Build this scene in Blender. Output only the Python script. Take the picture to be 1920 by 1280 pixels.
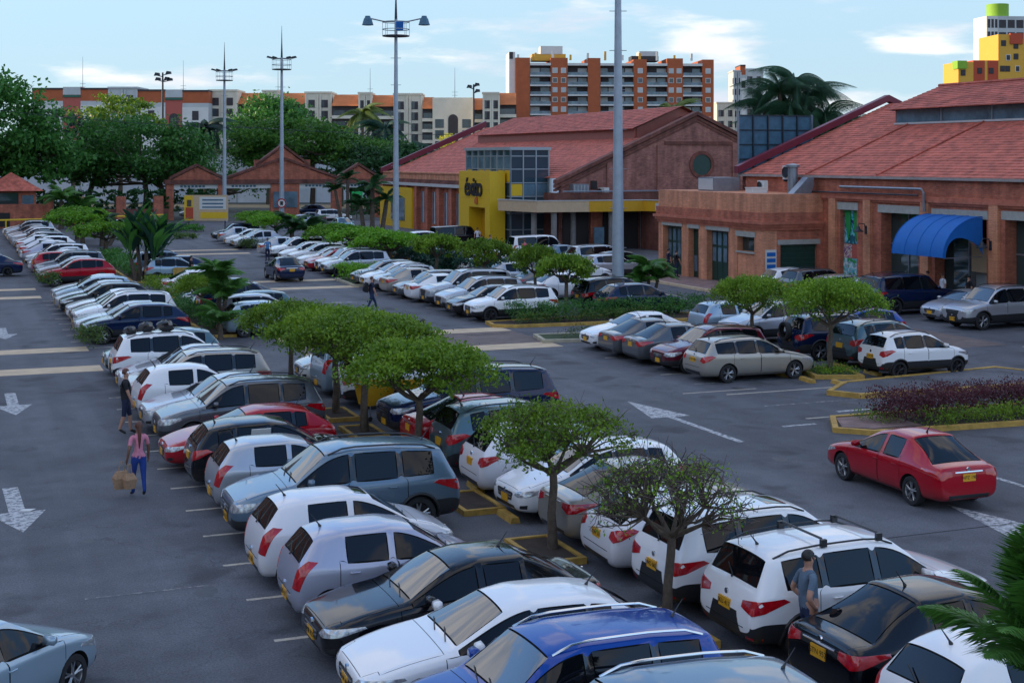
import bpy, bmesh, math, random
import numpy as np
from mathutils import Vector, Matrix, Quaternion
from mathutils.bvhtree import BVHTree

for o in list(bpy.data.objects): bpy.data.objects.remove(o)
SC = bpy.context.scene
COL = SC.collection
rad = math.radians
random.seed(7)

# ------------------------------------------------------------------ camera
H_CAM = 7.5
cam_d = bpy.data.cameras.new('camera'); cam = bpy.data.objects.new('camera', cam_d); COL.objects.link(cam)
cam.location = (0, 0, H_CAM); cam.rotation_euler = (rad(90), 0, 0)
cam_d.lens = 50; cam_d.sensor_width = 36; cam_d.shift_y = -0.178
cam_d.clip_start = 0.3; cam_d.clip_end = 6000
SC.camera = cam
SC.render.resolution_x = 1024; SC.render.resolution_y = 682

# ------------------------------------------------------------------ world, sun, exposure
SUN_AZ = -78.0      # degrees from +Y, negative = left of the view
SUN_EL = 12.0
w = bpy.data.worlds.new('World'); SC.world = w; w.use_nodes = True
nt = w.node_tree; nt.nodes.clear()
def N(t, **k):
    n = nt.nodes.new(t)
    for a, b in k.items(): setattr(n, a, b)
    return n
out = N('ShaderNodeOutputWorld'); bg = N('ShaderNodeBackground'); bg.inputs[1].default_value = 0.15
sky = N('ShaderNodeTexSky', sky_type='NISHITA'); sky.sun_disc = False
sky.sun_elevation = rad(SUN_EL); sky.sun_rotation = rad(SUN_AZ); sky.altitude = 900
sky.air_density = 1.0; sky.dust_density = 0.15; sky.ozone_density = 3.0
tc = N('ShaderNodeTexCoord'); sep = N('ShaderNodeSeparateXYZ')
nt.links.new(tc.outputs['Generated'], sep.inputs[0])
def M2(op, a, b=None, c=None):
    n = N('ShaderNodeMath', operation=op)
    for i, x in enumerate((a, b, c)):
        if x is None: continue
        if hasattr(x, 'is_output'): nt.links.new(x, n.inputs[i])
        else: n.inputs[i].default_value = x
    return n.outputs[0]
# clouds live on a flat layer overhead: direction divided by height
zz = M2('MAXIMUM', sep.outputs[2], 0.0)
den = M2('ADD', zz, 0.10)
cx = M2('DIVIDE', sep.outputs[0], den); cy = M2('DIVIDE', sep.outputs[1], den)
cmb = N('ShaderNodeCombineXYZ'); nt.links.new(cx, cmb.inputs[0]); nt.links.new(cy, cmb.inputs[1])
cmb.inputs[2].default_value = 3.0
st = N('ShaderNodeMapping'); st.inputs['Rotation'].default_value = (0, 0, rad(35)); st.inputs['Scale'].default_value = (1.0, 0.35, 1)
nt.links.new(cmb.outputs[0], st.inputs[0])
n1 = N('ShaderNodeTexNoise'); n1.inputs['Scale'].default_value = 3.2; n1.inputs['Detail'].default_value = 9; n1.inputs['Roughness'].default_value = 0.56
nt.links.new(st.outputs[0], n1.inputs['Vector'])
# heaped clouds low over the horizon, sampled on the direction itself
mp = N('ShaderNodeMapping'); mp.inputs['Scale'].default_value = (7.0, 7.0, 34.0); mp.inputs['Location'].default_value = (4.3, 1.7, 0.35)
nt.links.new(tc.outputs['Generated'], mp.inputs[0])
n2 = N('ShaderNodeTexNoise'); n2.inputs['Scale'].default_value = 1.0; n2.inputs['Detail'].default_value = 8; n2.inputs['Roughness'].default_value = 0.55
nt.links.new(mp.outputs[0], n2.inputs['Vector'])
def ramp(val, a, b):
    n = N('ShaderNodeMapRange'); n.interpolation_type = 'SMOOTHSTEP'
    nt.links.new(val, n.inputs[0]); n.inputs[1].default_value = a; n.inputs[2].default_value = b
    return n.outputs[0]
hi = M2('MULTIPLY', ramp(n1.outputs[0], 0.465, 0.535), ramp(sep.outputs[2], 0.10, 0.26))
# bank on the right-hand side: threshold falls towards +X and towards the horizon
side = ramp(sep.outputs[0], -0.10, 0.16)
lowm = M2('SUBTRACT', 1.0, ramp(sep.outputs[2], 0.055, 0.13))
lowv = M2('ADD', n2.outputs[0], M2('MULTIPLY', M2('MULTIPLY', side, lowm), 0.155))
lo = M2('MULTIPLY', ramp(lowv, 0.54, 0.72), M2('SUBTRACT', 1.0, ramp(sep.outputs[2], 0.12, 0.22)))
cl = M2('MAXIMUM', M2('MULTIPLY', hi, 0.85), M2('MULTIPLY', lo, 0.9))
# cloud tint: bright tops, mauve-grey bodies
tint = N('ShaderNodeMixRGB'); tint.inputs[1].default_value = (1.75, 1.85, 2.1, 1); tint.inputs[2].default_value = (3.0, 2.82, 2.62, 1)
mp3 = N('ShaderNodeMapping'); mp3.inputs['Scale'].default_value = (9, 9, 26)
nt.links.new(tc.outputs['Generated'], mp3.inputs[0])
n3 = N('ShaderNodeTexNoise'); n3.inputs['Scale'].default_value = 1.3; n3.inputs['Detail'].default_value = 5
nt.links.new(mp3.outputs[0], n3.inputs['Vector'])
nt.links.new(ramp(n3.outputs[0], 0.35, 0.68), tint.inputs[0])
# thin veil that whitens the air near the horizon
wb = N('ShaderNodeMixRGB'); wb.blend_type = 'MULTIPLY'; wb.inputs[0].default_value = 1; wb.inputs[2].default_value = (0.98, 1.02, 1.08, 1); nt.links.new(sky.outputs[0], wb.inputs[1])
veil = N('ShaderNodeMixRGB'); nt.links.new(wb.outputs[0], veil.inputs[1]); veil.inputs[2].default_value = (1.10, 1.52, 1.82, 1)
nt.links.new(M2('SUBTRACT', 0.93, M2('MULTIPLY', ramp(sep.outputs[2], 0.04, 0.50), 0.86)), veil.inputs[0])
mx = N('ShaderNodeMixRGB'); nt.links.new(cl, mx.inputs[0]); nt.links.new(veil.outputs[0], mx.inputs[1]); nt.links.new(tint.outputs[0], mx.inputs[2])
nt.links.new(mx.outputs[0], bg.inputs[0]); nt.links.new(bg.outputs[0], out.inputs[0])

sd = bpy.data.lights.new('sun', 'SUN'); sun = bpy.data.objects.new('sun', sd); COL.objects.link(sun)
sd.energy = 2.1; sd.angle = rad(0.6); sd.color = (1.0, 0.78, 0.50)
az, el = rad(SUN_AZ), rad(SUN_EL)
to_sun = Vector((math.sin(az) * math.cos(el), math.cos(az) * math.cos(el), math.sin(el)))
sun.rotation_euler = to_sun.to_track_quat('Z', 'Y').to_euler()
SC.view_settings.view_transform = 'Standard'; SC.view_settings.look = 'None'
SC.view_settings.exposure = 1.62; SC.view_settings.gamma = 1; SC.view_settings.use_curve_mapping = False

# ------------------------------------------------------------------ lot frame: u across the rows, v along them
TH = rad(21.7); CT, ST = math.cos(TH), math.sin(TH)
def W(u, v, z=0): return Vector((u * CT - v * ST, u * ST + v * CT, z))

# ------------------------------------------------------------------ materials
MATS = {}
def newmat(name):
    m = bpy.data.materials.new(name); m.use_nodes = True
    b = m.node_tree.nodes['Principled BSDF']; return m, m.node_tree, b
def mat(name, col, rough=0.6, metal=0.0, var=0.0, vscale=3.0, bump=0.0, bscale=40, coat=0.0, ior=None, emit=None, spec=None):
    if name in MATS: return MATS[name]
    m, t, b = newmat(name)
    c = (*col, 1)
    b.inputs['Base Color'].default_value = c; b.inputs['Roughness'].default_value = rough; b.inputs['Metallic'].default_value = metal
    if coat: b.inputs['Coat Weight'].default_value = coat; b.inputs['Coat Roughness'].default_value = 0.03
    if ior: b.inputs['IOR'].default_value = ior
    if spec is not None: b.inputs['Specular IOR Level'].default_value = spec
    co = t.nodes.new('ShaderNodeTexCoord')
    if var:
        n = t.nodes.new('ShaderNodeTexNoise'); n.inputs['Scale'].default_value = vscale; n.inputs['Detail'].default_value = 6; n.inputs['Roughness'].default_value = 0.65
        t.links.new(co.outputs['Object'], n.inputs['Vector'])
        r = t.nodes.new('ShaderNodeMapRange'); r.inputs[1].default_value = 0.3; r.inputs[2].default_value = 0.7; r.inputs[3].default_value = 1 - var; r.inputs[4].default_value = 1 + var
        t.links.new(n.outputs[0], r.inputs[0])
        mx = t.nodes.new('ShaderNodeMixRGB'); mx.blend_type = 'MULTIPLY'; mx.inputs[0].default_value = 1; mx.inputs[1].default_value = c
        t.links.new(r.outputs[0], mx.inputs[2]); t.links.new(mx.outputs[0], b.inputs['Base Color'])
    if bump:
        n = t.nodes.new('ShaderNodeTexNoise'); n.inputs['Scale'].default_value = bscale; n.inputs['Detail'].default_value = 4
        t.links.new(co.outputs['Object'], n.inputs['Vector'])
        bp = t.nodes.new('ShaderNodeBump'); bp.inputs['Strength'].default_value = bump; bp.inputs['Distance'].default_value = 0.02
        t.links.new(n.outputs[0], bp.inputs['Height']); t.links.new(bp.outputs[0], b.inputs['Normal'])
    MATS[name] = m; return m

def brickmat(name, c1, c2, mortar, bw=0.25, rh=0.075, dirt=0.35):
    m, t, b = newmat(name)
    b.inputs['Roughness'].default_value = 0.85
    co = t.nodes.new('ShaderNodeTexCoord'); s = t.nodes.new('ShaderNodeSeparateXYZ'); t.links.new(co.outputs['Object'], s.inputs[0])
    a = t.nodes.new('ShaderNodeMath'); a.operation = 'ADD'; t.links.new(s.outputs[0], a.inputs[0]); t.links.new(s.outputs[1], a.inputs[1])
    cm = t.nodes.new('ShaderNodeCombineXYZ'); t.links.new(a.outputs[0], cm.inputs[0]); t.links.new(s.outputs[2], cm.inputs[1])
    br = t.nodes.new('ShaderNodeTexBrick'); t.links.new(cm.outputs[0], br.inputs['Vector'])
    br.inputs['Color1'].default_value = (*c1, 1); br.inputs['Color2'].default_value = (*c2, 1); br.inputs['Mortar'].default_value = (*mortar, 1)
    br.inputs['Scale'].default_value = 1; br.inputs['Mortar Size'].default_value = 0.009; br.inputs['Brick Width'].default_value = bw; br.inputs['Row Height'].default_value = rh
    n = t.nodes.new('ShaderNodeTexNoise'); n.inputs['Scale'].default_value = 0.9; n.inputs['Detail'].default_value = 8; n.inputs['Roughness'].default_value = 0.7
    t.links.new(co.outputs['Object'], n.inputs['Vector'])
    r = t.nodes.new('ShaderNodeMapRange'); r.inputs[1].default_value = 0.35; r.inputs[2].default_value = 0.65; r.inputs[3].default_value = 1 - dirt; r.inputs[4].default_value = 1.12
    t.links.new(n.outputs[0], r.inputs[0])
    ms_ = t.nodes.new('ShaderNodeMapping'); ms_.inputs['Scale'].default_value = (2.2, 2.2, .22); t.links.new(co.outputs['Object'], ms_.inputs[0])
    n2_ = t.nodes.new('ShaderNodeTexNoise'); n2_.inputs['Scale'].default_value = 1.0; n2_.inputs['Detail'].default_value = 6; t.links.new(ms_.outputs[0], n2_.inputs['Vector'])
    r2_ = t.nodes.new('ShaderNodeMapRange'); r2_.inputs[1].default_value = .40; r2_.inputs[2].default_value = .60; r2_.inputs[3].default_value = .84; r2_.inputs[4].default_value = 1.08; t.links.new(n2_.outputs[0], r2_.inputs[0])
    mm_ = t.nodes.new('ShaderNodeMath'); mm_.operation = 'MULTIPLY'; t.links.new(r.outputs[0], mm_.inputs[0]); t.links.new(r2_.outputs[0], mm_.inputs[1])
    mx = t.nodes.new('ShaderNodeMixRGB'); mx.blend_type = 'MULTIPLY'; mx.inputs[0].default_value = 1
    t.links.new(br.outputs[0], mx.inputs[1]); t.links.new(mm_.outputs[0], mx.inputs[2]); t.links.new(mx.outputs[0], b.inputs['Base Color'])
    bp = t.nodes.new('ShaderNodeBump'); bp.inputs['Strength'].default_value = 0.5; bp.inputs['Distance'].default_value = 0.01; bp.invert = True
    t.links.new(br.outputs['Fac'], bp.inputs['Height']); t.links.new(bp.outputs[0], b.inputs['Normal'])
    MATS[name] = m; return m

def leafmat(name, ca, cb, trans=0.35):
    if name in MATS: return MATS[name]
    m, t, b = newmat(name)
    g = t.nodes.new('ShaderNodeNewGeometry'); oi = t.nodes.new('ShaderNodeObjectInfo')
    mx = t.nodes.new('ShaderNodeMixRGB'); mx.inputs[1].default_value = (*ca, 1); mx.inputs[2].default_value = (*cb, 1)
    cn = t.nodes.new('ShaderNodeTexCoord'); nn = t.nodes.new('ShaderNodeTexNoise'); nn.inputs['Scale'].default_value = 0.9; nn.inputs['Detail'].default_value = 4; t.links.new(cn.outputs['Object'], nn.inputs['Vector'])
    rr = t.nodes.new('ShaderNodeMapRange'); rr.inputs[1].default_value = .36; rr.inputs[2].default_value = .64; t.links.new(nn.outputs[0], rr.inputs[0])
    av = t.nodes.new('ShaderNodeMixRGB'); av.inputs[0].default_value = .5; t.links.new(g.outputs['Random Per Island'], av.inputs[1]); t.links.new(rr.outputs[0], av.inputs[2])
    t.links.new(av.outputs[0], mx.inputs[0])
    hs = t.nodes.new('ShaderNodeHueSaturation'); t.links.new(mx.outputs[0], hs.inputs['Color'])
    r = t.nodes.new('ShaderNodeMapRange'); r.inputs[3].default_value = 0.8; r.inputs[4].default_value = 1.2; t.links.new(oi.outputs['Random'], r.inputs[0]); t.links.new(r.outputs[0], hs.inputs['Value'])
    t.links.new(hs.outputs[0], b.inputs['Base Color']); b.inputs['Roughness'].default_value = 0.5
    b.inputs['Specular IOR Level'].default_value = 0.35
    tr = t.nodes.new('ShaderNodeBsdfTranslucent'); t.links.new(hs.outputs[0], tr.inputs[0])
    ms = t.nodes.new('ShaderNodeMixShader'); ms.inputs[0].default_value = trans
    o = t.nodes['Material Output']; t.links.new(b.outputs[0], ms.inputs[1]); t.links.new(tr.outputs[0], ms.inputs[2]); t.links.new(ms.outputs[0], o.inputs[0])
    MATS[name] = m; return m

# ------------------------------------------------------------------ helpers
def link(name, me, m=None, parent=None, loc=(0, 0, 0), rot=(0, 0, 0), smooth=False):
    if m is not None and me is not None and len(me.materials) == 0: me.materials.append(m)
    o = bpy.data.objects.new(name, me); COL.objects.link(o); o.location = loc; o.rotation_euler = rot
    if parent is not None: o.parent = parent
    return o
def tag(o, label=None, cat=None, group=None, kind=None):
    if label: o['label'] = label
    if cat: o['category'] = cat
    if group: o['group'] = group
    if kind: o['kind'] = kind
    return o
def thing(name, label, cat, loc=(0, 0, 0), rotz=0.0, group=None):
    o = bpy.data.objects.new(name, None); COL.objects.link(o); o.location = loc; o.rotation_euler = (0, 0, rotz)
    o.empty_display_size = 0.2
    return tag(o, label, cat, group)
def paint_slot(o, m):
    o.material_slots[0].link = 'OBJECT'; o.material_slots[0].material = m

class MB:
    """collects shapes of ONE part; (x, y) are local coordinates minus off"""
    def __init__(s, off=(0, 0)): s.v = []; s.f = []; s.o = off
    def add(s, vs, fs):
        n = len(s.v); s.v += [(a - s.o[0], b - s.o[1], c) for a, b, c in vs]; s.f += [tuple(n + i for i in f) for f in fs]; return s
    def box(s, x0, x1, y0, y1, z0, z1):
        if x0 > x1: x0, x1 = x1, x0
        if y0 > y1: y0, y1 = y1, y0
        return s.add([(x0,y0,z0),(x1,y0,z0),(x1,y1,z0),(x0,y1,z0),(x0,y0,z1),(x1,y0,z1),(x1,y1,z1),(x0,y1,z1)],
                     [(0,3,2,1),(4,5,6,7),(0,1,5,4),(1,2,6,5),(2,3,7,6),(3,0,4,7)])
    def prism(s, poly, z0, z1):
        n = len(poly)
        a = sum(poly[i][0]*poly[(i+1)%n][1]-poly[(i+1)%n][0]*poly[i][1] for i in range(n))
        if a < 0: poly = poly[::-1]
        return s.add([(x,y,z0) for x,y in poly]+[(x,y,z1) for x,y in poly],
                     [tuple(range(n))[::-1], tuple(range(n,2*n))]+[(i,(i+1)%n,(i+1)%n+n,i+n) for i in range(n)])
    def extr(s, poly, axis, a0, a1):
        """polygon in (h, z), extruded along axis 'x' or 'y'"""
        n = len(poly)
        P = (lambda h, z, a: (a, h, z)) if axis == 'x' else (lambda h, z, a: (h, a, z))
        return s.add([P(h,z,a0) for h,z in poly]+[P(h,z,a1) for h,z in poly],
                     [tuple(range(n)), tuple(range(n,2*n))[::-1]]+[(i,i+n,(i+1)%n+n,(i+1)%n) for i in range(n)])
    def tube(s, pts, r, n=8, cap=True):
        pts = [Vector(p) for p in pts]; rs = r if isinstance(r, (list, tuple)) else [r]*len(pts)
        vs = []; up = Vector((0.13, 0.21, 1)).normalized()
        for i, p in enumerate(pts):
            d = (pts[min(i+1, len(pts)-1)] - pts[max(i-1, 0)])
            if d.length < 1e-6: d = Vector((0,0,1))
            d.normalize(); a = d.cross(up)
            if a.length < 0.05: a = d.cross(Vector((1,0,0)))
            a.normalize(); b = d.cross(a)
            for k in range(n):
                t = 2*math.pi*k/n; q = p + rs[i]*(math.cos(t)*a + math.sin(t)*b); vs.append(tuple(q))
        fs = []
        for i in range(len(pts)-1):
            for k in range(n): fs.append((i*n+k, i*n+(k+1)%n, (i+1)*n+(k+1)%n, (i+1)*n+k))
        if cap: fs.append(tuple(range(n))[::-1]); fs.append(tuple((len(pts)-1)*n+k for k in range(n)))
        return s.add(vs, fs)
    def lathe(s, prof, c, n=16, axis='z'):
        vs = []; m = len(prof)
        for k in range(n):
            t = 2*math.pi*k/n
            for r, h in prof:
                if axis == 'z': vs.append((c[0]+r*math.cos(t), c[1]+r*math.sin(t), c[2]+h))
                else: vs.append((c[0]+r*math.cos(t), c[1]+h, c[2]+r*math.sin(t)))
        fs = [(k*m+i, ((k+1)%n)*m+i, ((k+1)%n)*m+i+1, k*m+i+1) for k in range(n) for i in range(m-1)]
        return s.add(vs, fs)
    def mesh(s, name, smooth=False, sharp=35):
        me = bpy.data.meshes.new(name); me.from_pydata(s.v, [], s.f); me.update()
        bm = bmesh.new(); bm.from_mesh(me); bmesh.ops.recalc_face_normals(bm, faces=bm.faces); bm.to_mesh(me); bm.free()
        if smooth:
            me.polygons.foreach_set('use_smooth', [True]*len(me.polygons)); me.set_sharp_from_angle(angle=rad(sharp))
        return me
    def build(s, name, m, parent=None, smooth=False, loc=(0,0,0), rot=(0,0,0)):
        return link(name, s.mesh(name, smooth), m, parent, loc, rot)

def hexcol(h):
    h = h.lstrip('#'); c = [int(h[i:i+2], 16)/255 for i in (0,2,4)]
    return tuple((x/12.92 if x < 0.04045 else ((x+0.055)/1.055)**2.4) for x in c)
# ------------------------------------------------------------------ common materials
mat('glass', (0.004, 0.005, 0.008), 0.02, ior=1.40)
mat('windscreen', (0.03, 0.033, 0.036), 0.02, ior=2.3)
mat('rubber', (0.018, 0.018, 0.02), 0.75, bump=0.3, bscale=60)
mat('black_plastic', (0.022, 0.023, 0.026), 0.45)
mat('gloss_black', (0.006, 0.006, 0.008), 0.1, coat=0.5)
mat('rim_silver', (0.42, 0.43, 0.45), 0.3, 0.85)
mat('rim_dark', (0.03, 0.03, 0.035), 0.35, 0.5)
mat('chrome', (0.7, 0.7, 0.72), 0.12, 1.0)
mat('lamp_red', (0.42, 0.006, 0.012), 0.12, coat=1.0, var=0.35, vscale=9)
mat('lamp_clear', (0.42, 0.44, 0.46), 0.08, 0.35, coat=1.0, var=0.6, vscale=14)
mat('lamp_white', (0.7, 0.68, 0.66), 0.12, coat=1.0)
mat('plate_yellow', (0.72, 0.36, 0.02), 0.4)
mat('ink', (0.01, 0.01, 0.012), 0.5)
mat('interior', (0.008, 0.008, 0.009), 0.9)
PAINT = {}
def paint(name, col, metal=0.0, rough=0.28):
    m, t, b = newmat('paint_' + name)
    b.inputs['Metallic'].default_value = metal; b.inputs['Roughness'].default_value = rough
    b.inputs['Coat Weight'].default_value = 1; b.inputs['Coat Roughness'].default_value = 0.035; b.inputs['Coat IOR'].default_value = 1.45; b.inputs['Specular IOR Level'].default_value = 0.08
    # road film: dustier low on the body, faint mottling everywhere
    co = t.nodes.new('ShaderNodeTexCoord'); n = t.nodes.new('ShaderNodeTexNoise'); n.inputs['Scale'].default_value = 2.2; n.inputs['Detail'].default_value = 7
    t.links.new(co.outputs['Object'], n.inputs['Vector'])
    s = t.nodes.new('ShaderNodeSeparateXYZ'); t.links.new(co.outputs['Object'], s.inputs[0])
    r = t.nodes.new('ShaderNodeMapRange'); r.inputs[1].default_value = 0.6; r.inputs[2].default_value = 0.2; r.inputs[3].default_value = 0.0; r.inputs[4].default_value = 0.45
    t.links.new(s.outputs[2], r.inputs[0])
    k = t.nodes.new('ShaderNodeMath'); k.operation = 'MULTIPLY'; t.links.new(r.outputs[0], k.inputs[0]); t.links.new(n.outputs[0], k.inputs[1])
    mx = t.nodes.new('ShaderNodeMixRGB'); mx.inputs[1].default_value = (*col, 1); mx.inputs[2].default_value = (0.16, 0.14, 0.12, 1)
    t.links.new(k.outputs[0], mx.inputs[0]); t.links.new(mx.outputs[0], b.inputs['Base Color'])
    r2 = t.nodes.new('ShaderNodeMapRange'); r2.inputs[1].default_value = 0.35; r2.inputs[2].default_value = 0.7; r2.inputs[3].default_value = 0.02; r2.inputs[4].default_value = 0.10
    t.links.new(n.outputs[0], r2.inputs[0]); t.links.new(r2.outputs[0], b.inputs['Coat Roughness'])
    PAINT[name] = m
paint('white', (0.84, 0.84, 0.85)); paint('pearl', (0.74, 0.73, 0.76)); paint('silver', (0.46, 0.48, 0.52), 0.55, 0.32)
paint('lavender', (0.42, 0.43, 0.53), 0.4, 0.32); paint('champagne', (0.42, 0.38, 0.33), 0.5, 0.34)
paint('grey', (0.12, 0.13, 0.145), 0.5, 0.3); paint('steel', (0.13, 0.20, 0.27), 0.5, 0.3); paint('teal', (0.10, 0.17, 0.19), 0.5, 0.3)
paint('black', (0.003, 0.0035, 0.006), 0.0, 0.25); paint('navy', (0.004, 0.014, 0.055), 0.1, 0.25); paint('blue', (0.001, 0.050, 0.30), 0.1, 0.3)
paint('lightblue', (0.22, 0.42, 0.52), 0.4, 0.3); paint('red', (0.40, 0.002, 0.014), 0.1, 0.35); paint('maroon', (0.13, 0.006, 0.02), 0.4, 0.25)
paint('paleblue', (0.33, 0.44, 0.53), 0.45, 0.3)

# ------------------------------------------------------------------ cars
# L length, Wd width, H height, zB belt, zh hood at cowl, zn nose top, xc cowl, xf roof front, xb B post, xq rear edge of side glass,
# xr roof rear, xg foot of rear glass, zg its height, zt deck height, wr half roof width factor, R wheel radius, ax front/rear axles
TYPES = {
 'hatch': dict(L=4.05, Wd=1.76, H=1.49, zB=0.95, zh=0.98, zn=0.72, xc=0.98, xf=0.22, xb=-0.22, xc2=-1.02, xq=-1.42, xr=-1.60, xg=-1.88, zg=1.04, zt=0.94, wr=0.70, R=0.31, af=1.28, ar=-1.28, lights='hatch'),
 'mini':  dict(L=3.60, Wd=1.62, H=1.51, zB=0.98, zh=1.00, zn=0.74, xc=0.98, xf=0.26, xb=-0.16, xc2=-0.98, xq=-1.28, xr=-1.42, xg=-1.68, zg=1.04, zt=0.96, wr=0.70, R=0.295, noq=True, af=1.16, ar=-1.18, lights='tall'),
 'sport': dict(L=4.45, Wd=1.80, H=1.45, zB=0.93, zh=0.96, zn=0.69, xc=0.98, xf=0.16, xb=-0.24, xc2=-1.05, xq=-1.40, xr=-1.50, xg=-2.02, zg=1.02, zt=0.94, wr=0.68, R=0.32, af=1.38, ar=-1.34, lights='hatch'),
 'sedan': dict(L=4.50, Wd=1.78, H=1.47, zB=0.93, zh=0.97, zn=0.71, xc=1.02, xf=0.22, xb=-0.20, xc2=-0.92, xq=-1.26, xr=-0.98, xg=-1.84, zg=1.00, zt=0.985, wr=0.67, noq=True, R=0.325, af=1.36, ar=-1.32, lights='sedan'),
 'suv':   dict(L=4.45, Wd=1.84, H=1.67, zB=1.05, zh=1.08, zn=0.84, xc=1.12, xf=0.44, xb=-0.04, xc2=-0.98, xq=-1.66, xr=-1.86, xg=-2.06, zg=1.14, zt=1.02, wr=0.73, R=0.35, af=1.36, ar=-1.34, lights='suv', clad=True, rails=True),
 'bigsuv':dict(L=4.85, Wd=1.92, H=1.84, zB=1.14, zh=1.18, zn=0.95, xc=1.20, xf=0.58, xb=0.04, xc2=-0.96, xq=-1.90, xr=-2.10, xg=-2.28, zg=1.24, zt=1.12, wr=0.76, R=0.39, af=1.48, ar=-1.44, lights='suv', clad=True, rails=True),
 'wagon': dict(L=4.45, Wd=1.72, H=1.47, zB=0.93, zh=0.96, zn=0.70, xc=1.04, xf=0.34, xb=-0.12, xc2=-0.92, xq=-1.70, xr=-1.78, xg=-2.06, zg=0.98, zt=0.90, wr=0.70, R=0.31, af=1.32, ar=-1.28, lights='hatch', rails=True),
 'van':   dict(L=4.60, Wd=1.76, H=1.92, zB=1.10, zh=1.16, zn=0.95, xc=1.62, xf=1.05, xb=0.50, xc2=-0.45, xq=-1.95, xr=-2.12, xg=-2.22, zg=1.20, zt=1.10, wr=0.80, R=0.31, af=1.50, ar=-1.30, lights='tall'),
 'crossover': dict(L=4.40, Wd=1.80, H=1.57, zB=1.02, zh=1.03, zn=0.80, xc=1.02, xf=0.26, xb=-0.18, xc2=-1.04, xq=-1.44, xr=-1.56, xg=-2.00, zg=1.12, zt=1.02, wr=0.70, R=0.345, af=1.36, ar=-1.32, lights='suv', clad=True),
 'cuv':   dict(L=3.70, Wd=1.66, H=1.54, zB=1.00, zh=1.04, zn=0.82, xc=1.00, xf=0.30, xb=-0.12, xc2=-0.96, xq=-1.32, xr=-1.52, xg=-1.74, zg=1.08, zt=0.98, wr=0.71, R=0.31, af=1.22, ar=-1.20, lights='hatch', clad=True, rails=True),
}
BODY, SIDE, WS, RG, DF, DR, HOOD, GATE, CLAD, ARCH, POST = range(11)
SLOTS = ['body', 'side_glass', 'windshield', 'rear_glass', 'door_front', 'door_rear', 'hood', 'tailgate', 'clad', 'arch', 'post']

def car_cage(T):
    L, w = T['L']/2, T['Wd']/2 * 1.015
    H, zB, clad = T['H'], T['zB'], T.get('clad')
    lift = 0.06 if clad else 0.0
    S = []   # x, pf, zl, zb, zc, green?
    zn, zh, zt = T['zn'], T['zh'], T['zt']
    S.append((L,        .64, .33+lift, zn-.13, zn-.09, 0))
    S.append((L-.05,    .83, .24+lift, zn-.06, zn-.01, 0))
    S.append((L-.24,    .935,.20+lift, zn,     zn+.055, 0))
    xm = (L-.24+T['xc'])/2 + .06
    S.append((xm,       .985,.19+lift, (zn+T['zB'])/2+.015, (zn+zh)/2+.055, 0))
    S.append((T['xc']+.02, 1.0, .18+lift, zB-.03, zh, 0))
    S.append((T['xc']-.08, 1.0, .18+lift, zB-.025, zh+.03, 0))
    S.append((T['xf'],  1.0, .18+lift, zB,     H-.078, 1))
    S.append((T['xb']+.045, 1.0, .18+lift, zB+.005, H-.008, 1))
    S.append((T['xb']-.045, 1.0, .18+lift, zB+.008, H-.004, 1))
    S.append((T['xc2']+.04, 1.0, .18+lift, zB+.02,  H-.014, 1))
    S.append((T['xc2']-.04, 1.0, .18+lift, zB+.025, H-.022, 1))
    if T['lights'] == 'sedan':
        S.append((T['xr'], .995, .18+lift, zB+.03, H-.05, 1))
        S.append(((T['xr']+T['xg'])/2, .985, .19+lift, zB+.035, (H-.06)*.50+T['zg']*.50+.03, 1))
        S.append((T['xg'], .965, .20+lift, zt-.07, T['zg'], 0))
        S.append((-L+.14,  .92, .23+lift, zt-.07, zt+.0, 0))
        S.append((-L+.03,  .84, .28+lift, zt-.10, zt-.03, 0))
    else:
        S.append((T['xq'], .985,.19+lift, zB+.045, H-.068, 1))
        S.append((T['xr'], .965,.20+lift, zB+.05,  H-.115, 1))
        S.append((T['xg'], .94, .21+lift, T['zg']-.05, T['zg'], 0))
        S.append((-L+.07,  .90, .24+lift, zt-.06, zt-.02, 0))
    S.append((-L, .80, .33+lift, zt-.32, zt-.28, 0))
    rings = []
    for i, (x, pf, zl, zb, zc, g) in enumerate(S):
        ww = w*pf; wr = w*T['wr']
        if g and x < T['xc2']-.1: wr *= .985
        zm = zl + .42*(zb-zl)
        R = [(x,0,zl),(x,.72*ww,zl),(x,.955*ww,zl+.06),(x,1.0*ww,zm),(x,.99*ww,zb-.085),(x,.945*ww,zb)]
        if g: R += [(x,wr,zc-.088),(x,wr-.065,zc-.040),(x,.55*wr,zc-.010),(x,0,zc)]
        else:
            k = zc-zb
            a6, a7 = (.86, .78)
            R += [(x,a6*ww,zb+.45*k),(x,a7*ww,zb+.72*k),(x,.45*ww,zc-.006),(x,0,zc)]
        rings.append(R)
    return S, rings

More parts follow.
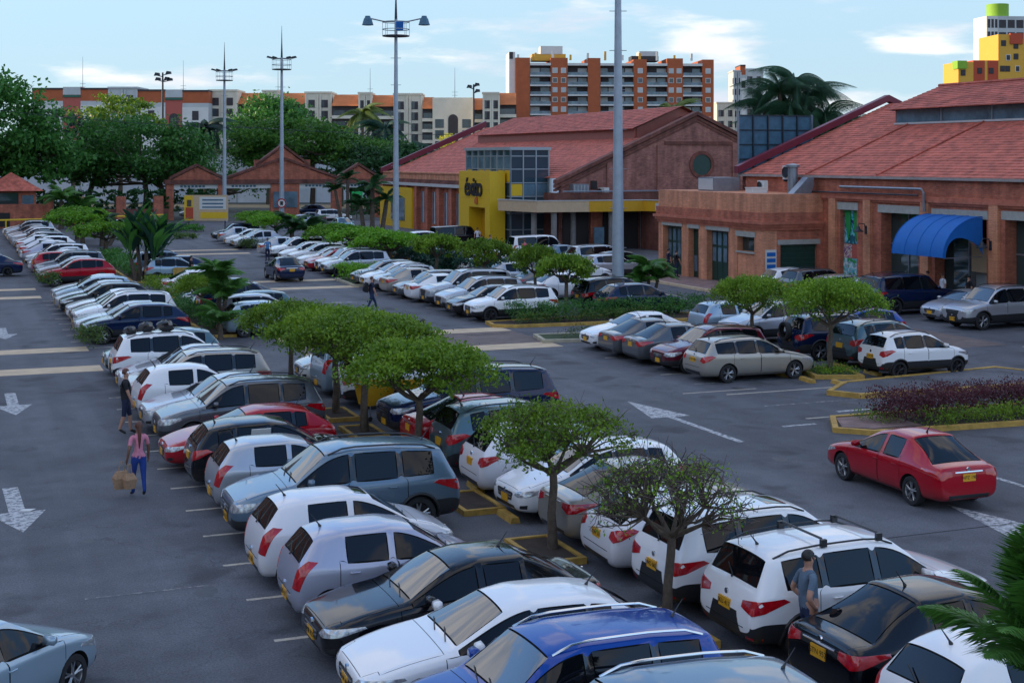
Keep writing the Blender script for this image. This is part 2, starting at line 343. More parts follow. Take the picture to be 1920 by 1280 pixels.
def make_cage(T):
    S, rings = car_cage(T)
    n = len(rings); vs = []; idx = {}
    for i, R in enumerate(rings):
        for j, p in enumerate(R):
            idx[i,j,1] = len(vs); vs.append(p)
            if j in (0, 9): idx[i,j,-1] = idx[i,j,1]
            else: idx[i,j,-1] = len(vs); vs.append((p[0], -p[1], p[2]))
    fs = []; mi = []
    xs = [s[0] for s in S]; gr = [s[5] for s in S]
    iw = next(i for i in range(n) if gr[i])           # first greenhouse ring
    il = max(i for i in range(n) if gr[i])            # last greenhouse ring
    sed = T['lights'] == 'sedan'
    for i in range(n-1):
        for j in range(9):
            m = BODY; xmid = (xs[i]+xs[i+1])/2
            if j == 5 and i >= iw-1 and i < il + (0 if not sed else 0):
                m = SIDE
                wdt = abs(xs[i]-xs[i+1])
                if wdt < .12: m = POST
                if sed and xs[i+1] < T['xr']-.01: m = BODY
                if not sed and i+1 > il-1: m = BODY
                if T.get('noq') and xs[i+1] < T['xc2']-.06: m = BODY
                if T.get('noq') and m == POST and xs[i+1] < T['xc2']: m = BODY
            if j >= 7 and i == iw-1: m = WS
            if j >= 7:
                if sed and i in (il-1, il): m = RG
                if not sed and i == il: m = RG
            if j >= 7 and i in (1,2,3): m = HOOD
            if j == 6 and i in (2,3): m = HOOD
            if 2 <= j <= 4:
                if xs[i+1] >= T['xb']-.0 - .01 and i >= 4+0 and xs[i] <= T['xc']+.03: m = DF
                elif xs[i] <= T['xb']+.05 and xs[i+1] >= T['xc2']-.05 and i >= 7: m = DR
                if j == 2 and T.get('clad'): m = CLAD
            if j <= 1: m = CLAD
            if sed and j >= 7 and i >= il+1 and i < n-2: m = GATE
            for sgn in (1, -1):
                a,b,c,d = idx[i,j,sgn], idx[i,j+1,sgn], idx[i+1,j+1,sgn], idx[i+1,j,sgn]
                f = (a,b,c,d) if sgn == 1 else (d,c,b,a)
                fs.append(f); mi.append(m)
    for e, flip in ((0, 1), (n-1, -1)):
        for j in range(4):
            pairs = (j, j+1, 8-j, 9-j)
            for sgn in (1, -1):
                f = tuple(idx[e,k,sgn] for k in pairs)
                if sgn*flip == 1: f = f[::-1]
                fs.append(f); mi.append(BODY if j > 0 else CLAD)
    me = bpy.data.meshes.new('cage'); me.from_pydata(vs, [], fs)
    for s_ in SLOTS: me.materials.append(MATS['ink'])
    me.polygons.foreach_set('material_index', mi); me.update()
    bm = bmesh.new(); bm.from_mesh(me); bmesh.ops.recalc_face_normals(bm, faces=bm.faces)
    cl = bm.edges.layers.float.get('crease_edge') or bm.edges.layers.float.new('crease_edge')
    for e in bm.edges:                                  # crisp edges where glass meets metal
        ms = {f.material_index for f in e.link_faces}
        if len(ms) == 2 and (SIDE in ms or WS in ms or RG in ms): e[cl] = 0.8
    bm.verts.ensure_lookup_table(); line = {}
    for i in range(2, n-2):
        for s_ in (1, -1):
            line[frozenset((idx[i,4,s_], idx[i+1,4,s_]))] = .55; line[frozenset((idx[i,1,s_], idx[i+1,1,s_]))] = .6
            if i < iw-1: line[frozenset((idx[i,7,s_], idx[i+1,7,s_]))] = .35
    for e in bm.edges:
        k_ = line.get(frozenset((e.verts[0].index, e.verts[1].index)))
        if k_: e[cl] = max(e[cl], k_)
    cv = bm.verts.layers.float.get('crease_vert') or bm.verts.layers.float.new('crease_vert')
    for v in bm.verts:
        fs_ = [f.material_index for f in v.link_faces]
        if fs_.count(SIDE) == 1 and any(f.material_index == SIDE for f in v.link_faces): v[cv] = 0.55
        if fs_.count(WS) == 1 or fs_.count(RG) == 1: v[cv] = 0.5
    bm.to_mesh(me); bm.free()
    return me

def evalmesh(o, name):
    bpy.context.view_layer.update()
    dg = bpy.context.evaluated_depsgraph_get()
    return bpy.data.meshes.new_from_object(o.evaluated_get(dg), preserve_all_data_layers=False, depsgraph=dg)

def split_by_material(me, keep, name, shrink=0.0, sink=0.0, sidefilter=None):
    bm = bmesh.new(); bm.from_mesh(me)
    kill = [f for f in bm.faces if f.material_index not in keep or (sidefilter and not sidefilter(f.calc_center_median()))]
    bmesh.ops.delete(bm, geom=kill, context='FACES')
    if not bm.faces: bm.free(); return None
    if shrink or sink:
        bm.normal_update(); mv = {}
        for v in bm.verts:
            d = Vector((0,0,0))
            if shrink and any(e.is_boundary for e in v.link_edges):
                ins = [e.other_vert(v).co for e in v.link_edges if not e.is_boundary]
                if ins:
                    q = sum(ins, Vector())/len(ins) - v.co
                    if q.length > 1e-5: d += q.normalized()*min(shrink, q.length*.6)
            mv[v] = v.co + d - v.normal*sink
        for v, c in mv.items(): v.co = c
    for f in bm.faces: f.material_index = 0; f.smooth = True
    m2 = bpy.data.meshes.new(name); bm.to_mesh(m2); bm.free()
    m2.set_sharp_from_angle(angle=rad(40))
    return m2

def decal(bvh, poly, O, A, D, off=0.008, cuts=2, thick=0.03, Z=Vector((0,0,1))):
    """patch cut to the outline poly (a, z) and laid on the body along D"""
    bm = bmesh.new(); vs = [bm.verts.new((a, z, 0)) for a, z in poly]; bm.faces.new(vs)
    bmesh.ops.triangulate(bm, faces=bm.faces); bmesh.ops.subdivide_edges(bm, edges=bm.edges[:], cuts=cuts, use_grid_fill=True)
    D = D.normalized(); last = None
    for v in bm.verts:
        p = O + A*v.co.x + Z*v.co.y; hit, nrm, _, _ = bvh.ray_cast(p - D*2.0, D)
        if hit is None: hit, nrm, _, _ = bvh.find_nearest(p)
        v.co = hit - D*off
    geo = bmesh.ops.extrude_face_region(bm, geom=bm.faces[:])
    for g in geo['geom']:
        if isinstance(g, bmesh.types.BMVert): pass
    top = [g for g in geo['geom'] if isinstance(g, bmesh.types.BMVert)]
    for v in bm.verts:
        if v not in set(top): pass
    ts = set(top)
    for v in bm.verts:
        if v not in ts: v.co += D*thick
    bmesh.ops.recalc_face_normals(bm, faces=bm.faces)
    for f in bm.faces: f.smooth = True
    me = bpy.data.meshes.new('patch'); bm.to_mesh(me); bm.free(); me.set_sharp_from_angle(angle=rad(45)); return me

def wheel_meshes(R, wd=0.20):
    t = MB(); h = wd/2; r = R
    t.lathe([(r*.66,-h*.8),(r*.70,-h),(r*.93,-h),(r*.985,-h*.8),(r,-h*.5),(r,h*.5),(r*.985,h*.8),(r*.93,h),(r*.70,h),(r*.66,h*.8)], (0,0,0), 28, 'y')
    tyre = t.mesh('wheel', True, 30)
    q = MB(); q.lathe([(r*.66,h*.75),(r*.70,h*.92),(r*.66,h*.55),(r*.63,h*.2),(r*.60,-h*.5)], (0,0,0), 28, 'y')
    for k in range(5):
        a = 2*math.pi*k/5 + .3
        for da in (-.17, .17):
            pts = []
            for rr, aa, hh in ((r*.10, a-da*.4, h*.62),(r*.38, a+da*.75, h*.66),(r*.645, a+da*1.15, h*.74)):
                pts.append((rr*math.cos(aa), hh, rr*math.sin(aa)))
            q.tube(pts, [r*.075, r*.055, r*.05], 5)
    q.lathe([(0,h*.82),(r*.12,h*.8),(r*.15,h*.62)], (0,0,0), 12, 'y')
    rim = q.mesh('rim', True, 40)
    d = MB(); d.lathe([(0,h*.1),(r*.62,h*.05)], (0,0,0), 20, 'y')
    return tyre, rim, d.mesh('brake_disc', True)

def build_type(key):
    T = TYPES[key]; P = []      # part tuples: name, mesh, material key, parent index, loc, rotz
    cage = make_cage(T); L, w = T['L']/2, T['Wd']/2
    o = bpy.data.objects.new('tmp', cage); COL.objects.link(o)
    md = o.modifiers.new('s', 'SUBSURF'); md.levels = 2
    sub = evalmesh(o, 'sub')
    bvh_full = BVHTree.FromPolygons([v.co.copy() for v in sub.vertices], [tuple(p.vertices) for p in sub.polygons])
    inner = sub.copy()
    o.modifiers.clear(); o.data = sub
    cut = MB()
    for ax in (T['af'], T['ar']):
        for s_ in (1, -1):
            n = 28; Rr = T['R']*1.13; y0, y1 = (w-.30, w+.15) if s_ == 1 else (-w-.15, -w+.30)
            ring = [(ax+Rr*math.cos(2*math.pi*k/n), T['R']+.01+Rr*math.sin(2*math.pi*k/n)) for k in range(n)]
            cut.extr(ring, 'y', y0, y1)
    cm = cut.mesh('cut')
    for s_ in SLOTS: cm.materials.append(MATS['ink'])
    cm.polygons.foreach_set('material_index', [ARCH]*len(cm.polygons))
    co = bpy.data.objects.new('tmpc', cm); COL.objects.link(co)
    bmod = o.modifiers.new('b', 'BOOLEAN'); bmod.operation = 'DIFFERENCE'; bmod.object = co; bmod.solver = 'EXACT'
    full = evalmesh(o, 'full')
    bpy.data.objects.remove(o); bpy.data.objects.remove(co)
    # black inner hull added: its colour stands for shade in seams and arches
    bm = bmesh.new(); bm.from_mesh(inner); bm.normal_update()
    for v in bm.verts: v.co = v.co - v.normal*.035
    kill = [f for f in bm.faces if any((Vector((f.calc_center_median().x-ax, f.calc_center_median().z-T['R']))).length < T['R']*1.3 and abs(f.calc_center_median().y) > w-.36 for ax in (T['af'], T['ar']))]
    bmesh.ops.delete(bm, geom=kill, context='FACES')
    for f in bm.faces: f.material_index = 0
    inner = bpy.data.meshes.new('dark_hull'); bm.to_mesh(inner); bm.free()
    sl = lambda q: q.y > 0
    sr = lambda q: q.y < 0
    P.append(['body', split_by_material(full, {BODY, GATE} if T['lights'] != 'sedan' else {BODY}, 'body'), 'PAINT', None, (0,0,0), 0])
    P.append(['dark_hull', inner, 'interior', 0, (0,0,0), 0])
    m = split_by_material(full, {CLAD}, 'sill'); P.append(['sill_trim', m, 'black_plastic' if T.get('clad') else 'PAINT', 0, (0,0,0), 0])
    for f in (sl, sr):
        for g in (lambda q: q.x > 0, lambda q: q.x < 0):
            m = split_by_material(full, {ARCH}, 'arch', sidefilter=lambda q: f(q) and g(q))
            if m: P.append(['wheel_arch', m, 'interior', 0, (0,0,0), 0])
    for f in (sl, sr):
        for xa in (T['xb'], T['xc2']):
            m = split_by_material(full, {POST}, 'door_post', sidefilter=lambda q: f(q) and abs(q.x-xa) < .12)
            if m: P.append(['door_post', m, 'gloss_black' if T['H'] > 1.52 or T['lights'] == 'hatch' else 'PAINT', 0, (0,0,0), 0])
    for k, nm in ((DF,'door'), (DR,'door')):
        for f in (sl, sr):
            m = split_by_material(full, {k}, 'door', shrink=.012, sidefilter=f)
            if m: P.append([nm, m, 'PAINT', None, (0,0,0), 0])
    m = split_by_material(full, {HOOD}, 'bonnet', shrink=.010); P.append(['bonnet', m, 'PAINT', None, (0,0,0), 0])
    m = split_by_material(full, {GATE}, 'boot_lid', shrink=.006)
    if m and T['lights'] == 'sedan': P.append(['boot_lid', m, 'PAINT', None, (0,0,0), 0])
    P.append(['windshield', split_by_material(full, {WS}, 'windshield', shrink=.026, sink=.004), 'windscreen', None, (0,0,0), 0])
    P.append(['rear_window', split_by_material(full, {RG}, 'rear_window', shrink=.022, sink=.004), 'glass', None, (0,0,0), 0])
    for f in (sl, sr):
        for lo, hi in ((T['xb'], 9), (T['xc2'], T['xb']), (-9, T['xc2'])):
            m = split_by_material(full, {SIDE}, 'side_window', shrink=.020, sink=.004, sidefilter=lambda q: f(q) and lo < q.x < hi)
            if m: P.append(['side_window', m, 'glass', None, (0,0,0), 0])
    # lamps, grille, plates: laid on the body surface
    X, Y, Z = Vector((1,0,0)), Vector((0,1,0)), Vector((0,0,1))
    zn = T['zn']; bv = bvh_full
    for s_ in (1, -1):
        D = Vector((-1, -.62*s_, 0)).normalized(); A = Vector((-.62*s_, 1, 0)).normalized() * s_
        A = Vector((-D.y, D.x, 0)); A = A if A.y*s_ > 0 else -A
        O = Vector((L-.08, s_*w*.80, 0))
        big = T['H'] > 1.6
        hp = [(-.24, zn-.125),(-.10, zn-.155),(.16, zn-.13),(.42, zn-.02),(.40, zn+.012),(.1, zn-.015),(-.16, zn-.045)]
        if big: hp = [(-.24, zn-.15),(-.06, zn-.20),(.2, zn-.17),(.40, zn-.06),(.38, zn-.0),(.05, zn-.03),(-.2, zn-.06)]
        P.append(['headlight', decal(bv, hp, O, A, D), 'lamp_clear', None, (0,0,0), 0])
        fp = [(-.06,.33),(.10,.33),(.12,.42),(-.04,.40)]
        P.append(['fog_lamp', decal(bv, fp, O, A, D, cuts=1), 'black_plastic', None, (0,0,0), 0])
        D = Vector((1, -.60*s_, 0)).normalized(); A = Vector((-D.y, D.x, 0)); A = A if A.y*s_ > 0 else -A
        O = Vector((-L+.08, s_*w*.80, 0)); zt = T['zt']; k = T['lights']
        if k == 'sedan': tp = [(-.28, zt-.20),(-.05, zt-.27),(.12, zt-.25),(.38, zt-.12),(.36, zt-.08),(.05, zt-.085),(-.26, zt-.10)]
        elif k == 'hatch': tp = [(-.17, zt-.16),(.0, zt-.22),(.15, zt-.17),(.34, zt-.02),(.24, zt+.03),(.02, zt-.0),(-.14, zt-.05)]
        elif k == 'tall': tp = [(-.06, zt-.30),(.10, zt-.34),(.16, zt-.12),(.24, zt+.10),(.12, zt+.12),(.0, zt-.02)]
        else: tp = [(-.26, zt-.20),(.0, zt-.27),(.18, zt-.22),(.42, zt-.07),(.36, zt-.02),(.02, zt-.05),(-.24, zt-.10)]
        P.append(['taillight', decal(bv, tp, O, A, D, off=.012), 'lamp_red', None, (0,0,0), 0])
        if T.get('clad'):
            rp = [(-.15,.36),(.12,.36),(.14,.41),(-.15,.41)]
            P.append(['reflector', decal(bv, rp, O, A, D, cuts=1), 'lamp_red', None, (0,0,0), 0])
    Df = Vector((-1,0,0)); O = Vector((L,0,0)); gw = w*.44
    gp = [(-gw, zn-.12),(-gw*.86, zn-.27),(0, zn-.31),(gw*.86, zn-.27),(gw, zn-.12),(gw*.9, zn-.10),(-gw*.9, zn-.10)]
    P.append(['grille', decal(bv, gp, O, Y, Df, off=.006), 'black_plastic', None, (0,0,0), 0]); gi = len(P)-1
    for k in (0.0, 1.0):
        zz_ = zn-.155 - k*.06
        P.append(['grille_bar', decal(bv, [(-gw*.84,zz_-.008),(gw*.84,zz_-.008),(gw*.84,zz_+.008),(-gw*.84,zz_+.008)], O, Y, Df, off=.014, cuts=1, thick=.01), 'chrome', gi, (0,0,0), 0])
    bp_ = [(-w*.55,.27),(w*.55,.27),(w*.50,.36),(-w*.50,.36)]
    P.append(['bumper_intake', decal(bv, bp_, O, Y, Df, off=.006), 'black_plastic', None, (0,0,0), 0])
    Db = Vector((1,0,0)); Ob = Vector((-L,0,0))
    P.append(['bumper_insert', decal(bv, [(-w*.58,.27),(w*.58,.27),(w*.60,.38),(-w*.60,.38)], Ob, Y, Db, off=.006), 'black_plastic', None, (0,0,0), 0])
    if T['lights'] == 'sedan':
        P.append(['boot_trim', decal(bv, [(-.36,T['zt']-.13),(.36,T['zt']-.13),(.36,T['zt']-.105),(-.36,T['zt']-.105)], Ob, Y, Db, off=.02, cuts=1), 'chrome', None, (0,0,0), 0])
    # tailgate outline seam as a thin dark groove laid on the surface
    if T['lights'] != 'sedan':
        for a, b in (((-w*.60, .52),(w*.60,.52)),):
            P.append(['tailgate_seam', decal(bv, [(a[0],a[1]),(b[0],b[1]),(b[0],b[1]+.012),(a[0],a[1]+.012)], Ob, Y, Db, off=.003, cuts=2, thick=.01), 'interior', None, (0,0,0), 0])
        hx, hz = T['xg'], T['zg']
        P.append(['rear_wiper', MB().tube([(hx-.03,0,hz+.0),(hx+.0,.02,hz+.03),(hx+.07,.26,hz+.15)], [.018,.012,.008], 5).mesh('rear_wiper'), 'black_plastic', None, (0,0,0), 0])
    def surf(x, y, z, D):
        h, nn, _, _ = bv.ray_cast(Vector((x,y,z)) - D*3, D); return h if h else Vector((x,y,z))
    pz = .44
    for D, zz_ in ((Df, .46), (Db, {'sedan': T['zt']-.24, 'hatch': .74, 'tall': .42, 'suv': T['zt']-.26}[T['lights']])):
        h = surf(0, 0, zz_, D)
        x0 = h.x - D.x*.018
        P.append(['number_plate', MB().box(min(x0, h.x+D.x*.02), max(x0, h.x+D.x*.02), -.165, .165, zz_-.08, zz_+.08).mesh('number_plate'), 'plate_yellow', None, (0,0,0), 0])
        P.append(['badge', MB().tube([(surf(0,0,zz_+.17,D).x - D.x*.02, 0, zz_+.17),(surf(0,0,zz_+.17,D).x + D.x*.01, 0, zz_+.17)], .045, 10).mesh('badge', True), 'chrome', None, (0,0,0), 0])
    T['plate_rear'] = (surf(0,0,{'sedan': T['zt']-.24, 'hatch': .74, 'tall': .42, 'suv': T['zt']-.26}[T['lights']],Db).x - .0195, {'sedan': T['zt']-.24, 'hatch': .74, 'tall': .42, 'suv': T['zt']-.26}[T['lights']])
    T['plate_front'] = (surf(0,0,.46,Df).x + .0195, .46)
    zB = T['zB']
    di = [i for i, p in enumerate(P) if p[0] == 'door']
    for s_ in (1, -1):
        D = Vector((0,-s_,0))
        for k, hx in enumerate((T['xb']+.16, T['xc2']+.18)):
            h = surf(hx, 0, zB-.12, D)
            b = MB(); b.tube([(hx-.08, h.y-s_*.004, zB-.12),(hx-.06, h.y+s_*.022, zB-.12),(hx+.06, h.y+s_*.022, zB-.118),(hx+.08, h.y-s_*.004, zB-.118)], .013, 6)
            par = None
            for i in di:
                c = sum((v.co for v in P[i][1].vertices), Vector())/len(P[i][1].vertices)
                if c.y*s_ > 0 and ((c.x > T['xb']) == (k == 0)): par = i
            P.append(['door_handle', b.mesh('door_handle', True), 'PAINT', par, (0,0,0), 0])
        mx_ = T['xc']-.34; my = w*.93
        b = MB(); b.tube([(mx_, s_*(my-.06), zB+.03),(mx_, s_*(my+.05), zB+.07)], .022, 6)
        vs = []
        b.lathe([(0,-.085),(.055,-.07),(.078,-.02),(.075,.04),(.0,.05)], (0,0,0), 10)   # replaced below by transform
        me = MB(); me.tube([(mx_, s_*(my-.05), zB+.02),(mx_, s_*(my+.04), zB+.06)], .02, 6)
        me.add([(mx_+.07,s_*(my+.03),zB+.03),(mx_+.07,s_*(my+.20),zB+.04),(mx_+.06,s_*(my+.21),zB+.13),(mx_+.06,s_*(my+.05),zB+.14),
                (mx_-.05,s_*(my+.01),zB+.02),(mx_-.04,s_*(my+.23),zB+.03),(mx_-.04,s_*(my+.22),zB+.155),(mx_-.05,s_*(my+.03),zB+.16)],
               [(0,1,2,3),(4,5,6,7),(0,1,5,4),(1,2,6,5),(2,3,7,6),(3,0,4,7)])
        mm_ = me.mesh('mirror'); bm = bmesh.new(); bm.from_mesh(mm_); bmesh.ops.bevel(bm, geom=[e for e in bm.edges if e.calc_length() > .06 and len(e.link_faces) == 2 and all(len(f.verts) == 4 for f in e.link_faces)], offset=.028, segments=3, affect='EDGES', clamp_overlap=True)
        for f in bm.faces: f.smooth = True
        bm.to_mesh(mm_); bm.free(); P.append(['mirror', mm_, 'PAINT', None, (0,0,0), 0])
        if T.get('rails'):
            pts = []; x0, x1 = T['xf']-.05, T['xr']+.12; yr = w*T['wr']-.07
            for k in range(9):
                x = x0 + (x1-x0)*k/8; h, nn, _, _ = bv.ray_cast(Vector((x, s_*yr, 3)), Vector((0,0,-1)))
                pts.append((x, s_*yr, h.z + (.0 if k in (0, 8) else .055)))
            P.append(['roof_rail', MB().tube(pts, .017, 6).mesh('roof_rail', True), 'RAIL', None, (0,0,0), 0])
            if key == 'bigsuv' or T['clad' if 'clad' in T else 'L']: pass
        # wipers
        hx = T['xc']-.06
        h, nn, _, _ = bv.ray_cast(Vector((hx-.02, s_*.25, 3)), Vector((0,0,-1)))
        if s_ == 1:
            for y0, y1 in ((.45, .02), (-.05, -.48)):
                pts = []
                for k in range(4):
                    x = T['xc']-.02 - .12*k/3; y = y0+(y1-y0)*k/3; h, nn, _, _ = bv.ray_cast(Vector((x, y, 3)), Vector((0,0,-1))); pts.append((x, y, h.z+.012))
                P.append(['wiper', MB().tube(pts, .008, 4).mesh('wiper'), 'black_plastic', None, (0,0,0), 0])
    if T.get('clad'):
        for ax in (T['af'], T['ar']):
            for s_ in (1,-1):
                pts = []; Rr = T['R']*1.16
                for k in range(15):
                    a = math.pi*(-.06+1.12*k/14); x = ax+Rr*math.cos(a); z = T['R']+.01+Rr*math.sin(a)
                    h = surf(x, 0, z, Vector((0,-s_,0))); yy = h.y if abs(h.y) > w*.8 and h.x == x or True else s_*w
                    yy = s_*max(abs(h.y), w*.86)
                    pts.append((x, yy, z))
                P.append(['arch_trim', MB().tube(pts, .032, 6).mesh('arch_trim', True), 'black_plastic', None, (0,0,0), 0])
    # aerial
    h, nn, _, _ = bv.ray_cast(Vector((T['xr']+.22, 0, 3)), Vector((0,0,-1)))
    P.append(['aerial', MB().tube([(h.x, 0, h.z),(h.x-.03,0,h.z+.05),(h.x-.16,0,h.z+.22)], [.03,.012,.005], 6).mesh('aerial'), 'black_plastic', None, (0,0,0), 0])
    ty, rim, disc = wheel_meshes(T['R'])
    for ax in (T['af'], T['ar']):
        for s_ in (1,-1):
            P.append(['wheel', ty, 'rubber', None, (ax, s_*(w-.125), T['R']), 0 if s_ == 1 else math.pi]); k = len(P)-1
            P.append(['rim', rim, 'RIM', k, (0,0,0), 0]); P.append(['brake_disc', disc, 'rim_dark', k, (0,0,0), 0])
    T['parts'] = [p for p in P]
    T['bvh'] = bv
    dm = {'PAINT': PAINT['white'], 'RAIL': MATS['black_plastic'], 'RIM': MATS['rim_silver']}
    for p in P:
        if p[1] is not None:
            p[1].materials.clear(); p[1].materials.append(dm.get(p[2]) or MATS[p[2]])

SMALL = {'wiper', 'grille_bar', 'fog_lamp', 'reflector', 'brake_disc', 'badge', 'tailgate_seam', 'door_handle', 'aerial', 'rear_wiper', 'bumper_insert'}
def spawn_car(kind, col, u, v, head, label, group=None, cat=None, name=None, rim='rim_silver', rail='black_plastic', text=None, scale=1.0, rotabs=None):
    """head: 'L' nose towards -u, 'R' nose towards +u, 'A' nose away (+v), 'T' nose towards the camera"""
    if kind == 'suv' and v > 60 and random.random() < .45: kind = 'crossover'
    if kind == 'hatch' and v > 60 and random.random() < .25: kind = 'cuv'
    T = TYPES[kind]
    if 'parts' not in T: build_type(kind)
    cat = cat or {'suv': 'SUV', 'bigsuv': 'SUV', 'van': 'van', 'cuv': 'car'}.get(kind, 'car')
    name = name or {'suv': 'parked_suv', 'bigsuv': 'parked_suv', 'van': 'parked_van'}.get(kind, 'parked_car')
    rz = rotabs if rotabs is not None else TH + {'R': 0, 'L': math.pi, 'A': math.pi/2, 'T': -math.pi/2}[head]
    if rotabs is None: rz += rad(random.uniform(-2.2, 2.2)); u += random.uniform(-.12, .12)
    root = thing(name, label, cat, W(u, v), rz, group); root.scale = (scale*random.uniform(.985,1.015), scale, scale*random.uniform(.97,1.03))
    if rim == 'rim_silver' and random.random() < .25: rim = 'rim_dark'
    far = v > 62
    objs = {}
    for i, (nm, me, mk, par, loc, rr) in enumerate(T['parts']):
        if me is None or (far and nm in SMALL): continue
        if far and par is not None and par not in objs: continue
        o = link(nm, me, None, root if par is None else objs[par], loc, (0, 0, rr)); objs[i] = o
        if mk == 'PAINT': paint_slot(o, PAINT[col])
        elif mk == 'RAIL' and rail != 'black_plastic': paint_slot(o, MATS[rail])
        elif mk == 'RIM' and rim != 'rim_silver': paint_slot(o, MATS[rim])
    if text and not far:
        for which, sgn in (('plate_rear', -1), ('plate_front', 1)):
            x, z = T[which]
            cu = bpy.data.curves.new('plate_text', 'FONT'); cu.body = text; cu.size = .105; cu.align_x = 'CENTER'; cu.align_y = 'CENTER'; cu.extrude = .001
            to = bpy.data.objects.new('t', cu); COL.objects.link(to); me = evalmesh(to, 'plate_text'); bpy.data.objects.remove(to)
            pl = [objs[i] for i in objs if objs[i].name.startswith('number_plate') and (sum(v_.co.x for v_ in objs[i].data.vertices)*sgn > 0)][0]
            me.materials.clear()
            link('plate_lettering', me, MATS['ink'], pl, (x + sgn*.001, 0, z), (rad(90), 0, rad(90)*sgn))
    return root
# ------------------------------------------------------------------ setting materials
def asphalt():
    m, t, b = newmat('asphalt'); b.inputs['Roughness'].default_value = 0.82
    co = t.nodes.new('ShaderNodeTexCoord')
    def nz(sc, det, rough=.6, dist=0, src=None):
        n = t.nodes.new('ShaderNodeTexNoise'); n.inputs['Scale'].default_value = sc; n.inputs['Detail'].default_value = det; n.inputs['Roughness'].default_value = rough; n.inputs['Distortion'].default_value = dist
        t.links.new(src or co.outputs['Object'], n.inputs['Vector']); return n.outputs[0]
    def mr(v, a, b_, c, d):
        r = t.nodes.new('ShaderNodeMapRange'); r.interpolation_type = 'SMOOTHSTEP'
        for i, x in enumerate((a, b_, c, d)): r.inputs[i+1].default_value = x
        t.links.new(v, r.inputs[0]); return r.outputs[0]
    def mul(a, b_):
        n = t.nodes.new('ShaderNodeMath'); n.operation = 'MULTIPLY'; t.links.new(a, n.inputs[0]); t.links.new(b_, n.inputs[1]); return n.outputs[0]
    big = mr(nz(.11, 5, .6, .6), .32, .68, .78, 1.22); mid = mr(nz(.9, 6, .7), .3, .7, .86, 1.14); fine = mr(nz(26, 5, .85), .3, .7, .55, 1.5)
    oil = mr(nz(.55, 3, .5, .3), .56, .70, 1.0, .55)
    # long wheel-track wear along v
    mp = t.nodes.new('ShaderNodeMapping'); mp.inputs['Scale'].default_value = (.9, .03, 1); t.links.new(co.outputs['Object'], mp.inputs[0])
    trk = mr(nz(1.0, 3, .5, 0, mp.outputs[0]), .35, .65, .90, 1.10)
    # cracks
    vo = t.nodes.new('ShaderNodeTexVoronoi'); vo.feature = 'DISTANCE_TO_EDGE'; vo.inputs['Scale'].default_value = .16
    dn = t.nodes.new('ShaderNodeTexNoise'); dn.inputs['Scale'].default_value = 1.2; dn.inputs['Detail'].default_value = 5; t.links.new(co.outputs['Object'], dn.inputs['Vector'])
    va = t.nodes.new('ShaderNodeVectorMath'); va.operation = 'ADD'; t.links.new(co.outputs['Object'], va.inputs[0])
    vs = t.nodes.new('ShaderNodeVectorMath'); vs.operation = 'SCALE'; vs.inputs['Scale'].default_value = 1.4; t.links.new(dn.outputs['Color'], vs.inputs[0]); t.links.new(vs.outputs[0], va.inputs[1])
    t.links.new(va.outputs[0], vo.inputs['Vector'])
    crk = mr(vo.outputs['Distance'], .0, .004, .72, 1.0)
    f = mul(mul(mul(big, mid), mul(fine, oil)), mul(trk, crk))
    mx = t.nodes.new('ShaderNodeMixRGB'); mx.blend_type = 'MULTIPLY'; mx.inputs[0].default_value = 1; mx.inputs[1].default_value = (0.092, 0.096, 0.112, 1)
    t.links.new(f, mx.inputs[2]); t.links.new(mx.outputs[0], b.inputs['Base Color'])
    bp = t.nodes.new('ShaderNodeBump'); bp.inputs['Strength'].default_value = .5; bp.inputs['Distance'].default_value = .006; t.links.new(fine, bp.inputs['Height']); t.links.new(bp.outputs[0], b.inputs['Normal'])
    MATS['asphalt'] = m
asphalt()
def worn(name, col, wear=0.5, sc=6):
    """paint worn through to the asphalt (marking geometry keeps its outline, the paint has gaps)"""
    m, t, b = newmat(name); b.inputs['Roughness'].default_value = 0.7
    co = t.nodes.new('ShaderNodeTexCoord'); n = t.nodes.new('ShaderNodeTexNoise'); n.inputs['Scale'].default_value = sc; n.inputs['Detail'].default_value = 8; n.inputs['Roughness'].default_value = .75
    t.links.new(co.outputs['Object'], n.inputs['Vector'])
    r = t.nodes.new('ShaderNodeMapRange'); r.inputs[1].default_value = wear-.06; r.inputs[2].default_value = wear+.08; t.links.new(n.outputs[0], r.inputs[0])
    mx = t.nodes.new('ShaderNodeMixRGB'); mx.inputs[1].default_value = (0.09, 0.095, 0.11, 1); mx.inputs[2].default_value = (*col, 1)
    t.links.new(r.outputs[0], mx.inputs[0]); t.links.new(mx.outputs[0], b.inputs['Base Color']); MATS[name] = m
worn('worn_white', (.52, .52, .53), .47, 7); worn('worn_line', (.50, .44, .36), .40, 4); worn('faint_line', (.42, .40, .38), .54, 4)
mat('kerb_yellow', (.46, .28, .06), .7, var=.35, vscale=3, bump=.2); mat('kerb_cream', (.42, .38, .28), .8, var=.25)
mat('cream_band', (.58, .44, .29), .8, var=.18, vscale=1.5)
brickmat('paver_pink', (.24, .15, .14), (.30, .19, .17), (.16, .12, .11), .22, .11, .2)
brickmat('brick', (.60, .165, .085), (.42, .105, .06), (.30, .18, .13), .26, .085, .35)
brickmat('brick_light', (.72, .30, .16), (.60, .235, .12), (.40, .22, .15), .26, .085, .22)
brickmat('brick_dark', (.26, .08, .055), (.19, .06, .045), (.10, .07, .06), .26, .085, .5)
brickmat('brick_gable', (.48, .20, .15), (.33, .125, .10), (.20, .12, .11), .26, .09, .4)
mat('brick_trim', (.44, .14, .085), .85, var=.3, vscale=2)
mat('lintel', (.36, .36, .33), .8, var=.15); mat('white_band', (.5, .5, .49), .7, var=.1)
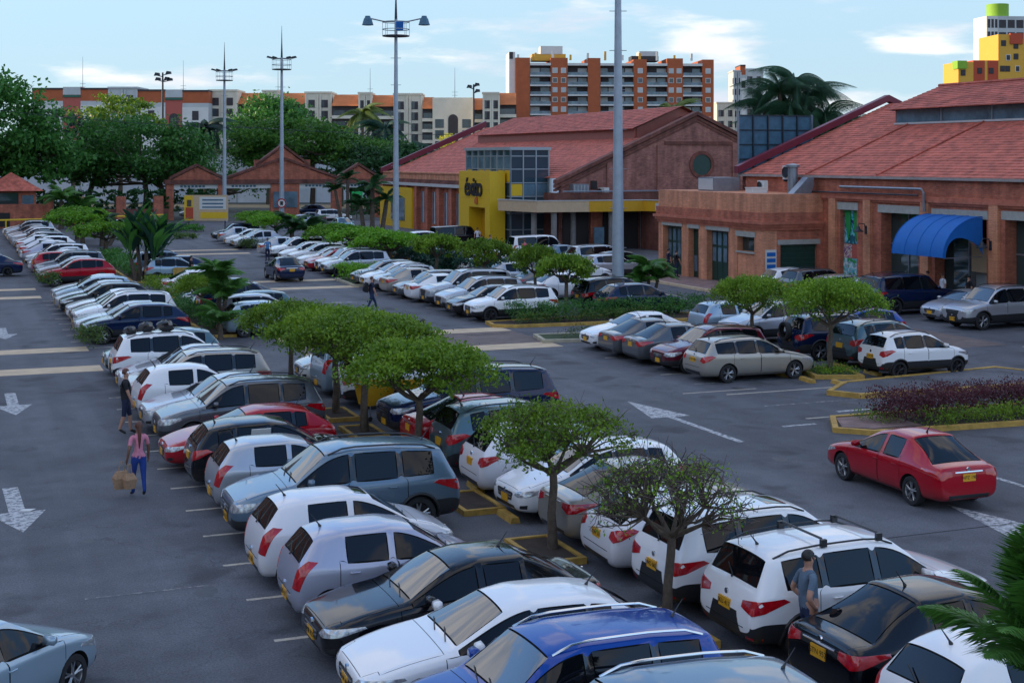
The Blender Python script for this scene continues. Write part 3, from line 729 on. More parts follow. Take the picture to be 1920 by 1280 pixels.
mat('roof_tile', (.47, .12, .08), .8, var=.5, vscale=1.6, bump=.5, bscale=12); mat('roof_tile2', (.41, .105, .075), .85, var=.55, vscale=1.3, bump=.5, bscale=12)
mat('maroon_sheet', (.15, .012, .03), .45, var=.15); mat('gutter_metal', (.38, .33, .31), .5, .3, var=.2)
mat('red_sheet', (.30, .085, .06), .5, var=.12)
mat('yellow_panel', (.70, .44, .012), .45, var=.04); mat('cream_panel', (.55, .40, .25), .6, var=.08); mat('orange_panel', (.60, .32, .01), .5, var=.05)
mat('concrete', (.22, .21, .20), .85, var=.2); mat('metal_grey', (.27, .30, .34), .4, .7, var=.15); mat('pole_paint', (.36, .42, .48), .45, .3, var=.12, vscale=2)
mat('dark_metal', (.035, .045, .06), .5, .4); mat('green_door', (.008, .045, .035), .4, var=.15); mat('green_slat', (.02, .07, .06), .5)
mat('tower_frame', (.36, .42, .46), .4, .4); mat('tower_glass', (.04, .075, .10), .06, ior=1.8); mat('shop_glass', (.025, .05, .05), .05, ior=1.7)
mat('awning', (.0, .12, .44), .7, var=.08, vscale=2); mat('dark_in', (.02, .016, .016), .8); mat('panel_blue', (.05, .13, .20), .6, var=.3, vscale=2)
mat('bark', (.10, .075, .055), .9, var=.4, vscale=8, bump=.6, bscale=20); mat('soil', (.045, .03, .022), .95, var=.4)
mat('grass_base', (.03, .05, .015), .95, var=.4); mat('far_ground', (.07, .075, .06), .95, var=.3, vscale=.05)
mat('apt_brick', (.40, .105, .04), .85, var=.12, vscale=.5); mat('apt_white', (.62, .62, .60), .7, var=.06, vscale=.5); mat('apt_glass', (.03, .045, .06), .12, ior=1.7, var=.5, vscale=.4)
mat('apt_blueglass', (.10, .17, .22), .15, ior=1.6, var=.5, vscale=.5); mat('apt_cream', (.66, .61, .50), .8, var=.1, vscale=.3); mat('apt_grey', (.46, .49, .50), .8, var=.1, vscale=.3)
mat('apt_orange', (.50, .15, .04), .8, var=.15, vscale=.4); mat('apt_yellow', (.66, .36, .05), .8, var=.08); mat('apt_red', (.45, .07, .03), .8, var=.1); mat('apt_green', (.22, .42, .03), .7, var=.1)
mat('apt_pink', (.42, .10, .08), .8, var=.1); mat('apt_dark', (.04, .035, .04), .7, var=.3); mat('green_roof', (.02, .12, .08), .7)
mat('warehouse', (.70, .74, .80), .8, var=.15, vscale=.2)
leafmat('leaf_umbrella', (.06, .15, .012), (.27, .42, .03)); leafmat('leaf_bright', (.08, .22, .012), (.20, .42, .03)); leafmat('leaf_dark', (.016, .06, .022), (.05, .15, .04))
leafmat('leaf_mid', (.03, .12, .03), (.09, .26, .04)); leafmat('leaf_deep', (.012, .048, .034), (.035, .10, .06)); leafmat('leaf_purple', (.045, .012, .02), (.14, .04, .05))
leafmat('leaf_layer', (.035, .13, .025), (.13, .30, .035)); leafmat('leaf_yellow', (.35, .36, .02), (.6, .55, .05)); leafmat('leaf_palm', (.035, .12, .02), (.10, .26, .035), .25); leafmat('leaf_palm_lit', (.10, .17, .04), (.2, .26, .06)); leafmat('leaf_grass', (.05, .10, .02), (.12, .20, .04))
leafmat('twig', (.05, .035, .035), (.10, .07, .06), .0); leafmat('leaf_weep', (.022, .075, .04), (.055, .15, .07))

# ------------------------------------------------------------------ ground, roads, markings
def struct(name, mb, m, **k):
    o = mb.build(name, m, **k); o['kind'] = 'structure'; return o
def lot(name, m, kind='structure'):
    """an MB whose (x, y) are lot coordinates (u, v)"""
    b = MB(); return b
def LB(b, name, m, kind='structure', smooth=False):
    o = b.build(name, m, smooth=smooth, rot=(0, 0, TH)); o['kind'] = kind; return o
g = MB().add([(-2500,-600,0),(2500,-600,0),(2500,4000,0),(-2500,4000,0)], [(0,1,2,3)]); struct('ground', g, MATS['far_ground'], loc=(0,0,-.02))
g = MB().add([(-34,-20,.0),(60,-20,.0),(60,172,.0),(-34,172,.0)], [(0,1,2,3)]); LB(g, 'parking_lot', MATS['asphalt'])
Z1, Z2 = .004, .008
def sheet(name, rects, m, z=Z1):
    b = MB()
    for u0, u1, v0, v1 in rects: b.add([(u0,v0,z),(u1,v0,z),(u1,v1,z),(u0,v1,z)], [(0,1,2,3)])
    return LB(b, name, m)
# crossing walkways: cream bands with pavers between
for vv, us in ((52.2, (-34, 5.2)), (52.2, (12.8, 23.0))):
    sheet('walkway_band', [(us[0], us[1], vv, vv+1.5)], MATS['cream_band']); sheet('walkway_band', [(us[0], us[1], vv+5.6, vv+7.0)], MATS['cream_band'])
    if us[0] > 0: sheet('walkway', [(us[0], us[1], vv+1.5, vv+5.6)], MATS['paver_pink'])
for vv, us in ((80.6, (-34, 4.8)), (80.6, (15.8, 22.5))):
    sheet('walkway_band', [(us[0], us[1], vv, vv+1.4)], MATS['cream_band']); sheet('walkway_band', [(us[0], us[1], vv+5.2, vv+6.4)], MATS['cream_band'])
for vv in (112.5,):
    sheet('walkway_band', [(14, 22.5, vv, vv+1.4)], MATS['cream_band']); sheet('walkway_band', [(14, 22.5, vv+5.0, vv+6.2)], MATS['cream_band'])
sheet('paved_forecourt', [(32.9, 39.9, 46.0, 60.5)], MATS['paver_pink'])
# stall lines
for k, v in enumerate([10.9+2.2*i for i in range(17)] + [54.0+4.6+2.25*i for i in range(10)]):
    sheet('stall_line', [(4.75, 9.4, v, v+.11)], MATS['worn_line'])
for i in range(8): sheet('stall_line', [(23.1, 27.6, 35.0+2.25*i, 35.12+2.25*i)], MATS['faint_line'] if i % 2 else MATS['worn_line'])
for i in range(9): sheet('stall_line', [(22.5, 26.6, 61.6+2.2*i, 61.72+2.2*i)], MATS['worn_line'])
sheet('stall_line', [(13.3, 15.6, 29.9, 30.0)], MATS['faint_line']); sheet('stall_line', [(.5, 4.6, 19.3, 19.38)], MATS['faint_line']); sheet('stall_line', [(2.2, 4.5, 25.2, 25.27)], MATS['faint_line'])
def arrow(u, v, ang, L=3.2, wd=1.05, name='direction_arrow', m='worn_white', stem=.30, head=.42):
    c, s = math.cos(ang), math.sin(ang)
    pts = [(-L/2,-stem/2),(L/2-L*head,-stem/2),(L/2-L*head,-wd/2),(L/2,0),(L/2-L*head,wd/2),(L/2-L*head,stem/2),(-L/2,stem/2)]
    b = MB(); q = [(u+x*c-y*s, v+x*s+y*c, Z1) for x, y in pts]; b.add(q, [(0,1,5,6),(2,3,4)]); b.v.append((0,0,0)) if False else None
    return LB(b, name, MATS[m])
arrow(1.4, 32.3, -math.pi/2 + .02, 4.2, 1.15, stem=.34, head=.42)
arrow(19.6, 36.2, math.pi/2, 6.8, 1.25, stem=.2, head=.42)
arrow(1.9, 46.2, -math.pi/2, 4.2, 1.1, stem=.34); arrow(2.3, 64.9, -math.pi/2, 4.2, 1.1, stem=.34)
arrow(18.5, 72.5, -.1, 3.4, 1.2, stem=.3, m='faint_line'); arrow(20.2, 22.0, math.pi/2, 6.4, 1.2, stem=.18)
sheet('lane_line', [(21.8, 22.9, 34.2, 34.35)], MATS['worn_white']); sheet('lane_line', [(22.9, 23.05, 25.8, 28.6)], MATS['worn_white'])
sheet('lane_line', [(21.9, 24.6, 40.2, 40.3)], MATS['worn_line']); sheet('lane_line', [(20.5, 22.6, 56.9, 57.0)], MATS['worn_white']); sheet('lane_line', [(24.6, 25.8, 35.6, 35.8)], MATS['worn_white'])
sheet('lane_line', [(40.0, 43.5, 45.2, 45.35)], MATS['worn_line']); sheet('lane_line', [(40.0, 43.5, 42.2, 42.35)], MATS['worn_line'])
# drips and patches
mat('oil_stain', (.045, .045, .052), .55, var=.3, vscale=6); mat('asphalt_patch', (.080, .085, .10), .85, var=.3, vscale=9, bump=.5, bscale=60)
rs = random.Random(12)
def blot(name, u, v, r, m, z=.002, k=14, sq=1.0):
    ph = [rs.uniform(.65, 1.2) for _ in range(k)]; b = MB(); b.add([(u+r*ph[i]*math.cos(2*math.pi*i/k), v+r*sq*ph[i]*math.sin(2*math.pi*i/k), z) for i in range(k)], [tuple(range(k))]); LB(b, name, MATS[m])
for u, v, r in ((4.2,24.9,.22),(3.9,28.3,.16),(4.6,31.0,.2),(2.6,29.0,.12),(4.3,33.9,.2),(3.4,24.0,.1),(24.6,38.6,.3),(25.6,36.6,.22),(24.1,40.4,.25),(19.4,30.6,.18),(20.6,39.5,.15),(21.8,46.0,.2),(22.6,44.2,.25),(4.4,27.0,.14),(18.2,44,.2),(1.0,26.0,.1),(3.9,36.2,.18),(4.1,38.4,.2),(22.8,48.5,.2)):
    blot('oil_stain', u, v, r, 'oil_stain', .002, 14, 1.5)
    for _ in range(3): blot('oil_stain', u+rs.uniform(-.5,.5), v+rs.uniform(-.6,.6), r*.25, 'oil_stain', .0025, 8)
b = MB(); b.add([(13.2,47.6,.0015),(18.9,47.2,.0015),(19.1,50.3,.0015),(13.4,50.6,.0015)], [(0,1,2,3)]); LB(b, 'asphalt_patch', MATS['asphalt_patch'])
b = MB(); b.add([(-3.2,37.4,.0015),(.9,37.0,.0015),(1.0,38.6,.0015),(-3.1,39.1,.0015)], [(0,1,2,3)]); LB(b, 'asphalt_patch', MATS['asphalt_patch'])
# utility trench across the right lane
sheet('asphalt_joint', [(14.5, 21.5, 23.4, 23.43)], MATS['interior'])
def kerbed(name, poly, fill, kerb='kerb_yellow', h=.14, wd=.16, label=None, top=None):
    """raised island: kerb ring with the fill a little below its top"""
    n = len(poly); c = (sum(p[0] for p in poly)/n, sum(p[1] for p in poly)/n)
    inn = []
    for i, p in enumerate(poly):
        a = Vector(poly[i-1]); b_ = Vector(p); d = Vector(poly[(i+1) % n]); e1 = (b_-a).normalized(); e2 = (d-b_).normalized()
        n1 = Vector((-e1.y, e1.x)); n2 = Vector((-e2.y, e2.x)); q = (n1+n2); q = q/ max(q.dot(n1), .3); cand = b_+q*wd
        inn.append(tuple(cand))
    area = sum(poly[i][0]*poly[(i+1) % n][1]-poly[(i+1) % n][0]*poly[i][1] for i in range(n))
    if area < 0: return kerbed(name, poly[::-1], fill, kerb, h, wd, label, top)
    b = MB(); vs = [(x,y,0) for x,y in poly]+[(x,y,h) for x,y in poly]+[(x,y,h) for x,y in inn]+[(x,y,0) for x,y in inn]
    fs = []
    for i in range(n):
        j = (i+1) % n; fs += [(i,j,j+n,i+n),(i+n,j+n,j+2*n,i+2*n),(i+2*n,j+2*n,j+3*n,i+3*n)]
    b.add(vs, fs); LB(b, name+'_kerb', MATS[kerb])
    b = MB(); z = top if top is not None else h-.03
    b.add([(x,y,z) for x,y in inn], [tuple(range(n))]); LB(b, name+'_fill', MATS[fill])
kerbed('hedge_island', [(22.6,33.0),(23.4,32.2),(34.5,31.4),(44,31.4),(44,34.0),(30,34.4),(23.6,34.6)], 'soil')
kerbed('paved_nose', [(22.95,33.05),(23.6,32.55),(25.2,32.5),(25.2,34.2),(23.6,34.3)], 'paver_pink', 'paver_pink', h=.125, wd=.05, top=.13)
kerbed('asphalt_island', [(26.0,38.3),(26.6,37.3),(35.0,37.0),(35.6,38.0),(34.6,40.6),(27.6,39.7)], 'asphalt', h=.16)
kerbed('shrub_island', [(22.6,59.2),(23.6,58.6),(33.6,58.0),(34.6,60.2),(31,61.2),(22.8,60.6)], 'soil')
kerbed('side_island', [(22.6,53.4),(26.5,52.6),(26.5,55.0),(23,55.4)], 'grass_base', 'kerb_cream')
kerbed('tree_planter', [(27.5,41.2),(29.1,40.6),(29.6,42.6),(28.0,43.2)], 'grass_base')
kerbed('back_island', [(22.2,81.0),(27.5,79.8),(31.5,80.5),(31.5,86.2),(22.4,86.0)], 'grass_base', 'kerb_cream')
for pv in (20.0, 24.9, 29.0, 32.7, 37.5, 40.4, 46.4): kerbed('planter', [(10.1,pv-.9),(11.05,pv-.9),(11.05,pv+.9),(10.1,pv+.9)], 'soil', h=.12, wd=.10)
kerbed('planter_strip', [(10.2,60),(11.4,60),(11.4,80),(10.2,80)], 'soil', h=.12)
kerbed('planter_strip', [(10.4,88),(11.8,88),(11.8,112),(10.4,112)], 'soil', h=.12)
# pavement in front of the shops
b = MB(); b.prism([(40.1,69.4),(43.4,69.4),(47.0,88),(47.0,104),(41.5,104),(40.2,86)], 0, .14); LB(b, 'pavement', MATS['paver_pink'])
b = MB(); b.prism([(39.9,69.2),(40.1,69.4),(40.2,86),(40.0,86)], 0, .15); LB(b, 'pavement_kerb', MATS['cream_band'])

def wheel_stop(u, v, label, du=.0):
    b = MB(); b.extr([(-.11,0),(.11,0),(.075,.12),(-.075,.12)], 'y', -.42, .42)   # profile in x-z, length in y
    o = b.build('wheel_stop', MATS['kerb_yellow'], loc=W(u, v), rot=(0,0,TH+rad(random.uniform(-6,6)))); tag(o, label, 'wheel stop', 'yellow concrete wheel stops'); return o

# ------------------------------------------------------------------ foliage builders
def leaf_mesh(name, P, size, rng, aspect=.55, up=.35, droop=None):
    """one diamond leaf per point"""
    n = len(P); d = rng.normal(size=(n,3)); d /= np.linalg.norm(d, axis=1)[:,None]
    if droop is not None: d = d*.35 + np.array(droop); d /= np.linalg.norm(d, axis=1)[:,None]
    nn = rng.normal(size=(n,3)); nn[:,2] += up*3; s = np.cross(d, nn); s /= (np.linalg.norm(s, axis=1)[:,None]+1e-9)
    L = (size*rng.uniform(.6,1.3,size=n))[:,None]; 
    V = np.empty((n,4,3)); V[:,0] = P-d*L*.5; V[:,1] = P+s*L*aspect*.5; V[:,2] = P+d*L*.5; V[:,3] = P-s*L*aspect*.5
    me = bpy.data.meshes.new(name); me.vertices.add(n*4); me.loops.add(n*4); me.polygons.add(n)
    me.vertices.foreach_set('co', V.reshape(-1)); me.loops.foreach_set('vertex_index', np.arange(n*4, dtype=np.int32))
    me.polygons.foreach_set('loop_start', np.arange(0, n*4, 4, dtype=np.int32)); me.update(calc_edges=True); return me
def blob(rng, c, r, n, hollow=.55):
    """points in an ellipsoid, denser towards its skin"""
    q = rng.normal(size=(n,3)); q /= np.linalg.norm(q, axis=1)[:,None]; t = rng.uniform(hollow**3, 1, size=n)**(1/3.)
    return np.array(c) + q*t[:,None]*np.array(r)
def clumps(rng, centres, r, per):
    return np.concatenate([np.array(c) + rng.normal(size=(per,3))*np.array(r)*rng.uniform(.6,1.25) for c in centres])

UMB = {}
def umbrella_proto(key, seed, R, zb, zt, trunk_h, n_cl, per, leaf, twigs=0, lean=0.0, split=1):
    rng = np.random.default_rng(seed)
    cs = []
    lay = zt-zb
    while len(cs) < n_cl:
        x, y = rng.uniform(-1,1,2); rr = math.hypot(x, y)
        if rr > 1: continue
        edge = .82+.18*math.sin(3*math.atan2(y,x)+seed)+.1*math.sin(7*math.atan2(y,x)+seed*2)
        if rr > edge: continue
        top = zb + lay*(.38+.62*(1-rr**2.6)) + .05*lay*math.sin(9*x+seed)*math.cos(8*y)
        bot = zb + lay*.18*rng.uniform(0,1)
        z = top if rng.random() < .72 else rng.uniform(bot, top)
        cs.append((x*R, y*R, z+rng.normal()*.04))
    P = clumps(rng, cs, (R*.095, R*.095, lay*.085), per)
    crown = leaf_mesh('crown', P, leaf, rng)
    t = MB(); pts = [(0,0,0),(lean*.3,0.03,trunk_h*.45),(lean*.7,-.02,trunk_h*.8),(lean,0,trunk_h)]
    t.tube(pts, [.115,.09,.085,.08], 9)
    tr = t.mesh('trunk', True, 60)
    l = MB(); sel = rng.choice(len(cs), min(len(cs), 26+twigs//2), replace=False)
    forks = []
    for k in range(7):
        a = 2*math.pi*k/7+rng.uniform(-.3,.3); f = Vector((lean+math.cos(a)*R*.38, math.sin(a)*R*.38, trunk_h+(zb-trunk_h)*.6+lay*rng.uniform(.1,.35)))
        b0 = Vector((lean,0,trunk_h-.12*rng.random())); mid = (b0+f)*.5+Vector((0,0,-.06+.1*rng.random())); l.tube([b0, mid, f], [.055,.04,.028], 6); forks.append(f)
    for i in sel:
        c = Vector(cs[i]); f = min(forks, key=lambda q: (q-c).length); m_ = (f+c)*.5+Vector(rng.normal(size=3)*.06); l.tube([f, m_, c], [.024,.014,.006], 4)
    limbs = l.mesh('limb', True, 60)
    tw = None
    if twigs:
        q = MB()
        for k in range(twigs):
            c = Vector(cs[rng.integers(len(cs))]); d = Vector(rng.normal(size=3)); d.z *= .6; d = d.normalized()*.42; m_ = c+d*.5+Vector(rng.normal(size=3)*.07)
            q.tube([c, m_, c+d], [.010,.007,.004], 3)
        tw = q.mesh('twigs')
    UMB[key] = (crown, tr, limbs, tw)
def umbrella(key, u, v, label, rz=0, s=1.0, m='leaf_umbrella', group='flat topped trees in the planters', name='umbrella_tree'):
    crown, tr, limbs, tw = UMB[key]
    t = thing(name, label, 'tree', W(u, v, .08), rz, group); t.scale = (s,)*3 if not isinstance(s, tuple) else (s[0], s[0], s[1])
    for me in (crown,):
        if not me.materials: me.materials.append(MATS[m])
    for me in (tr, limbs):
        if not me.materials: me.materials.append(MATS['bark'])
    c = link('crown', crown, None, t); paint_slot(c, MATS[m]); link('trunk', tr, None, t); link('limbs', limbs, None, t)
    if tw:
        if not tw.materials: tw.materials.append(MATS['twig'])
        o = link('twigs', tw, None, t); o['kind'] = 'stuff'
    return t
def big_tree(name, label, x, y, parts, m='leaf_mid', trunk=None, leaf=.42, per=60, dens=1.0, seed=1, group='large trees beyond the car park', bark='bark'):
    """parts: ellipsoids (dx, dy, z, rx, ry, rz, clumps)"""
    rng = np.random.default_rng(seed); t = thing(name, label, 'tree', (x, y, 0), 0, group); P = []; allc = []
    for dx, dy, z, rx, ry, rz, nc in parts:
        c = blob(rng, (dx,dy,z), (rx,ry,rz), int(nc*dens*.8), .5); c = c[c[:,2] > z-rz*.8]; allc.append(c)
        P.append(clumps(rng, c, (rx*.11+.2, ry*.11+.2, rz*.08+.12), per))
    link('crown', leaf_mesh('crown', np.concatenate(P), leaf, rng), MATS[m], t)
    ts = trunk or [(0,0)]
    C = np.concatenate(allc)
    for tx, ty in ts:
        h = parts[0][2]-parts[0][5]*.5; b = MB(); b.tube([(tx,ty,0),(tx*.9+.2,ty,h*.5),(tx*.7,ty,h)], [.42,.33,.27], 9); link('trunk', b.mesh('trunk', True, 60), MATS[bark], t)
        for k in range(9):
            c = C[rng.integers(len(C))]; s0 = Vector((tx*.75, ty, h*rng.uniform(.6,1))); e = Vector(c)*.9; m_ = (s0+e)*.5+Vector((0,0,-.4))
            l = MB(); l.tube([s0,m_,e],[.2,.12,.05],6); link('limb', l.mesh('limb', True, 60), MATS[bark], t)
    return t
def frond_mesh(L, n, leaflet, arch=.5, droop=.9, wid=.055, seed=0, hang=.4):
    rng = random.Random(seed); b = MB(); pts = []
    for i in range(n+1):
        t = i/n; pts.append(Vector((L*(t-.12*t*t), 0, L*(arch*t - droop*t*t))))
    b.tube(pts, [.03*(1-.8*i/n)*L/2.2 for i in range(n+1)], 4)
    for i in range(2, n+1):
        t = i/n; p = pts[i]; dr = (pts[i]-pts[i-1]).normalized(); l = leaflet*math.sin(math.pi*min(1,(t*.86+.12)))*rng.uniform(.85,1.1)
        for s in (1,-1):
            for kk in (0, .5):
                q = p-(pts[i]-pts[i-1])*kk; d = (dr*.75+Vector((0, s, -hang+rng.uniform(-.15,.15)))).normalized(); e = q+d*l+Vector((0,0,-l*.18)); m_ = q+d*l*.5
                side = dr*wid*.5
                b.add([tuple(q-side),tuple(q+side),tuple(m_+side),tuple(e),tuple(m_-side)], [(0,1,2,3,4)])
    return b.mesh('frond')
def palm(name, label, loc, h, frond, nf, m='leaf_palm', r=.11, tilt=(.2,1.25), seed=0, cat='palm', group=None, s=1.0, bulge=False, cluster=None):
    t = thing(name, label, cat, loc, 0, group); t.scale = (s,)*3; rng = random.Random(seed)
    for cx_, cy_, hh in (cluster or [(0,0,h)]):
        b = MB(); b.tube([(cx_*.4,cy_*.4,0),(cx_*.7,cy_*.7,hh*.5),(cx_,cy_,hh)], [r*1.3,r,r*.85], 8); link('trunk', b.mesh('trunk', True, 60), MATS['bark'], t)
        for k in range(nf):
            a = 2*math.pi*k/nf*1.0+rng.uniform(-.25,.25); el = rng.uniform(*tilt)
            if not frond.materials: frond.materials.append(MATS[m])
            o = link('frond', frond, None, t, (cx_,cy_,hh), (0, -el+.35, a)); o.scale = (rng.uniform(.85,1.1),)*3; paint_slot(o, MATS[m])
    return t
def paddle_mesh(L=2.2, wd=.40):
    b = MB(); n = 9; vs = []
    for i in range(n+1):
        t = i/n; x = L*t; z = L*(.12*t-.38*t*t*t) ; ww = 0.018 if t < .38 else wd*.5*math.sin(math.pi*min(1,(t-.36)/.66))**.7+.004
        vs += [(x,-ww,z+ww*.35),(x,0,z),(x,ww,z+ww*.35)]
    fs = []
    for i in range(n): fs += [(3*i,3*i+3,3*i+4,3*i+1),(3*i+1,3*i+4,3*i+5,3*i+2)]
    b.add(vs, fs); return b.mesh('leaf')
def bush(name, label, u, v, size, m, n=900, leaf=.09, seed=1, cat='shrub', group=None, z0=.1, rz=0, per=22):
    """leafy mass in a box (length along u, along v, height)"""
    rng = np.random.default_rng(seed); a, b_, h = size; nc = max(6, n//per)
    c = np.stack([rng.uniform(-a/2,a/2,nc), rng.uniform(-b_/2,b_/2,nc), z0+h*rng.uniform(.12,1,nc)**.7], 1)
    P = clumps(rng, c, (.16*min(1,a), .16*min(1,b_), .09), per); P = P[P[:,2] > .03]
    o = link(name, leaf_mesh(name, P, leaf, rng), MATS[m], None, W(u, v), (0,0,TH+rz)); return tag(o, label, cat, group)
# ------------------------------------------------------------------ buildings
def bthing(name, label, u, v, cat='building', group=None): return thing(name, label, cat, W(u, v), TH, group)
def BL(b, name, m, parent, kind=None, smooth=False):
    o = b.build(name, MATS[m] if isinstance(m, str) else m, parent, smooth)
    if kind: o['kind'] = kind
    return o
def courses(b, u0, z0, u1, z1, v0, v1, step=.36, riser=.045, shift=None):
    """stepped tile courses from the eave (u0,z0) up to (u1,z1)"""
    L = math.hypot(u1-u0, z1-z0); n = max(2, int(L/step)); du, dz = (u1-u0)/n, (z1-z0)/n
    for i in range(n):
        a, z = u0+du*i, z0+dz*i; s = shift or (0, 0)
        k0 = i/n
        va, vb = v0+s[0]*k0, v1+s[1]*k0
        b.add([(a,va,z+riser),(a+du,va,z+dz+.008),(a+du,vb,z+dz+.008),(a,vb,z+riser),(a,va,z-.02),(a,vb,z-.02)], [(0,1,2,3),(4,0,3,5)])

# ---- hall with the shops (right)
h2 = bthing('market_hall', 'long brick market hall with wide red tiled roof and skylight strip, behind the blue awning', 47, 78.6)
OFF = (47, 78.6)
V0, V1 = 20.0, 78.6
def hb(): return MB(OFF)
openings = [(66.3, 67.9, .15, 4.65), (60.9, 64.1, .25, 4.62), (55.7, 59.6, .14, 4.55), (50.2, 54.4, .25, 4.6), (44.5, 48.7, .25, 4.6), (38.5, 43, .25, 4.6)]
wall = hb(); edges = [V1] + [x for o_ in openings for x in (o_[1], o_[0])] + [V0]
for i in range(0, len(edges), 2): wall.box(47.0, 47.9, edges[i+1], edges[i], 0, 5.15)
BL(wall, 'wall', 'brick', h2, 'stuff') if False else None
for i in range(0, len(edges), 2):
    a, c = edges[i+1], edges[i]; BL(hb().box(47.0, 47.9, a, c, 0, 5.15), 'pier', 'brick', h2)
    if c-a > 1: BL(hb().box(46.82, 47.0, (a+c)/2-.32 if c-a < 3 else a+.25, (a+c)/2+.32 if c-a < 3 else a+.9, 0, 5.3), 'pilaster', 'brick_light', h2)
for o_ in openings:
    BL(hb().box(47.02, 47.85, o_[0], o_[1], o_[3]+.42, 5.15), 'spandrel', 'brick', h2)
    BL(hb().box(46.96, 47.8, o_[0]-.12, o_[1]+.25, o_[3], o_[3]+.42), 'lintel', 'lintel', h2)
    if o_[2] > .2: BL(hb().box(47.0, 47.8, o_[0], o_[1], 0, o_[2]), 'plinth', 'brick_dark', h2)
for z0, z1, p in ((5.15, 5.27, .10), (5.27, 5.40, .20), (5.40, 5.55, .12)): BL(hb().box(47-p, 48, V0, V1, z0, z1), 'cornice', 'brick_trim', h2)
BL(hb().box(47.05, 48, V0, V1, 5.55, 6.42), 'frieze', 'brick', h2); BL(hb().box(46.8, 47.15, V0, V1+.1, 6.42, 6.56), 'gutter', 'gutter_metal', h2)
BL(hb().box(47.05, 69, V1-.4, V1, 0, 6.4), 'end_wall', 'brick_gable', h2)
BL(hb().extr([(47.2,6.4),(69.2,6.4),(58.2,11.0)], 'y', V1-.4, V1-.02), 'gable', 'brick_gable', h2)
b = hb(); courses(b, 46.9, 6.55, 54.35, 9.62, V0, V1-.2); courses(b, 54.35, 9.62, 58.1, 11.15, 72.7, V1-.2); BL(b, 'roof_tiles', 'roof_tile', h2, 'stuff')
b = hb(); b.add([(58.1,V0,11.1),(69.5,V0,6.5),(69.5,V1,6.5),(58.1,V1,11.1)], [(0,1,2,3)]); BL(b, 'rear_slope', 'roof_tile', h2)
for vv in (64.4, 71.2): BL(hb().tube([(46.9,vv,6.64),(54.4,vv+.0,9.72)], .055, 5), 'roof_ridge_strip', 'roof_tile2', h2)
# maroon verge on the far gable
b = hb(); b.add([(46.6,V1-.25,6.6),(58.1,V1-.25,11.32),(69.6,V1-.25,6.6),(46.6,V1+.25,6.6),(58.1,V1+.25,11.32),(69.6,V1+.25,6.6),
                 (46.6,V1-.25,7.05),(58.1,V1-.25,11.75),(69.6,V1-.25,7.05),(46.6,V1+.25,7.05),(58.1,V1+.25,11.75),(69.6,V1+.25,7.05)],
                [(0,1,7,6),(1,2,8,7),(3,9,10,4),(4,10,11,5),(6,7,10,9),(7,8,11,10),(0,6,9,3)]); BL(b, 'verge', 'maroon_sheet', h2)
# raised skylight strip and upper roof
for k in range(12):
    a = 72.5-k*4.35; b = hb(); b.box(54.3, 54.36, a-4.25, a, 9.72, 10.5); BL(b, 'skylight_pane', 'apt_blueglass', h2); BL(hb().box(54.22, 54.40, a-4.35, a-4.25, 9.62, 10.55), 'mullion', 'metal_grey', h2)
BL(hb().box(54.15, 54.45, 20, 72.6, 9.60, 9.71), 'skylight_sill', 'white_band', h2); BL(hb().box(54.3, 61.9, 72.5, 72.6, 9.6, 10.6), 'skylight_end', 'brick_dark', h2)
b = hb(); courses(b, 53.7, 10.52, 57.9, 12.05, V0, 72.9); BL(b, 'upper_roof_tiles', 'roof_tile2', h2, 'stuff')
b = hb(); b.add([(57.9,V0,12.02),(62.4,V0,10.5),(62.4,72.9,10.5),(57.9,72.9,12.02)], [(0,1,2,3)]); BL(b, 'upper_rear_slope', 'roof_tile2', h2)
BL(hb().extr([(53.8,10.45),(62.3,10.45),(57.9,11.98)], 'y', 72.45, 72.55), 'upper_gable', 'brick_dark', h2)
BL(hb().tube([(57.9,V0,12.1),(57.9,73,12.1)], .11, 6), 'ridge_cap', 'roof_tile2', h2)
# shop fronts set back in the openings
for i, o_ in enumerate(openings):
    a, c, z0, z1 = o_
    if i == 0: continue
    if i == 2:
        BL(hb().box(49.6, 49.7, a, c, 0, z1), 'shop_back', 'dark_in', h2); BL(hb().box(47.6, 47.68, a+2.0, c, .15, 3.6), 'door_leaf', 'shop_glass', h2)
        BL(hb().box(47.95, 48.0, a+.5, a+1.9, .15, 3.3), 'door_leaf', 'apt_grey', h2); BL(hb().box(47.55, 47.66, a+1.92, a+2.0, .15, 3.9), 'door_frame', 'metal_grey', h2)
        BL(hb().box(47.5, 47.6, a+.3, a+1.7, 1.9, 3.2), 'menu_board', 'cream_panel', h2)
    else:
        f = BL(hb().box(47.62, 47.72, a, c, 2.9, 2.98), 'window_transom', 'metal_grey', h2)
        for k in range(2):
            w0 = a+(c-a)*k/2; BL(hb().box(47.66, 47.70, w0+.04, w0+(c-a)/2-.02, z0, z1), 'shop_window', 'shop_glass', h2)
            BL(hb().box(47.6, 47.74, w0, w0+.06, z0, z1), 'window_frame', 'metal_grey', h2)
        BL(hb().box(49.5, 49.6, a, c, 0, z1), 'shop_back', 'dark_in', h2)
BL(MB(OFF).tube([(46.7,67.5,5.95),(46.7,60.3,5.95),(46.7,60.1,5.75),(46.7,60.1,4.8)], .07, 7), 'drain_pipe', 'metal_grey', h2, smooth=True)
BL(MB(OFF).tube([(46.72,72.0,5.62),(46.72,60.6,5.62)], .05, 6), 'conduit', 'dark_metal', h2, smooth=True)
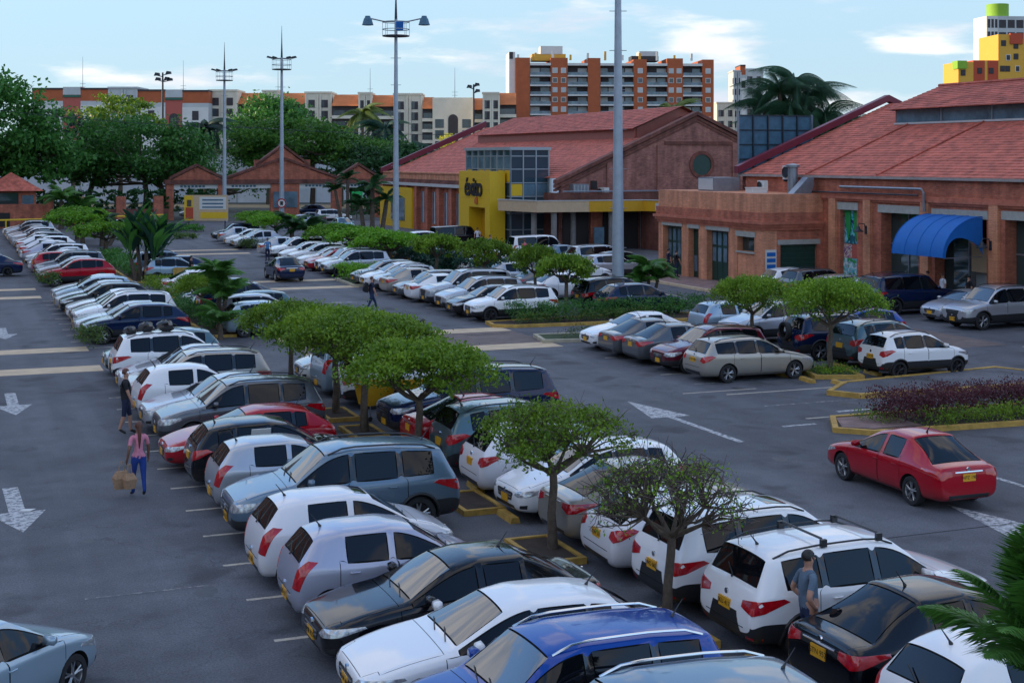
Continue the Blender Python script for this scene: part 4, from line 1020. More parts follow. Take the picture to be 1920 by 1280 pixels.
# printed banner hung in the narrow bay (abstract coloured print, several sheets)
bn = bthing('shop_banner', 'tall printed banner with green drapes hanging in the narrow bay beside the brick box', 47.1, 67.1, 'banner')
def bannermat(nm, cols, sc):
    m, t, b = newmat(nm); b.inputs['Roughness'].default_value = .5
    co = t.nodes.new('ShaderNodeTexCoord'); n = t.nodes.new('ShaderNodeTexNoise'); n.inputs['Scale'].default_value = sc; n.inputs['Detail'].default_value = 2; n.inputs['Distortion'].default_value = 1.2
    t.links.new(co.outputs['Object'], n.inputs['Vector']); r = t.nodes.new('ShaderNodeValToRGB'); r.color_ramp.interpolation = 'CONSTANT'
    el_ = r.color_ramp.elements; el_[0].color = (*cols[0],1); el_[0].position = 0; el_[1].color = (*cols[1],1); el_[1].position = .44
    for k, c in enumerate(cols[2:]): e = el_.new(.5+.06*k); e.color = (*c,1)
    t.links.new(n.outputs[0], r.inputs[0]); t.links.new(r.outputs[0], b.inputs['Base Color']); MATS[nm] = m
bannermat('print_a', [(.01,.10,.14),(.03,.35,.42),(.2,.6,.7),(.02,.04,.12)], 2.2); bannermat('print_b', [(.5,.25,.2),(.6,.55,.5),(.12,.03,.12),(.3,.1,.25)], 3); bannermat('print_c', [(.02,.30,.08),(.35,.35,.5),(.05,.5,.55),(.6,.65,.7)], 2.5)
mat('drape_green', (.01,.26,.06), .6)
O2 = (47.1, 67.1)
BL(MB(O2).box(47.3,47.34,66.3,67.9,2.75,4.62), 'banner_sheet', 'print_a', bn)
for s0, s1, t0, t1 in ((66.35,66.75,66.95,67.1),(67.85,67.45,67.25,67.1)):
    BL(MB(O2).add([(47.24,s0,4.6),(47.24,t0 if s0<67 else t0,4.6),(47.24,t0,3.5) ,(47.24,s0+(t0-s0)*.6,2.9),(47.27,s0,4.6),(47.27,t0,4.6),(47.27,t0,3.5),(47.27,s0+(t0-s0)*.6,2.9)], [(0,1,2,3),(4,5,6,7),(0,1,5,4),(1,2,6,5),(2,3,7,6),(3,0,4,7)]), 'drape', 'drape_green', bn)
BL(MB(O2).box(47.22,47.26,67.12,67.85,1.95,2.72), 'banner_sheet', 'print_b', bn); BL(MB(O2).box(47.22,47.26,66.35,67.08,1.95,2.72), 'banner_sheet', 'apt_pink', bn)
BL(MB(O2).box(47.23,47.27,66.35,67.9,.2,1.93), 'banner_sheet', 'print_c', bn)
# blue barrel awning
aw = bthing('blue_awning', 'curved royal blue fabric awning over the shop entrance', 46.8, 57.8, 'awning'); OA = (46.8, 57.8)
def arcpt(r0, r1, a): return (46.8 - r0*math.cos(a), 2.75 + r1*math.sin(a))
va, vb = 55.75, 59.75
b = MB(OA); n = 14; out_ = [arcpt(2.35, 1.95, math.pi/2*i/n) for i in range(n+1)]; inn = [arcpt(2.31, 1.91, math.pi/2*i/n) for i in range(n+1)]
vs = [(p[0], va, p[1]) for p in out_]+[(p[0], vb, p[1]) for p in out_]+[(p[0], va, p[1]) for p in inn]+[(p[0], vb, p[1]) for p in inn]; m_ = n+1
fs = [(i,i+1,i+1+m_,i+m_) for i in range(n)]+[(i+2*m_,i+3*m_,i+1+3*m_,i+1+2*m_) for i in range(n)]+[(i,i+2*m_,i+1+2*m_,i+1) for i in range(n)]+[(i+m_,i+1+m_,i+1+3*m_,i+3*m_) for i in range(n)]+[(0,m_,3*m_,2*m_)]
b.add(vs, fs); BL(b, 'canopy_cloth', 'awning', aw, smooth=True)
for vv in (va+.01, vb-.05):
    b = MB(OA); inn2 = [(46.8-1.05 - 1.22*math.cos(math.pi*i/n) + 0*i, 2.55 + 1.0*math.sin(math.pi*i/n)) for i in range(n+1)]
    o3 = [arcpt(2.30, 1.90, math.pi/2*i/n) for i in range(n+1)]; i3 = []
    for i in range(n+1):
        a = math.pi/2*i/n; q = arcpt(2.2, 1.15, a) if True else None
        x = 46.8-2.2*math.cos(a)*1.0; z = 2.75+.95*math.sin(min(math.pi, a*1.75)) - (.25 if i == n else .0)
        i3.append((x, min(z, o3[i][1]-.01)))
    vs = [(p[0],vv,p[1]) for p in o3]+[(p[0],vv,p[1]) for p in i3]+[(p[0],vv+.03,p[1]) for p in o3]+[(p[0],vv+.03,p[1]) for p in i3]
    fs = [(i,i+1,i+1+m_,i+m_) for i in range(n)]+[(i+2*m_,i+3*m_,i+1+3*m_,i+1+2*m_) for i in range(n)]+[(i+m_,i+1+m_,i+1+3*m_,i+3*m_) for i in range(n)]
    b.add(vs, fs); BL(b, 'side_cloth', 'awning', aw)
for k_ in range(5):
    vv = va+(vb-va)*k_/4; pp_ = [arcpt(2.362, 1.962, math.pi/2*i/n) for i in range(n+1)]; BL(MB(OA).tube([(p[0], min(max(vv,va+.015),vb-.015), p[1]) for p in pp_], .014, 4), 'seam_piping', 'awning', aw)
for vv in (va+.06, vb-.06): BL(MB(OA).tube([(46.8,vv,2.75),(44.5,vv,2.72)], .025, 6), 'frame_tube', 'metal_grey', aw)
def wall_lamp(u, v, z, label):
    t = thing('wall_lamp', label, 'wall lamp', W(u, v, z), TH, 'black bell lamps on the brick piers')
    b = MB(); b.tube([(0,0,0),(-.1,0,.35),(-.45,0,.38),(-.5,0,.25)], .03, 6); b.box(-.03,.02,-.08,.08,-.2,.25); b.build('bracket', MATS['dark_metal'], t)
    b = MB(); b.lathe([(.02,.25),(.08,.2),(.12,.08),(.30,-.05),(.29,-.07),(.1,.06)], (-.5,0,0), 12); b.build('shade', MATS['dark_metal'], t, True)
wall_lamp(46.8, 65.2, 3.6, 'black bell wall lamp on the brick pier beside the tall banner'); wall_lamp(46.8, 55.2, 3.3, 'black bell wall lamp on the brick pier at the right end of the blue awning')

# ---- brick box with green doors
bx = bthing('brick_annex', 'low brick annex with green doors and flat parapet, left of the blue awning', 43.1, 69.6); OX = (43.1, 69.6)
def xb(): return MB(OX)
dv = [(79.4, 81.9, 0, 3.25), (77.2, 78.5, 0, 3.2), (73.6, 76.2, 0, 3.2), (70.7, 72.6, 2.15, 3.0)]
e_ = [82.5]+[x for d in dv for x in (d[1], d[0])]+[69.6]
for i in range(0, len(e_), 2): BL(xb().box(43.1, 43.9, e_[i+1], e_[i], .0, 3.45), 'pier', 'brick_light', bx)  # paler brick puts the brighter light on this face into the colour
for i, d in enumerate(dv):
    BL(xb().box(43.06, 43.85, d[0]-.12, d[1]+.12, d[3], d[3]+.3), 'lintel', 'lintel', bx)
    if d[3]+.3 < 3.449: BL(xb().box(43.12, 43.85, d[0], d[1], d[3]+.3, 3.45), 'spandrel', 'brick_light', bx)
    if d[2] > 0: BL(xb().box(43.14, 43.85, d[0], d[1], 0, d[2]), 'infill', 'brick_light', bx); BL(xb().box(43.5,43.55,d[0],d[1],d[2],d[3]), 'window', 'shop_glass', bx); BL(xb().box(43.02,43.2,d[0]-.05,d[1]+.05,d[2]-.1,d[2]), 'sill', 'lintel', bx)
    else:
        nl = 4 if d[1]-d[0] > 2 else 2
        for k in range(nl):
            a = d[0]+(d[1]-d[0])*k/nl; c = d[0]+(d[1]-d[0])*(k+1)/nl; o = BL(xb().box(43.48,43.55,a+.02,c-.02,.15,d[3]), 'door_leaf', 'green_door', bx)
            for zz0, zz1 in ((2.3,3.05),(1.3,2.15)) if i != 1 else ((.5,1.5),):
                p_ = xb().box(43.45,43.49,a+.12,c-.12,zz0,zz1).build('door_pane', MATS['apt_blueglass'], o)
BL(xb().box(43.40,43.44,77.45,77.75,2.0,2.6), 'yellow_notice', 'yellow_panel', bx)
BL(xb().box(43.12, 47.0, 69.62, 69.9, 0, 3.45), 'side_wall', 'brick', bx) if False else None
for a, c, z0, z1 in ((43.9,44.15,0,3.45),(46.6,47.02,0,3.45)): BL(xb().box(a, c, 69.6, 69.95, z0, z1), 'pier', 'brick', bx)  # deeper brick on the side face, its shade put into the colour
BL(xb().box(44.15,46.6,69.62,69.95,2.9,3.45), 'spandrel', 'brick', bx); BL(xb().box(43.95,46.8,69.56,69.9,2.62,2.9), 'lintel', 'lintel', bx)
BL(xb().box(44.15,46.6,69.8,69.88,0,2.62), 'garage_door', 'green_door', bx)
for k in range(9): BL(xb().box(44.17,46.58,69.77,69.80,.2+k*.27,.22+k*.27), 'door_rib', 'green_slat', bx)
for z0, z1, p, m_ in ((3.45,3.62,.08,'brick_trim'),(3.62,3.78,.18,'brick_trim'),(3.78,3.95,.28,'brick_trim'),(3.95,4.45,.12,'brick'),(4.45,5.5,.0,'brick_light')):
    BL(xb().box(43.1-p, 47.05, 69.6-p, 82.5+p, z0, z1), 'parapet' if z1 > 4 else 'cornice', m_, bx)
BL(xb().box(43.02,43.1,69.62,70.45,1.55,2.4) if False else xb().box(43.15,43.85,69.54,69.6,1.2,2.35), 'notice_board', 'apt_white', bx)
for k in range(3): BL(xb().box(43.22,43.78,69.52,69.54,1.3+k*.34,1.52+k*.34), 'notice_text_block', 'awning', bx)
# ---- roof plant on the annex
def thing_box(name, label, u, v, z, parts, cat, group=None):
    t = thing(name, label, cat, W(u, v, z), TH, group)
    for nm, mb, m_ in parts: mb.build(nm, MATS[m_], t)
    return t
thing_box('vent_hood', 'large grey sheet metal box on the annex roof, leftmost of the roof plant', 45.2, 78.4, 5.5, [('casing', MB().box(-.9,.9,-1.0,1.0,0,.85), 'metal_grey'), ('side_panel', MB().box(-.94,-.9,-.9,.9,.08,.78), 'apt_grey'), ('duct', MB().box(.9,1.3,-.4,.3,0,.4), 'metal_grey')], 'vent')
def ac(label, u, v, z, s=1.0, rz=TH):
    t = thing('air_conditioner', label, 'air conditioner', W(u, v, z), rz, 'white air conditioning units on the roofs'); t.scale = (s,)*3
    MB().box(-.18,.18,-.45,.45,0,.75).build('casing', MATS['apt_white'], t)
    MB().lathe([(.0,0),(.27,0),(.30,.03),(.30,.06)], (0,0,0), 14, 'z').build('fan_ring', MATS['dark_metal'], t, loc=(-.20,.1,.38), rot=(0,rad(-90),0))
    MB().box(-.16,.16,-.4,-.34,-.12,0).box(-.16,.16,.34,.4,-.12,0).build('feet', MATS['dark_metal'], t); return t
ac('small white air conditioner at the front edge of the annex roof', 45.2, 73.2, 5.62, .8); ac('white air conditioner stacked tall above the annex corner', 46.2, 71.8, 6.3, 1.1)
thing_box('flue', 'short fat metal flue with a cap on the annex roof', 46.2, 71.5, 5.5, [('stack', MB().lathe([(.3,0),(.3,1.5),(.42,1.52),(.42,1.65),(0,1.75)], (0,0,0), 12), 'metal_grey')], 'flue')
thing_box('duct_elbow', 'slanting silver duct at the right end of the annex roof', 45.9, 70.2, 5.5, [('duct', MB().extr([(-.7,0),(.5,0),(.7,.5),(.7,.95),(.3,.95),(-.1,.55)], 'y', -.3, .3), 'metal_grey')], 'duct')
thing_box('roof_box', 'flat white box lying on the annex roof', 44.4, 72.6, 5.5, [('casing', MB().box(-.5,.5,-.4,.4,0,.28), 'apt_white'), ('lid', MB().box(-.53,.53,-.43,.43,.28,.33), 'apt_white')], 'box')
ac('white air conditioner above the right end of the yellow canopy', 50.6, 106.6, 4.2, 1.25)
thing_box('roof_cabinet', 'ribbed grey metal cabinet on the canopy roof beside the tall pole', 48.3, 106.5, 4.15, [('casing', MB().box(-.7,.7,-.4,.4,0,1.3), 'metal_grey')]+[('rib', MB().box(-.6+.3*k,-.55+.3*k,-.44,-.4,.1,1.2), 'apt_grey') for k in range(5)], 'cabinet')

# ---- big blue hoarding seen from behind
hd = thing('hoarding', 'large blue panelled hoarding frame rising between the two halls', 'billboard', W(47.9, 80.6), TH, None)
for i in range(5):
    for j in range(4): MB().box(i*1.12+.03, i*1.12+1.09, 0, .05, 6.55+j*.95+.02, 6.55+j*.95+.93).build('panel', MATS['panel_blue'], hd)
for i in range(6): MB().box(i*1.12-.04, i*1.12+.04, -.12, .0, 4.5, 10.42).build('upright', MATS['dark_metal' if 0 < i < 5 else 'metal_grey'], hd)
for j in range(5): MB().box(0, 5.6, -.08, -.02, 6.52+j*.95, 6.58+j*.95).build('rail', MATS['dark_metal'], hd)
MB().box(5.62,5.7,-.1,1.8,6.55,10.35).build('side_panel', MATS['panel_blue'], hd)

# ---- supermarket hall
h1 = bthing('supermarket_hall', 'long brick supermarket hall with a red tiled gable roof, behind the yellow entrance', 47, 107.8); O1 = (47, 107.8)
def sb(): return MB(O1)
A0, A1 = 107.8, 158.0
BL(sb().box(47.0,47.5,121.5,A1,0,4.65), 'wall', 'brick', h1); BL(sb().box(47.05,47.6,A0,121.5,0,4.65), 'wall', 'brick_dark', h1)
pos = 124.0; k = 0
for vv in (123.5, 129.5, 133.2, 137.0, 140.8, 144.5, 148.2): BL(sb().box(46.55,47.0,vv,vv+.7,0,4.65), 'pilaster', 'brick', h1); BL(sb().box(46.72,47.0,vv+.9,vv+1.5,0,4.65), 'pilaster', 'brick', h1)
for vv in (130.9, 134.6, 138.4, 142.2): BL(sb().box(46.93,47.0,vv+.3,vv+1.9,.8,4.1), 'window', 'apt_blueglass', h1); BL(sb().box(46.9,46.94,vv+1.05,vv+1.15,.8,4.1), 'window_bar', 'apt_white', h1)
BL(sb().box(46.5,46.98,146.0,A1,0,4.4), 'yellow_wall', 'yellow_panel', h1); BL(sb().box(46.42,46.5,148.5,153.5,.8,3.2), 'blue_poster', 'apt_blueglass', h1)
BL(sb().box(46.4,47.2,121.5,A1,4.65,4.95), 'band', 'white_band', h1)
for z0, z1, p in ((4.95,5.15,.35),(5.15,5.35,.2),(5.35,5.95,.1),(5.95,6.1,.2)): BL(sb().box(47-p,47.5,121.5,A1+.3,z0,z1), 'cornice', 'brick_dark' if z1 < 5.4 else 'brick_light', h1)
b = sb(); courses(b, 47.2, 5.9, 55.3, 9.3, A0, A1, .4); courses(b, 55.3, 9.3, 59.6, 11.2, 149, A1, .4); BL(b, 'roof_tiles', 'roof_tile', h1, 'stuff')
b = sb(); b.add([(59.6,A0,11.2),(72.5,A0,5.8),(72.5,A1,5.8),(59.6,A1,11.2)], [(0,1,2,3)]); BL(b, 'rear_slope', 'roof_tile', h1)
BL(sb().box(55.2,55.4,110.2,149,9.2,10.15), 'skylight_wall', 'red_sheet', h1); BL(sb().box(55.4,64,110.1,110.3,9.2,10.2), 'skylight_end', 'red_sheet', h1); BL(sb().extr([(55.3,10.15),(63.9,10.15),(59.6,12.0)], 'y', 110.12, 110.28), 'upper_gable', 'red_sheet', h1)
b = sb(); courses(b, 54.8, 10.12, 59.6, 12.1, 109.6, 149.3, .4); BL(b, 'upper_roof_tiles', 'roof_tile2', h1, 'stuff')
b = sb(); b.add([(59.6,109.6,12.1),(64.4,109.6,10.1),(64.4,149.3,10.1),(59.6,149.3,12.1)], [(0,1,2,3)]); BL(b, 'upper_rear_slope', 'roof_tile2', h1)
b = sb(); b.add([(46.7,A1,5.9),(59.6,A1,11.3),(59.6,A1,12.0),(46.7,A1,6.5),(46.7,A1+.5,5.9),(59.6,A1+.5,11.3),(59.6,A1+.5,12.0),(46.7,A1+.5,6.5)], [(0,1,2,3),(4,7,6,5),(3,2,6,7),(0,3,7,4)]); BL(b, 'verge', 'maroon_sheet', h1)
# front gable wall with round window
BL(sb().box(47.05,72.3,A0-.5,A0,0,5.6), 'gable_base', 'brick_gable', h1); BL(sb().extr([(47.1,5.6),(72.3,5.6),(59.7,11.05)], 'y', A0-.5, A0-.01), 'gable', 'brick_gable', h1)
for s_, a in ((1, 46.6), (-1, 72.8)):
    L_ = 59.7-a
    for dz, dy, th in ((0, .75, .32), (-.34, .62, .26), (-.62, .54, .16)):
        P0 = (a, 5.45+dz); P1 = (59.7, 11.25+dz); b = sb(); b.add([(P0[0],A0-dy,P0[1]),(P1[0],A0-dy,P1[1]),(P1[0],A0-dy,P1[1]+th),(P0[0],A0-dy,P0[1]+th),(P0[0],A0+.1,P0[1]),(P1[0],A0+.1,P1[1]),(P1[0],A0+.1,P1[1]+th),(P0[0],A0+.1,P0[1]+th)],
            [(0,1,2,3),(4,7,6,5),(3,2,6,7),(0,4,5,1),(0,3,7,4),(1,5,6,2)]); BL(b, 'raked_cornice', 'brick_dark', h1)
for a, c in ((51.2,51.7),(55.9,56.6),(63.2,63.9)): BL(sb().box(a,c,A0-.62,A0-.5,4.5,7.2 if a < 52 else 8.7), 'pilaster', 'brick_gable', h1)
BL(sb().box(56.6,63.2,A0-.6,A0-.5,8.7,9.0), 'string_course', 'brick_dark', h1)
BL(MB().lathe([(0,0),(.95,0)], (0,0,0), 24), 'oculus_glass', 'green_door', h1).matrix_local = Matrix.Translation((60.2-47, -.53, 7.0)) @ Matrix.Rotation(rad(90), 4, 'X')
BL(MB().lathe([(.9,.0),(.9,.1),(1.2,.1),(1.2,0)], (0,0,0), 24), 'oculus_ring', 'brick_dark', h1, smooth=True).matrix_local = Matrix.Translation((60.2-47, -.5, 7.0)) @ Matrix.Rotation(rad(90), 4, 'X')
BL(sb().box(49.7,50.3,A0-.56,A0-.5,5.0,5.7), 'small_vent', 'dark_in', h1)
BL(sb().box(47.2,56,105.9,A0-.6,3.95,4.1), 'annex_roof', 'concrete', h1); BL(sb().box(46.6,60,A0-2.0,A0-.7,4.1,4.75), 'annex_upstand', 'brick_dark', h1); BL(sb().tube([(46.5,A0-2.1,4.85),(60,A0-2.1,4.85)], .06, 5), 'handrail', 'metal_grey', h1)
BL(sb().box(54.2,60,84,A0-.6,0,4.0), 'annex_block', 'brick_dark', h1)
# entrance: glass tower, yellow portal, canopy
tw = bthing('glass_tower', 'blue framed glass entrance tower rising behind the yellow sign', 44, 111); OT = (44, 111)
def tb(): return MB(OT)
BL(tb().box(44.12,47.5,111.1,121.9,.0,8.25), 'core', 'tower_glass', tw)
for k in range(8):
    vv = 111+k*1.556
    BL(tb().box(44.0,44.12,vv,vv+.09,0,8.4), 'mullion', 'tower_frame', tw)
for k in range(4): BL(tb().box(44.0+k*1.17,44.09+k*1.17,111.0,111.1,0,8.4), 'mullion', 'tower_frame', tw)
for z in (.1,1.5,2.9,4.3,5.45,6.6,7.7): BL(tb().box(44.04,44.13,111.05,121.95,z,z+.08), 'transom', 'tower_frame', tw); BL(tb().box(44.1,47.6,111.03,111.12,z,z+.08), 'transom', 'tower_frame', tw)
for k in range(7):
    for j, z in enumerate((4.3,5.45,6.6)):
        vv = 111+k*1.556
        if z < 6 : BL(tb().box(44.08,44.115,vv+.12,vv+1.5,z+.1,z+1.1), 'pane', 'yellow_panel' if (k+j) % 3 else 'tower_glass', tw)
        else: BL(tb().box(44.08,44.115,vv+.12,vv+1.5,z+.1,z+1.05), 'pane', 'apt_blueglass', tw)
for k in range(3): BL(tb().box(44.12+k*1.17,45.14+k*1.17,111.06,111.095,4.4,5.4), 'pane', 'yellow_panel' if k == 0 else 'apt_blueglass', tw)
BL(tb().box(43.9,47.7,110.9,122.1,8.25,8.5), 'roof_slab', 'tower_frame', tw); BL(tb().box(43.95,44.12,118,122,0,3.1), 'base_panel', 'apt_grey', tw)
yp = bthing('yellow_portal', 'bright yellow entrance portal carrying the black shop sign', 42.5, 112, 'portal'); OY = (42.5, 112)
def yb(): return MB(OY)
BL(yb().box(42.5,43.9,111.9,119.6,3.35,6.45), 'sign_panel', 'yellow_panel', yp); BL(yb().box(42.5,43.9,117.0,119.6,0,3.35), 'leg', 'yellow_panel', yp); BL(yb().box(42.5,43.9,111.9,113.0,0,3.35), 'leg', 'yellow_panel', yp)
BL(yb().box(43.7,43.9,113,117,0,3.34), 'recess', 'orange_panel', yp)
for z in (4.1,4.9,5.7): BL(yb().box(42.49,42.5,111.9,119.6,z,z+.02), 'panel_joint', 'orange_panel', yp)
cu = bpy.data.curves.new('sign', 'FONT'); cu.body = 'éxito'; cu.size = 2.3; cu.extrude = .05; cu.offset = .03; cu.align_x = 'CENTER'; cu.space_character = .88
to = bpy.data.objects.new('t', cu); COL.objects.link(to); me = evalmesh(to, 'sign_letters'); bpy.data.objects.remove(to); me.materials.clear()
link('sign_letters', me, MATS['ink'], yp, (-.06, 3.75, 4.35), (rad(90), 0, rad(-90))).scale = (1.05, 1.0, 1)
BL(yb().lathe([(0,0),(.16,.05),(.2,.3),(.1,.6),(0,.65)], (42.4,114.9,3.62), 8), 'orange_mark', 'apt_orange', yp, smooth=True)
cn = bthing('entrance_canopy', 'long flat canopy with cream and yellow fascia over the supermarket entrance', 44, 105.5, 'canopy'); OC = (44, 105.5)
def cb(): return MB(OC)
pts = [(42.9,111.0),(44.2,105.6),(48.6,105.2),(53.5,105.0),(54.6,102.4)]
ms = ['cream_panel','cream_panel','orange_panel','orange_panel']
for i in range(4):
    (a,b0),(c,d0) = pts[i], pts[i+1]; dx, dy = c-a, d0-b0; L_ = math.hypot(dx,dy); nx, ny = -dy/L_*.25, dx/L_*.25
    BL(cb().prism([(a,b0),(c,d0),(c+nx,d0+ny),(a+nx,b0+ny)], 3.2+.002*i, 4.08-.002*i), 'fascia', ms[i], cn)
    BL(cb().prism([(a-nx*.2,b0-ny*.2),(c-nx*.2,d0-ny*.2),(c+nx,d0+ny),(a+nx,b0+ny)], 4.09, 4.16), 'coping', 'white_band', cn)
BL(cb().prism([(43.2,111),(44.4,105.8),(53.5,105.3),(54.4,102.6),(56,103),(56,107.2),(47,107.2),(47,111)], 3.3, 3.9), 'soffit', 'apt_grey', cn)
for a, c in ((44.6,107.2),(45.8,105.9),(48.0,107),(50.9,105.8),(52.0,107)): BL(cb().lathe([(.24,0),(.24,3.3)], (a,c,0), 14), 'column', 'concrete', cn, smooth=True)
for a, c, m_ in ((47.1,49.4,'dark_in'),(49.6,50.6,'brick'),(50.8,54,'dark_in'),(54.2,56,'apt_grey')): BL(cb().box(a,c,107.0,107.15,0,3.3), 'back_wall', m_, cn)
BL(cb().box(49.4,50.3,105.9,106.0,.3,1.9), 'turquoise_board', 'apt_blueglass', cn)

# ---- gatehouse arcade at the far end
ga = bthing('brick_arcade', 'brick arcade with three gables and white sign strips at the far end', 25, 177); OG = (25, 177)
def gb(): return MB(OG)
for a, c in ((25.0,25.9),(31.3,32.2),(37.9,41.5),(45.8,47.0),(51.4,52.5)): BL(gb().box(a,c,177,178,0,4.4), 'pier', 'brick', ga)
for a, c in ((25.9,31.3),(32.2,37.9),(41.5,45.8),(47.0,51.4)):
    BL(gb().box(a,c,177.2,177.5,3.85,4.4), 'sign_strip', 'apt_white', ga)
for k, (a, c) in enumerate(((25.9,31.3),(32.2,37.9),(41.5,45.8),(47.0,51.4))):
    for j in range(7): BL(gb().box(a+.8+j*.45,a+1.1+j*.45,177.17,177.2,4.0,4.25), 'sign_letter', 'panel_blue', ga)
BL(gb().box(24.8,52.7,176.8,178.2,4.4,4.95), 'beam', 'brick_dark', ga)
def gable(a, c, zb_, zt_, m_='brick'):
    BL(gb().extr([(a,zb_),(c,zb_),((a+c)/2,zt_)], 'y', 177.1, 177.9), 'gable', m_, ga)
    for s_ in (0,1):
        P0 = (a-.2 if s_ == 0 else c+.2, zb_); P1 = ((a+c)/2, zt_+.1); b = gb(); b.add([(P0[0],176.9,P0[1]),(P1[0],176.9,P1[1]),(P1[0],176.9,P1[1]+.32),(P0[0],176.9,P0[1]+.32),(P0[0],178.1,P0[1]),(P1[0],178.1,P1[1]),(P1[0],178.1,P1[1]+.32),(P0[0],178.1,P0[1]+.32)], [(0,1,2,3),(4,7,6,5),(3,2,6,7),(0,4,5,1),(0,3,7,4)]); BL(b, 'raked_coping', 'brick_dark', ga)
gable(25.6,31.8,4.95,6.5); gable(46.6,51.9,4.95,6.6); gable(32.4,46.4,4.95,7.4); gable(36.2,42.6,6.6,9.0)
for a in (35.9,42.2): BL(gb().box(a,a+.7,177.05,177.95,6.0,7.4), 'shoulder', 'brick', ga)
BL(gb().box(25.0,25.2,178,184,0,.1), 'kerb', 'concrete', ga) if False else None
BL(gb().box(38.2,41.2,176.9,177.0,1.4,3.4), 'blue_sign', 'apt_blueglass', ga)
# left brick walls and gatehouse, yellow rail
gh = bthing('gatehouse', 'small brick gatehouse with a hipped tile roof at the far left', 6.5, 172)
b = MB((6.5,172)); b.box(4.4,9.5,170,174,0,3.9); BL(b, 'wall', 'brick', gh)
b = MB((6.5,172)); b.add([(3.6,169.2,3.9),(10.3,169.2,3.9),(10.3,174.8,3.9),(3.6,174.8,3.9),(6.9,172,6.0)], [(0,1,4),(1,2,4),(2,3,4),(3,0,4),(0,3,2,1)]); BL(b, 'roof', 'roof_tile', gh)
BL(MB((6.5,172)).box(4.8,7.6,169.9,170,1.6,3.7), 'window', 'shop_glass', gh); BL(MB((6.5,172)).box(8.0,9.2,169.9,170,1.8,3.4), 'window', 'apt_blueglass', gh)
bw = bthing('brick_wall', 'brick boundary wall with a dark opening at the far left', 0, 163, 'wall')
b = MB((0,163)); BL(b.box(-12,10.6,162.8,163.2,0,2.6), 'wall', 'brick', bw); BL(MB((0,163)).box(2.0,6.4,162.74,162.8,.2,1.7), 'opening', 'dark_in', bw); BL(MB((0,163)).box(9.9,10.9,162.6,163.4,0,3.5), 'end_pier', 'brick', bw)
bw2 = bthing('brick_wall', 'low brick wall with square piers in front of the dark hedge by the arcade', 12, 172, 'wall')
BL(MB((12,172)).box(13.8,24.5,171.8,172.2,0,1.6), 'wall', 'brick_dark', bw2)
for a in (14.2,18.5,22.8): BL(MB((12,172)).box(a,a+1.1,171.6,172.4,0,3.1), 'pier', 'brick', bw2)
def rail(u0, v0, u1, v1, label):
    t = bthing('yellow_railing', label, u0, v0, 'railing', 'yellow railings at the far end'); L_ = math.hypot(u1-u0, v1-v0); n = int(L_/3)
    MB((u0,v0)).tube([(u0,v0,1.35),(u1,v1,1.35)], .09, 6).build('rail', MATS['yellow_panel'], t)
    for k in range(n+1): a = u0+(u1-u0)*k/n; c = v0+(v1-v0)*k/n; MB((u0,v0)).tube([(a,c,0),(a,c,1.35)], .08, 6).build('post', MATS['yellow_panel'], t)
rail(-2, 150, 9.4, 153, 'yellow pipe railing in front of the brick wall at the far left'); rail(12.5, 155, 22.5, 160, 'yellow pipe railing behind the white parked car at the far left')
wh = thing('warehouse', 'long pale grey warehouse wall behind the trees on the left', 'building', (-75, 245, 0)); MB().box(-45,110,0,10,0,8.6).build('wall', MATS['warehouse'], wh); MB().box(-46,111,-.4,10.4,8.6,9.0).build('roof_edge', MATS['dark_metal'], wh)
for k in range(11): MB().box(-40+k*13.5,-39.7+k*13.5,-.12,0,0,8.6).build('rib', MATS['apt_grey'], wh)
# advertising board near the arcade
ad = thing('advert_board', 'yellow and white advertising board on posts before the brick arcade', 'billboard', W(23.3, 151.9, -.2), TH-.36); 
MB().box(0,4.6,0,.12,1.2,3.9).build('board', MATS['cream_panel'], ad); MB().box(0,.9,-.02,0,1.25,3.85).build('picture_patch', MATS['yellow_panel'], ad); MB().box(1.7,4.5,-.02,0,1.45,2.1).build('yellow_strip', MATS['yellow_panel'], ad); MB().box(1.6,4.4,-.02,0,2.4,3.7).build('text_panel', MATS['apt_white'], ad)
for k in range(3): MB().box(1.9,4.1,-.035,-.02,2.55+k*.38,2.70+k*.38).build('text_line', MATS['panel_blue'], ad)
MB().box(.3,.75,-.05,-.02,2.7,3.4).build('portrait_head', MATS['bark'], ad); MB().box(.15,.95,-.045,-.02,1.4,2.6).build('portrait_coat', MATS['apt_red'], ad)
for k in (.4, 4.2): MB().box(k,k+.12,.12,.24,0,3.8).build('post', MATS['dark_metal'], ad)
ad2 = thing('green_sign', 'small bright green sign on a post under the right arch of the brick arcade', 'sign', W(48.2,174),TH); MB().box(-.7,.7,-.05,.05,1.9,3.4).build('board', mat('signgreen', (.02,.5,.12), .5), ad2); MB().tube([(0,.1,0),(0,.1,3.2)], .06, 6).build('post', MATS['dark_metal'], ad2)

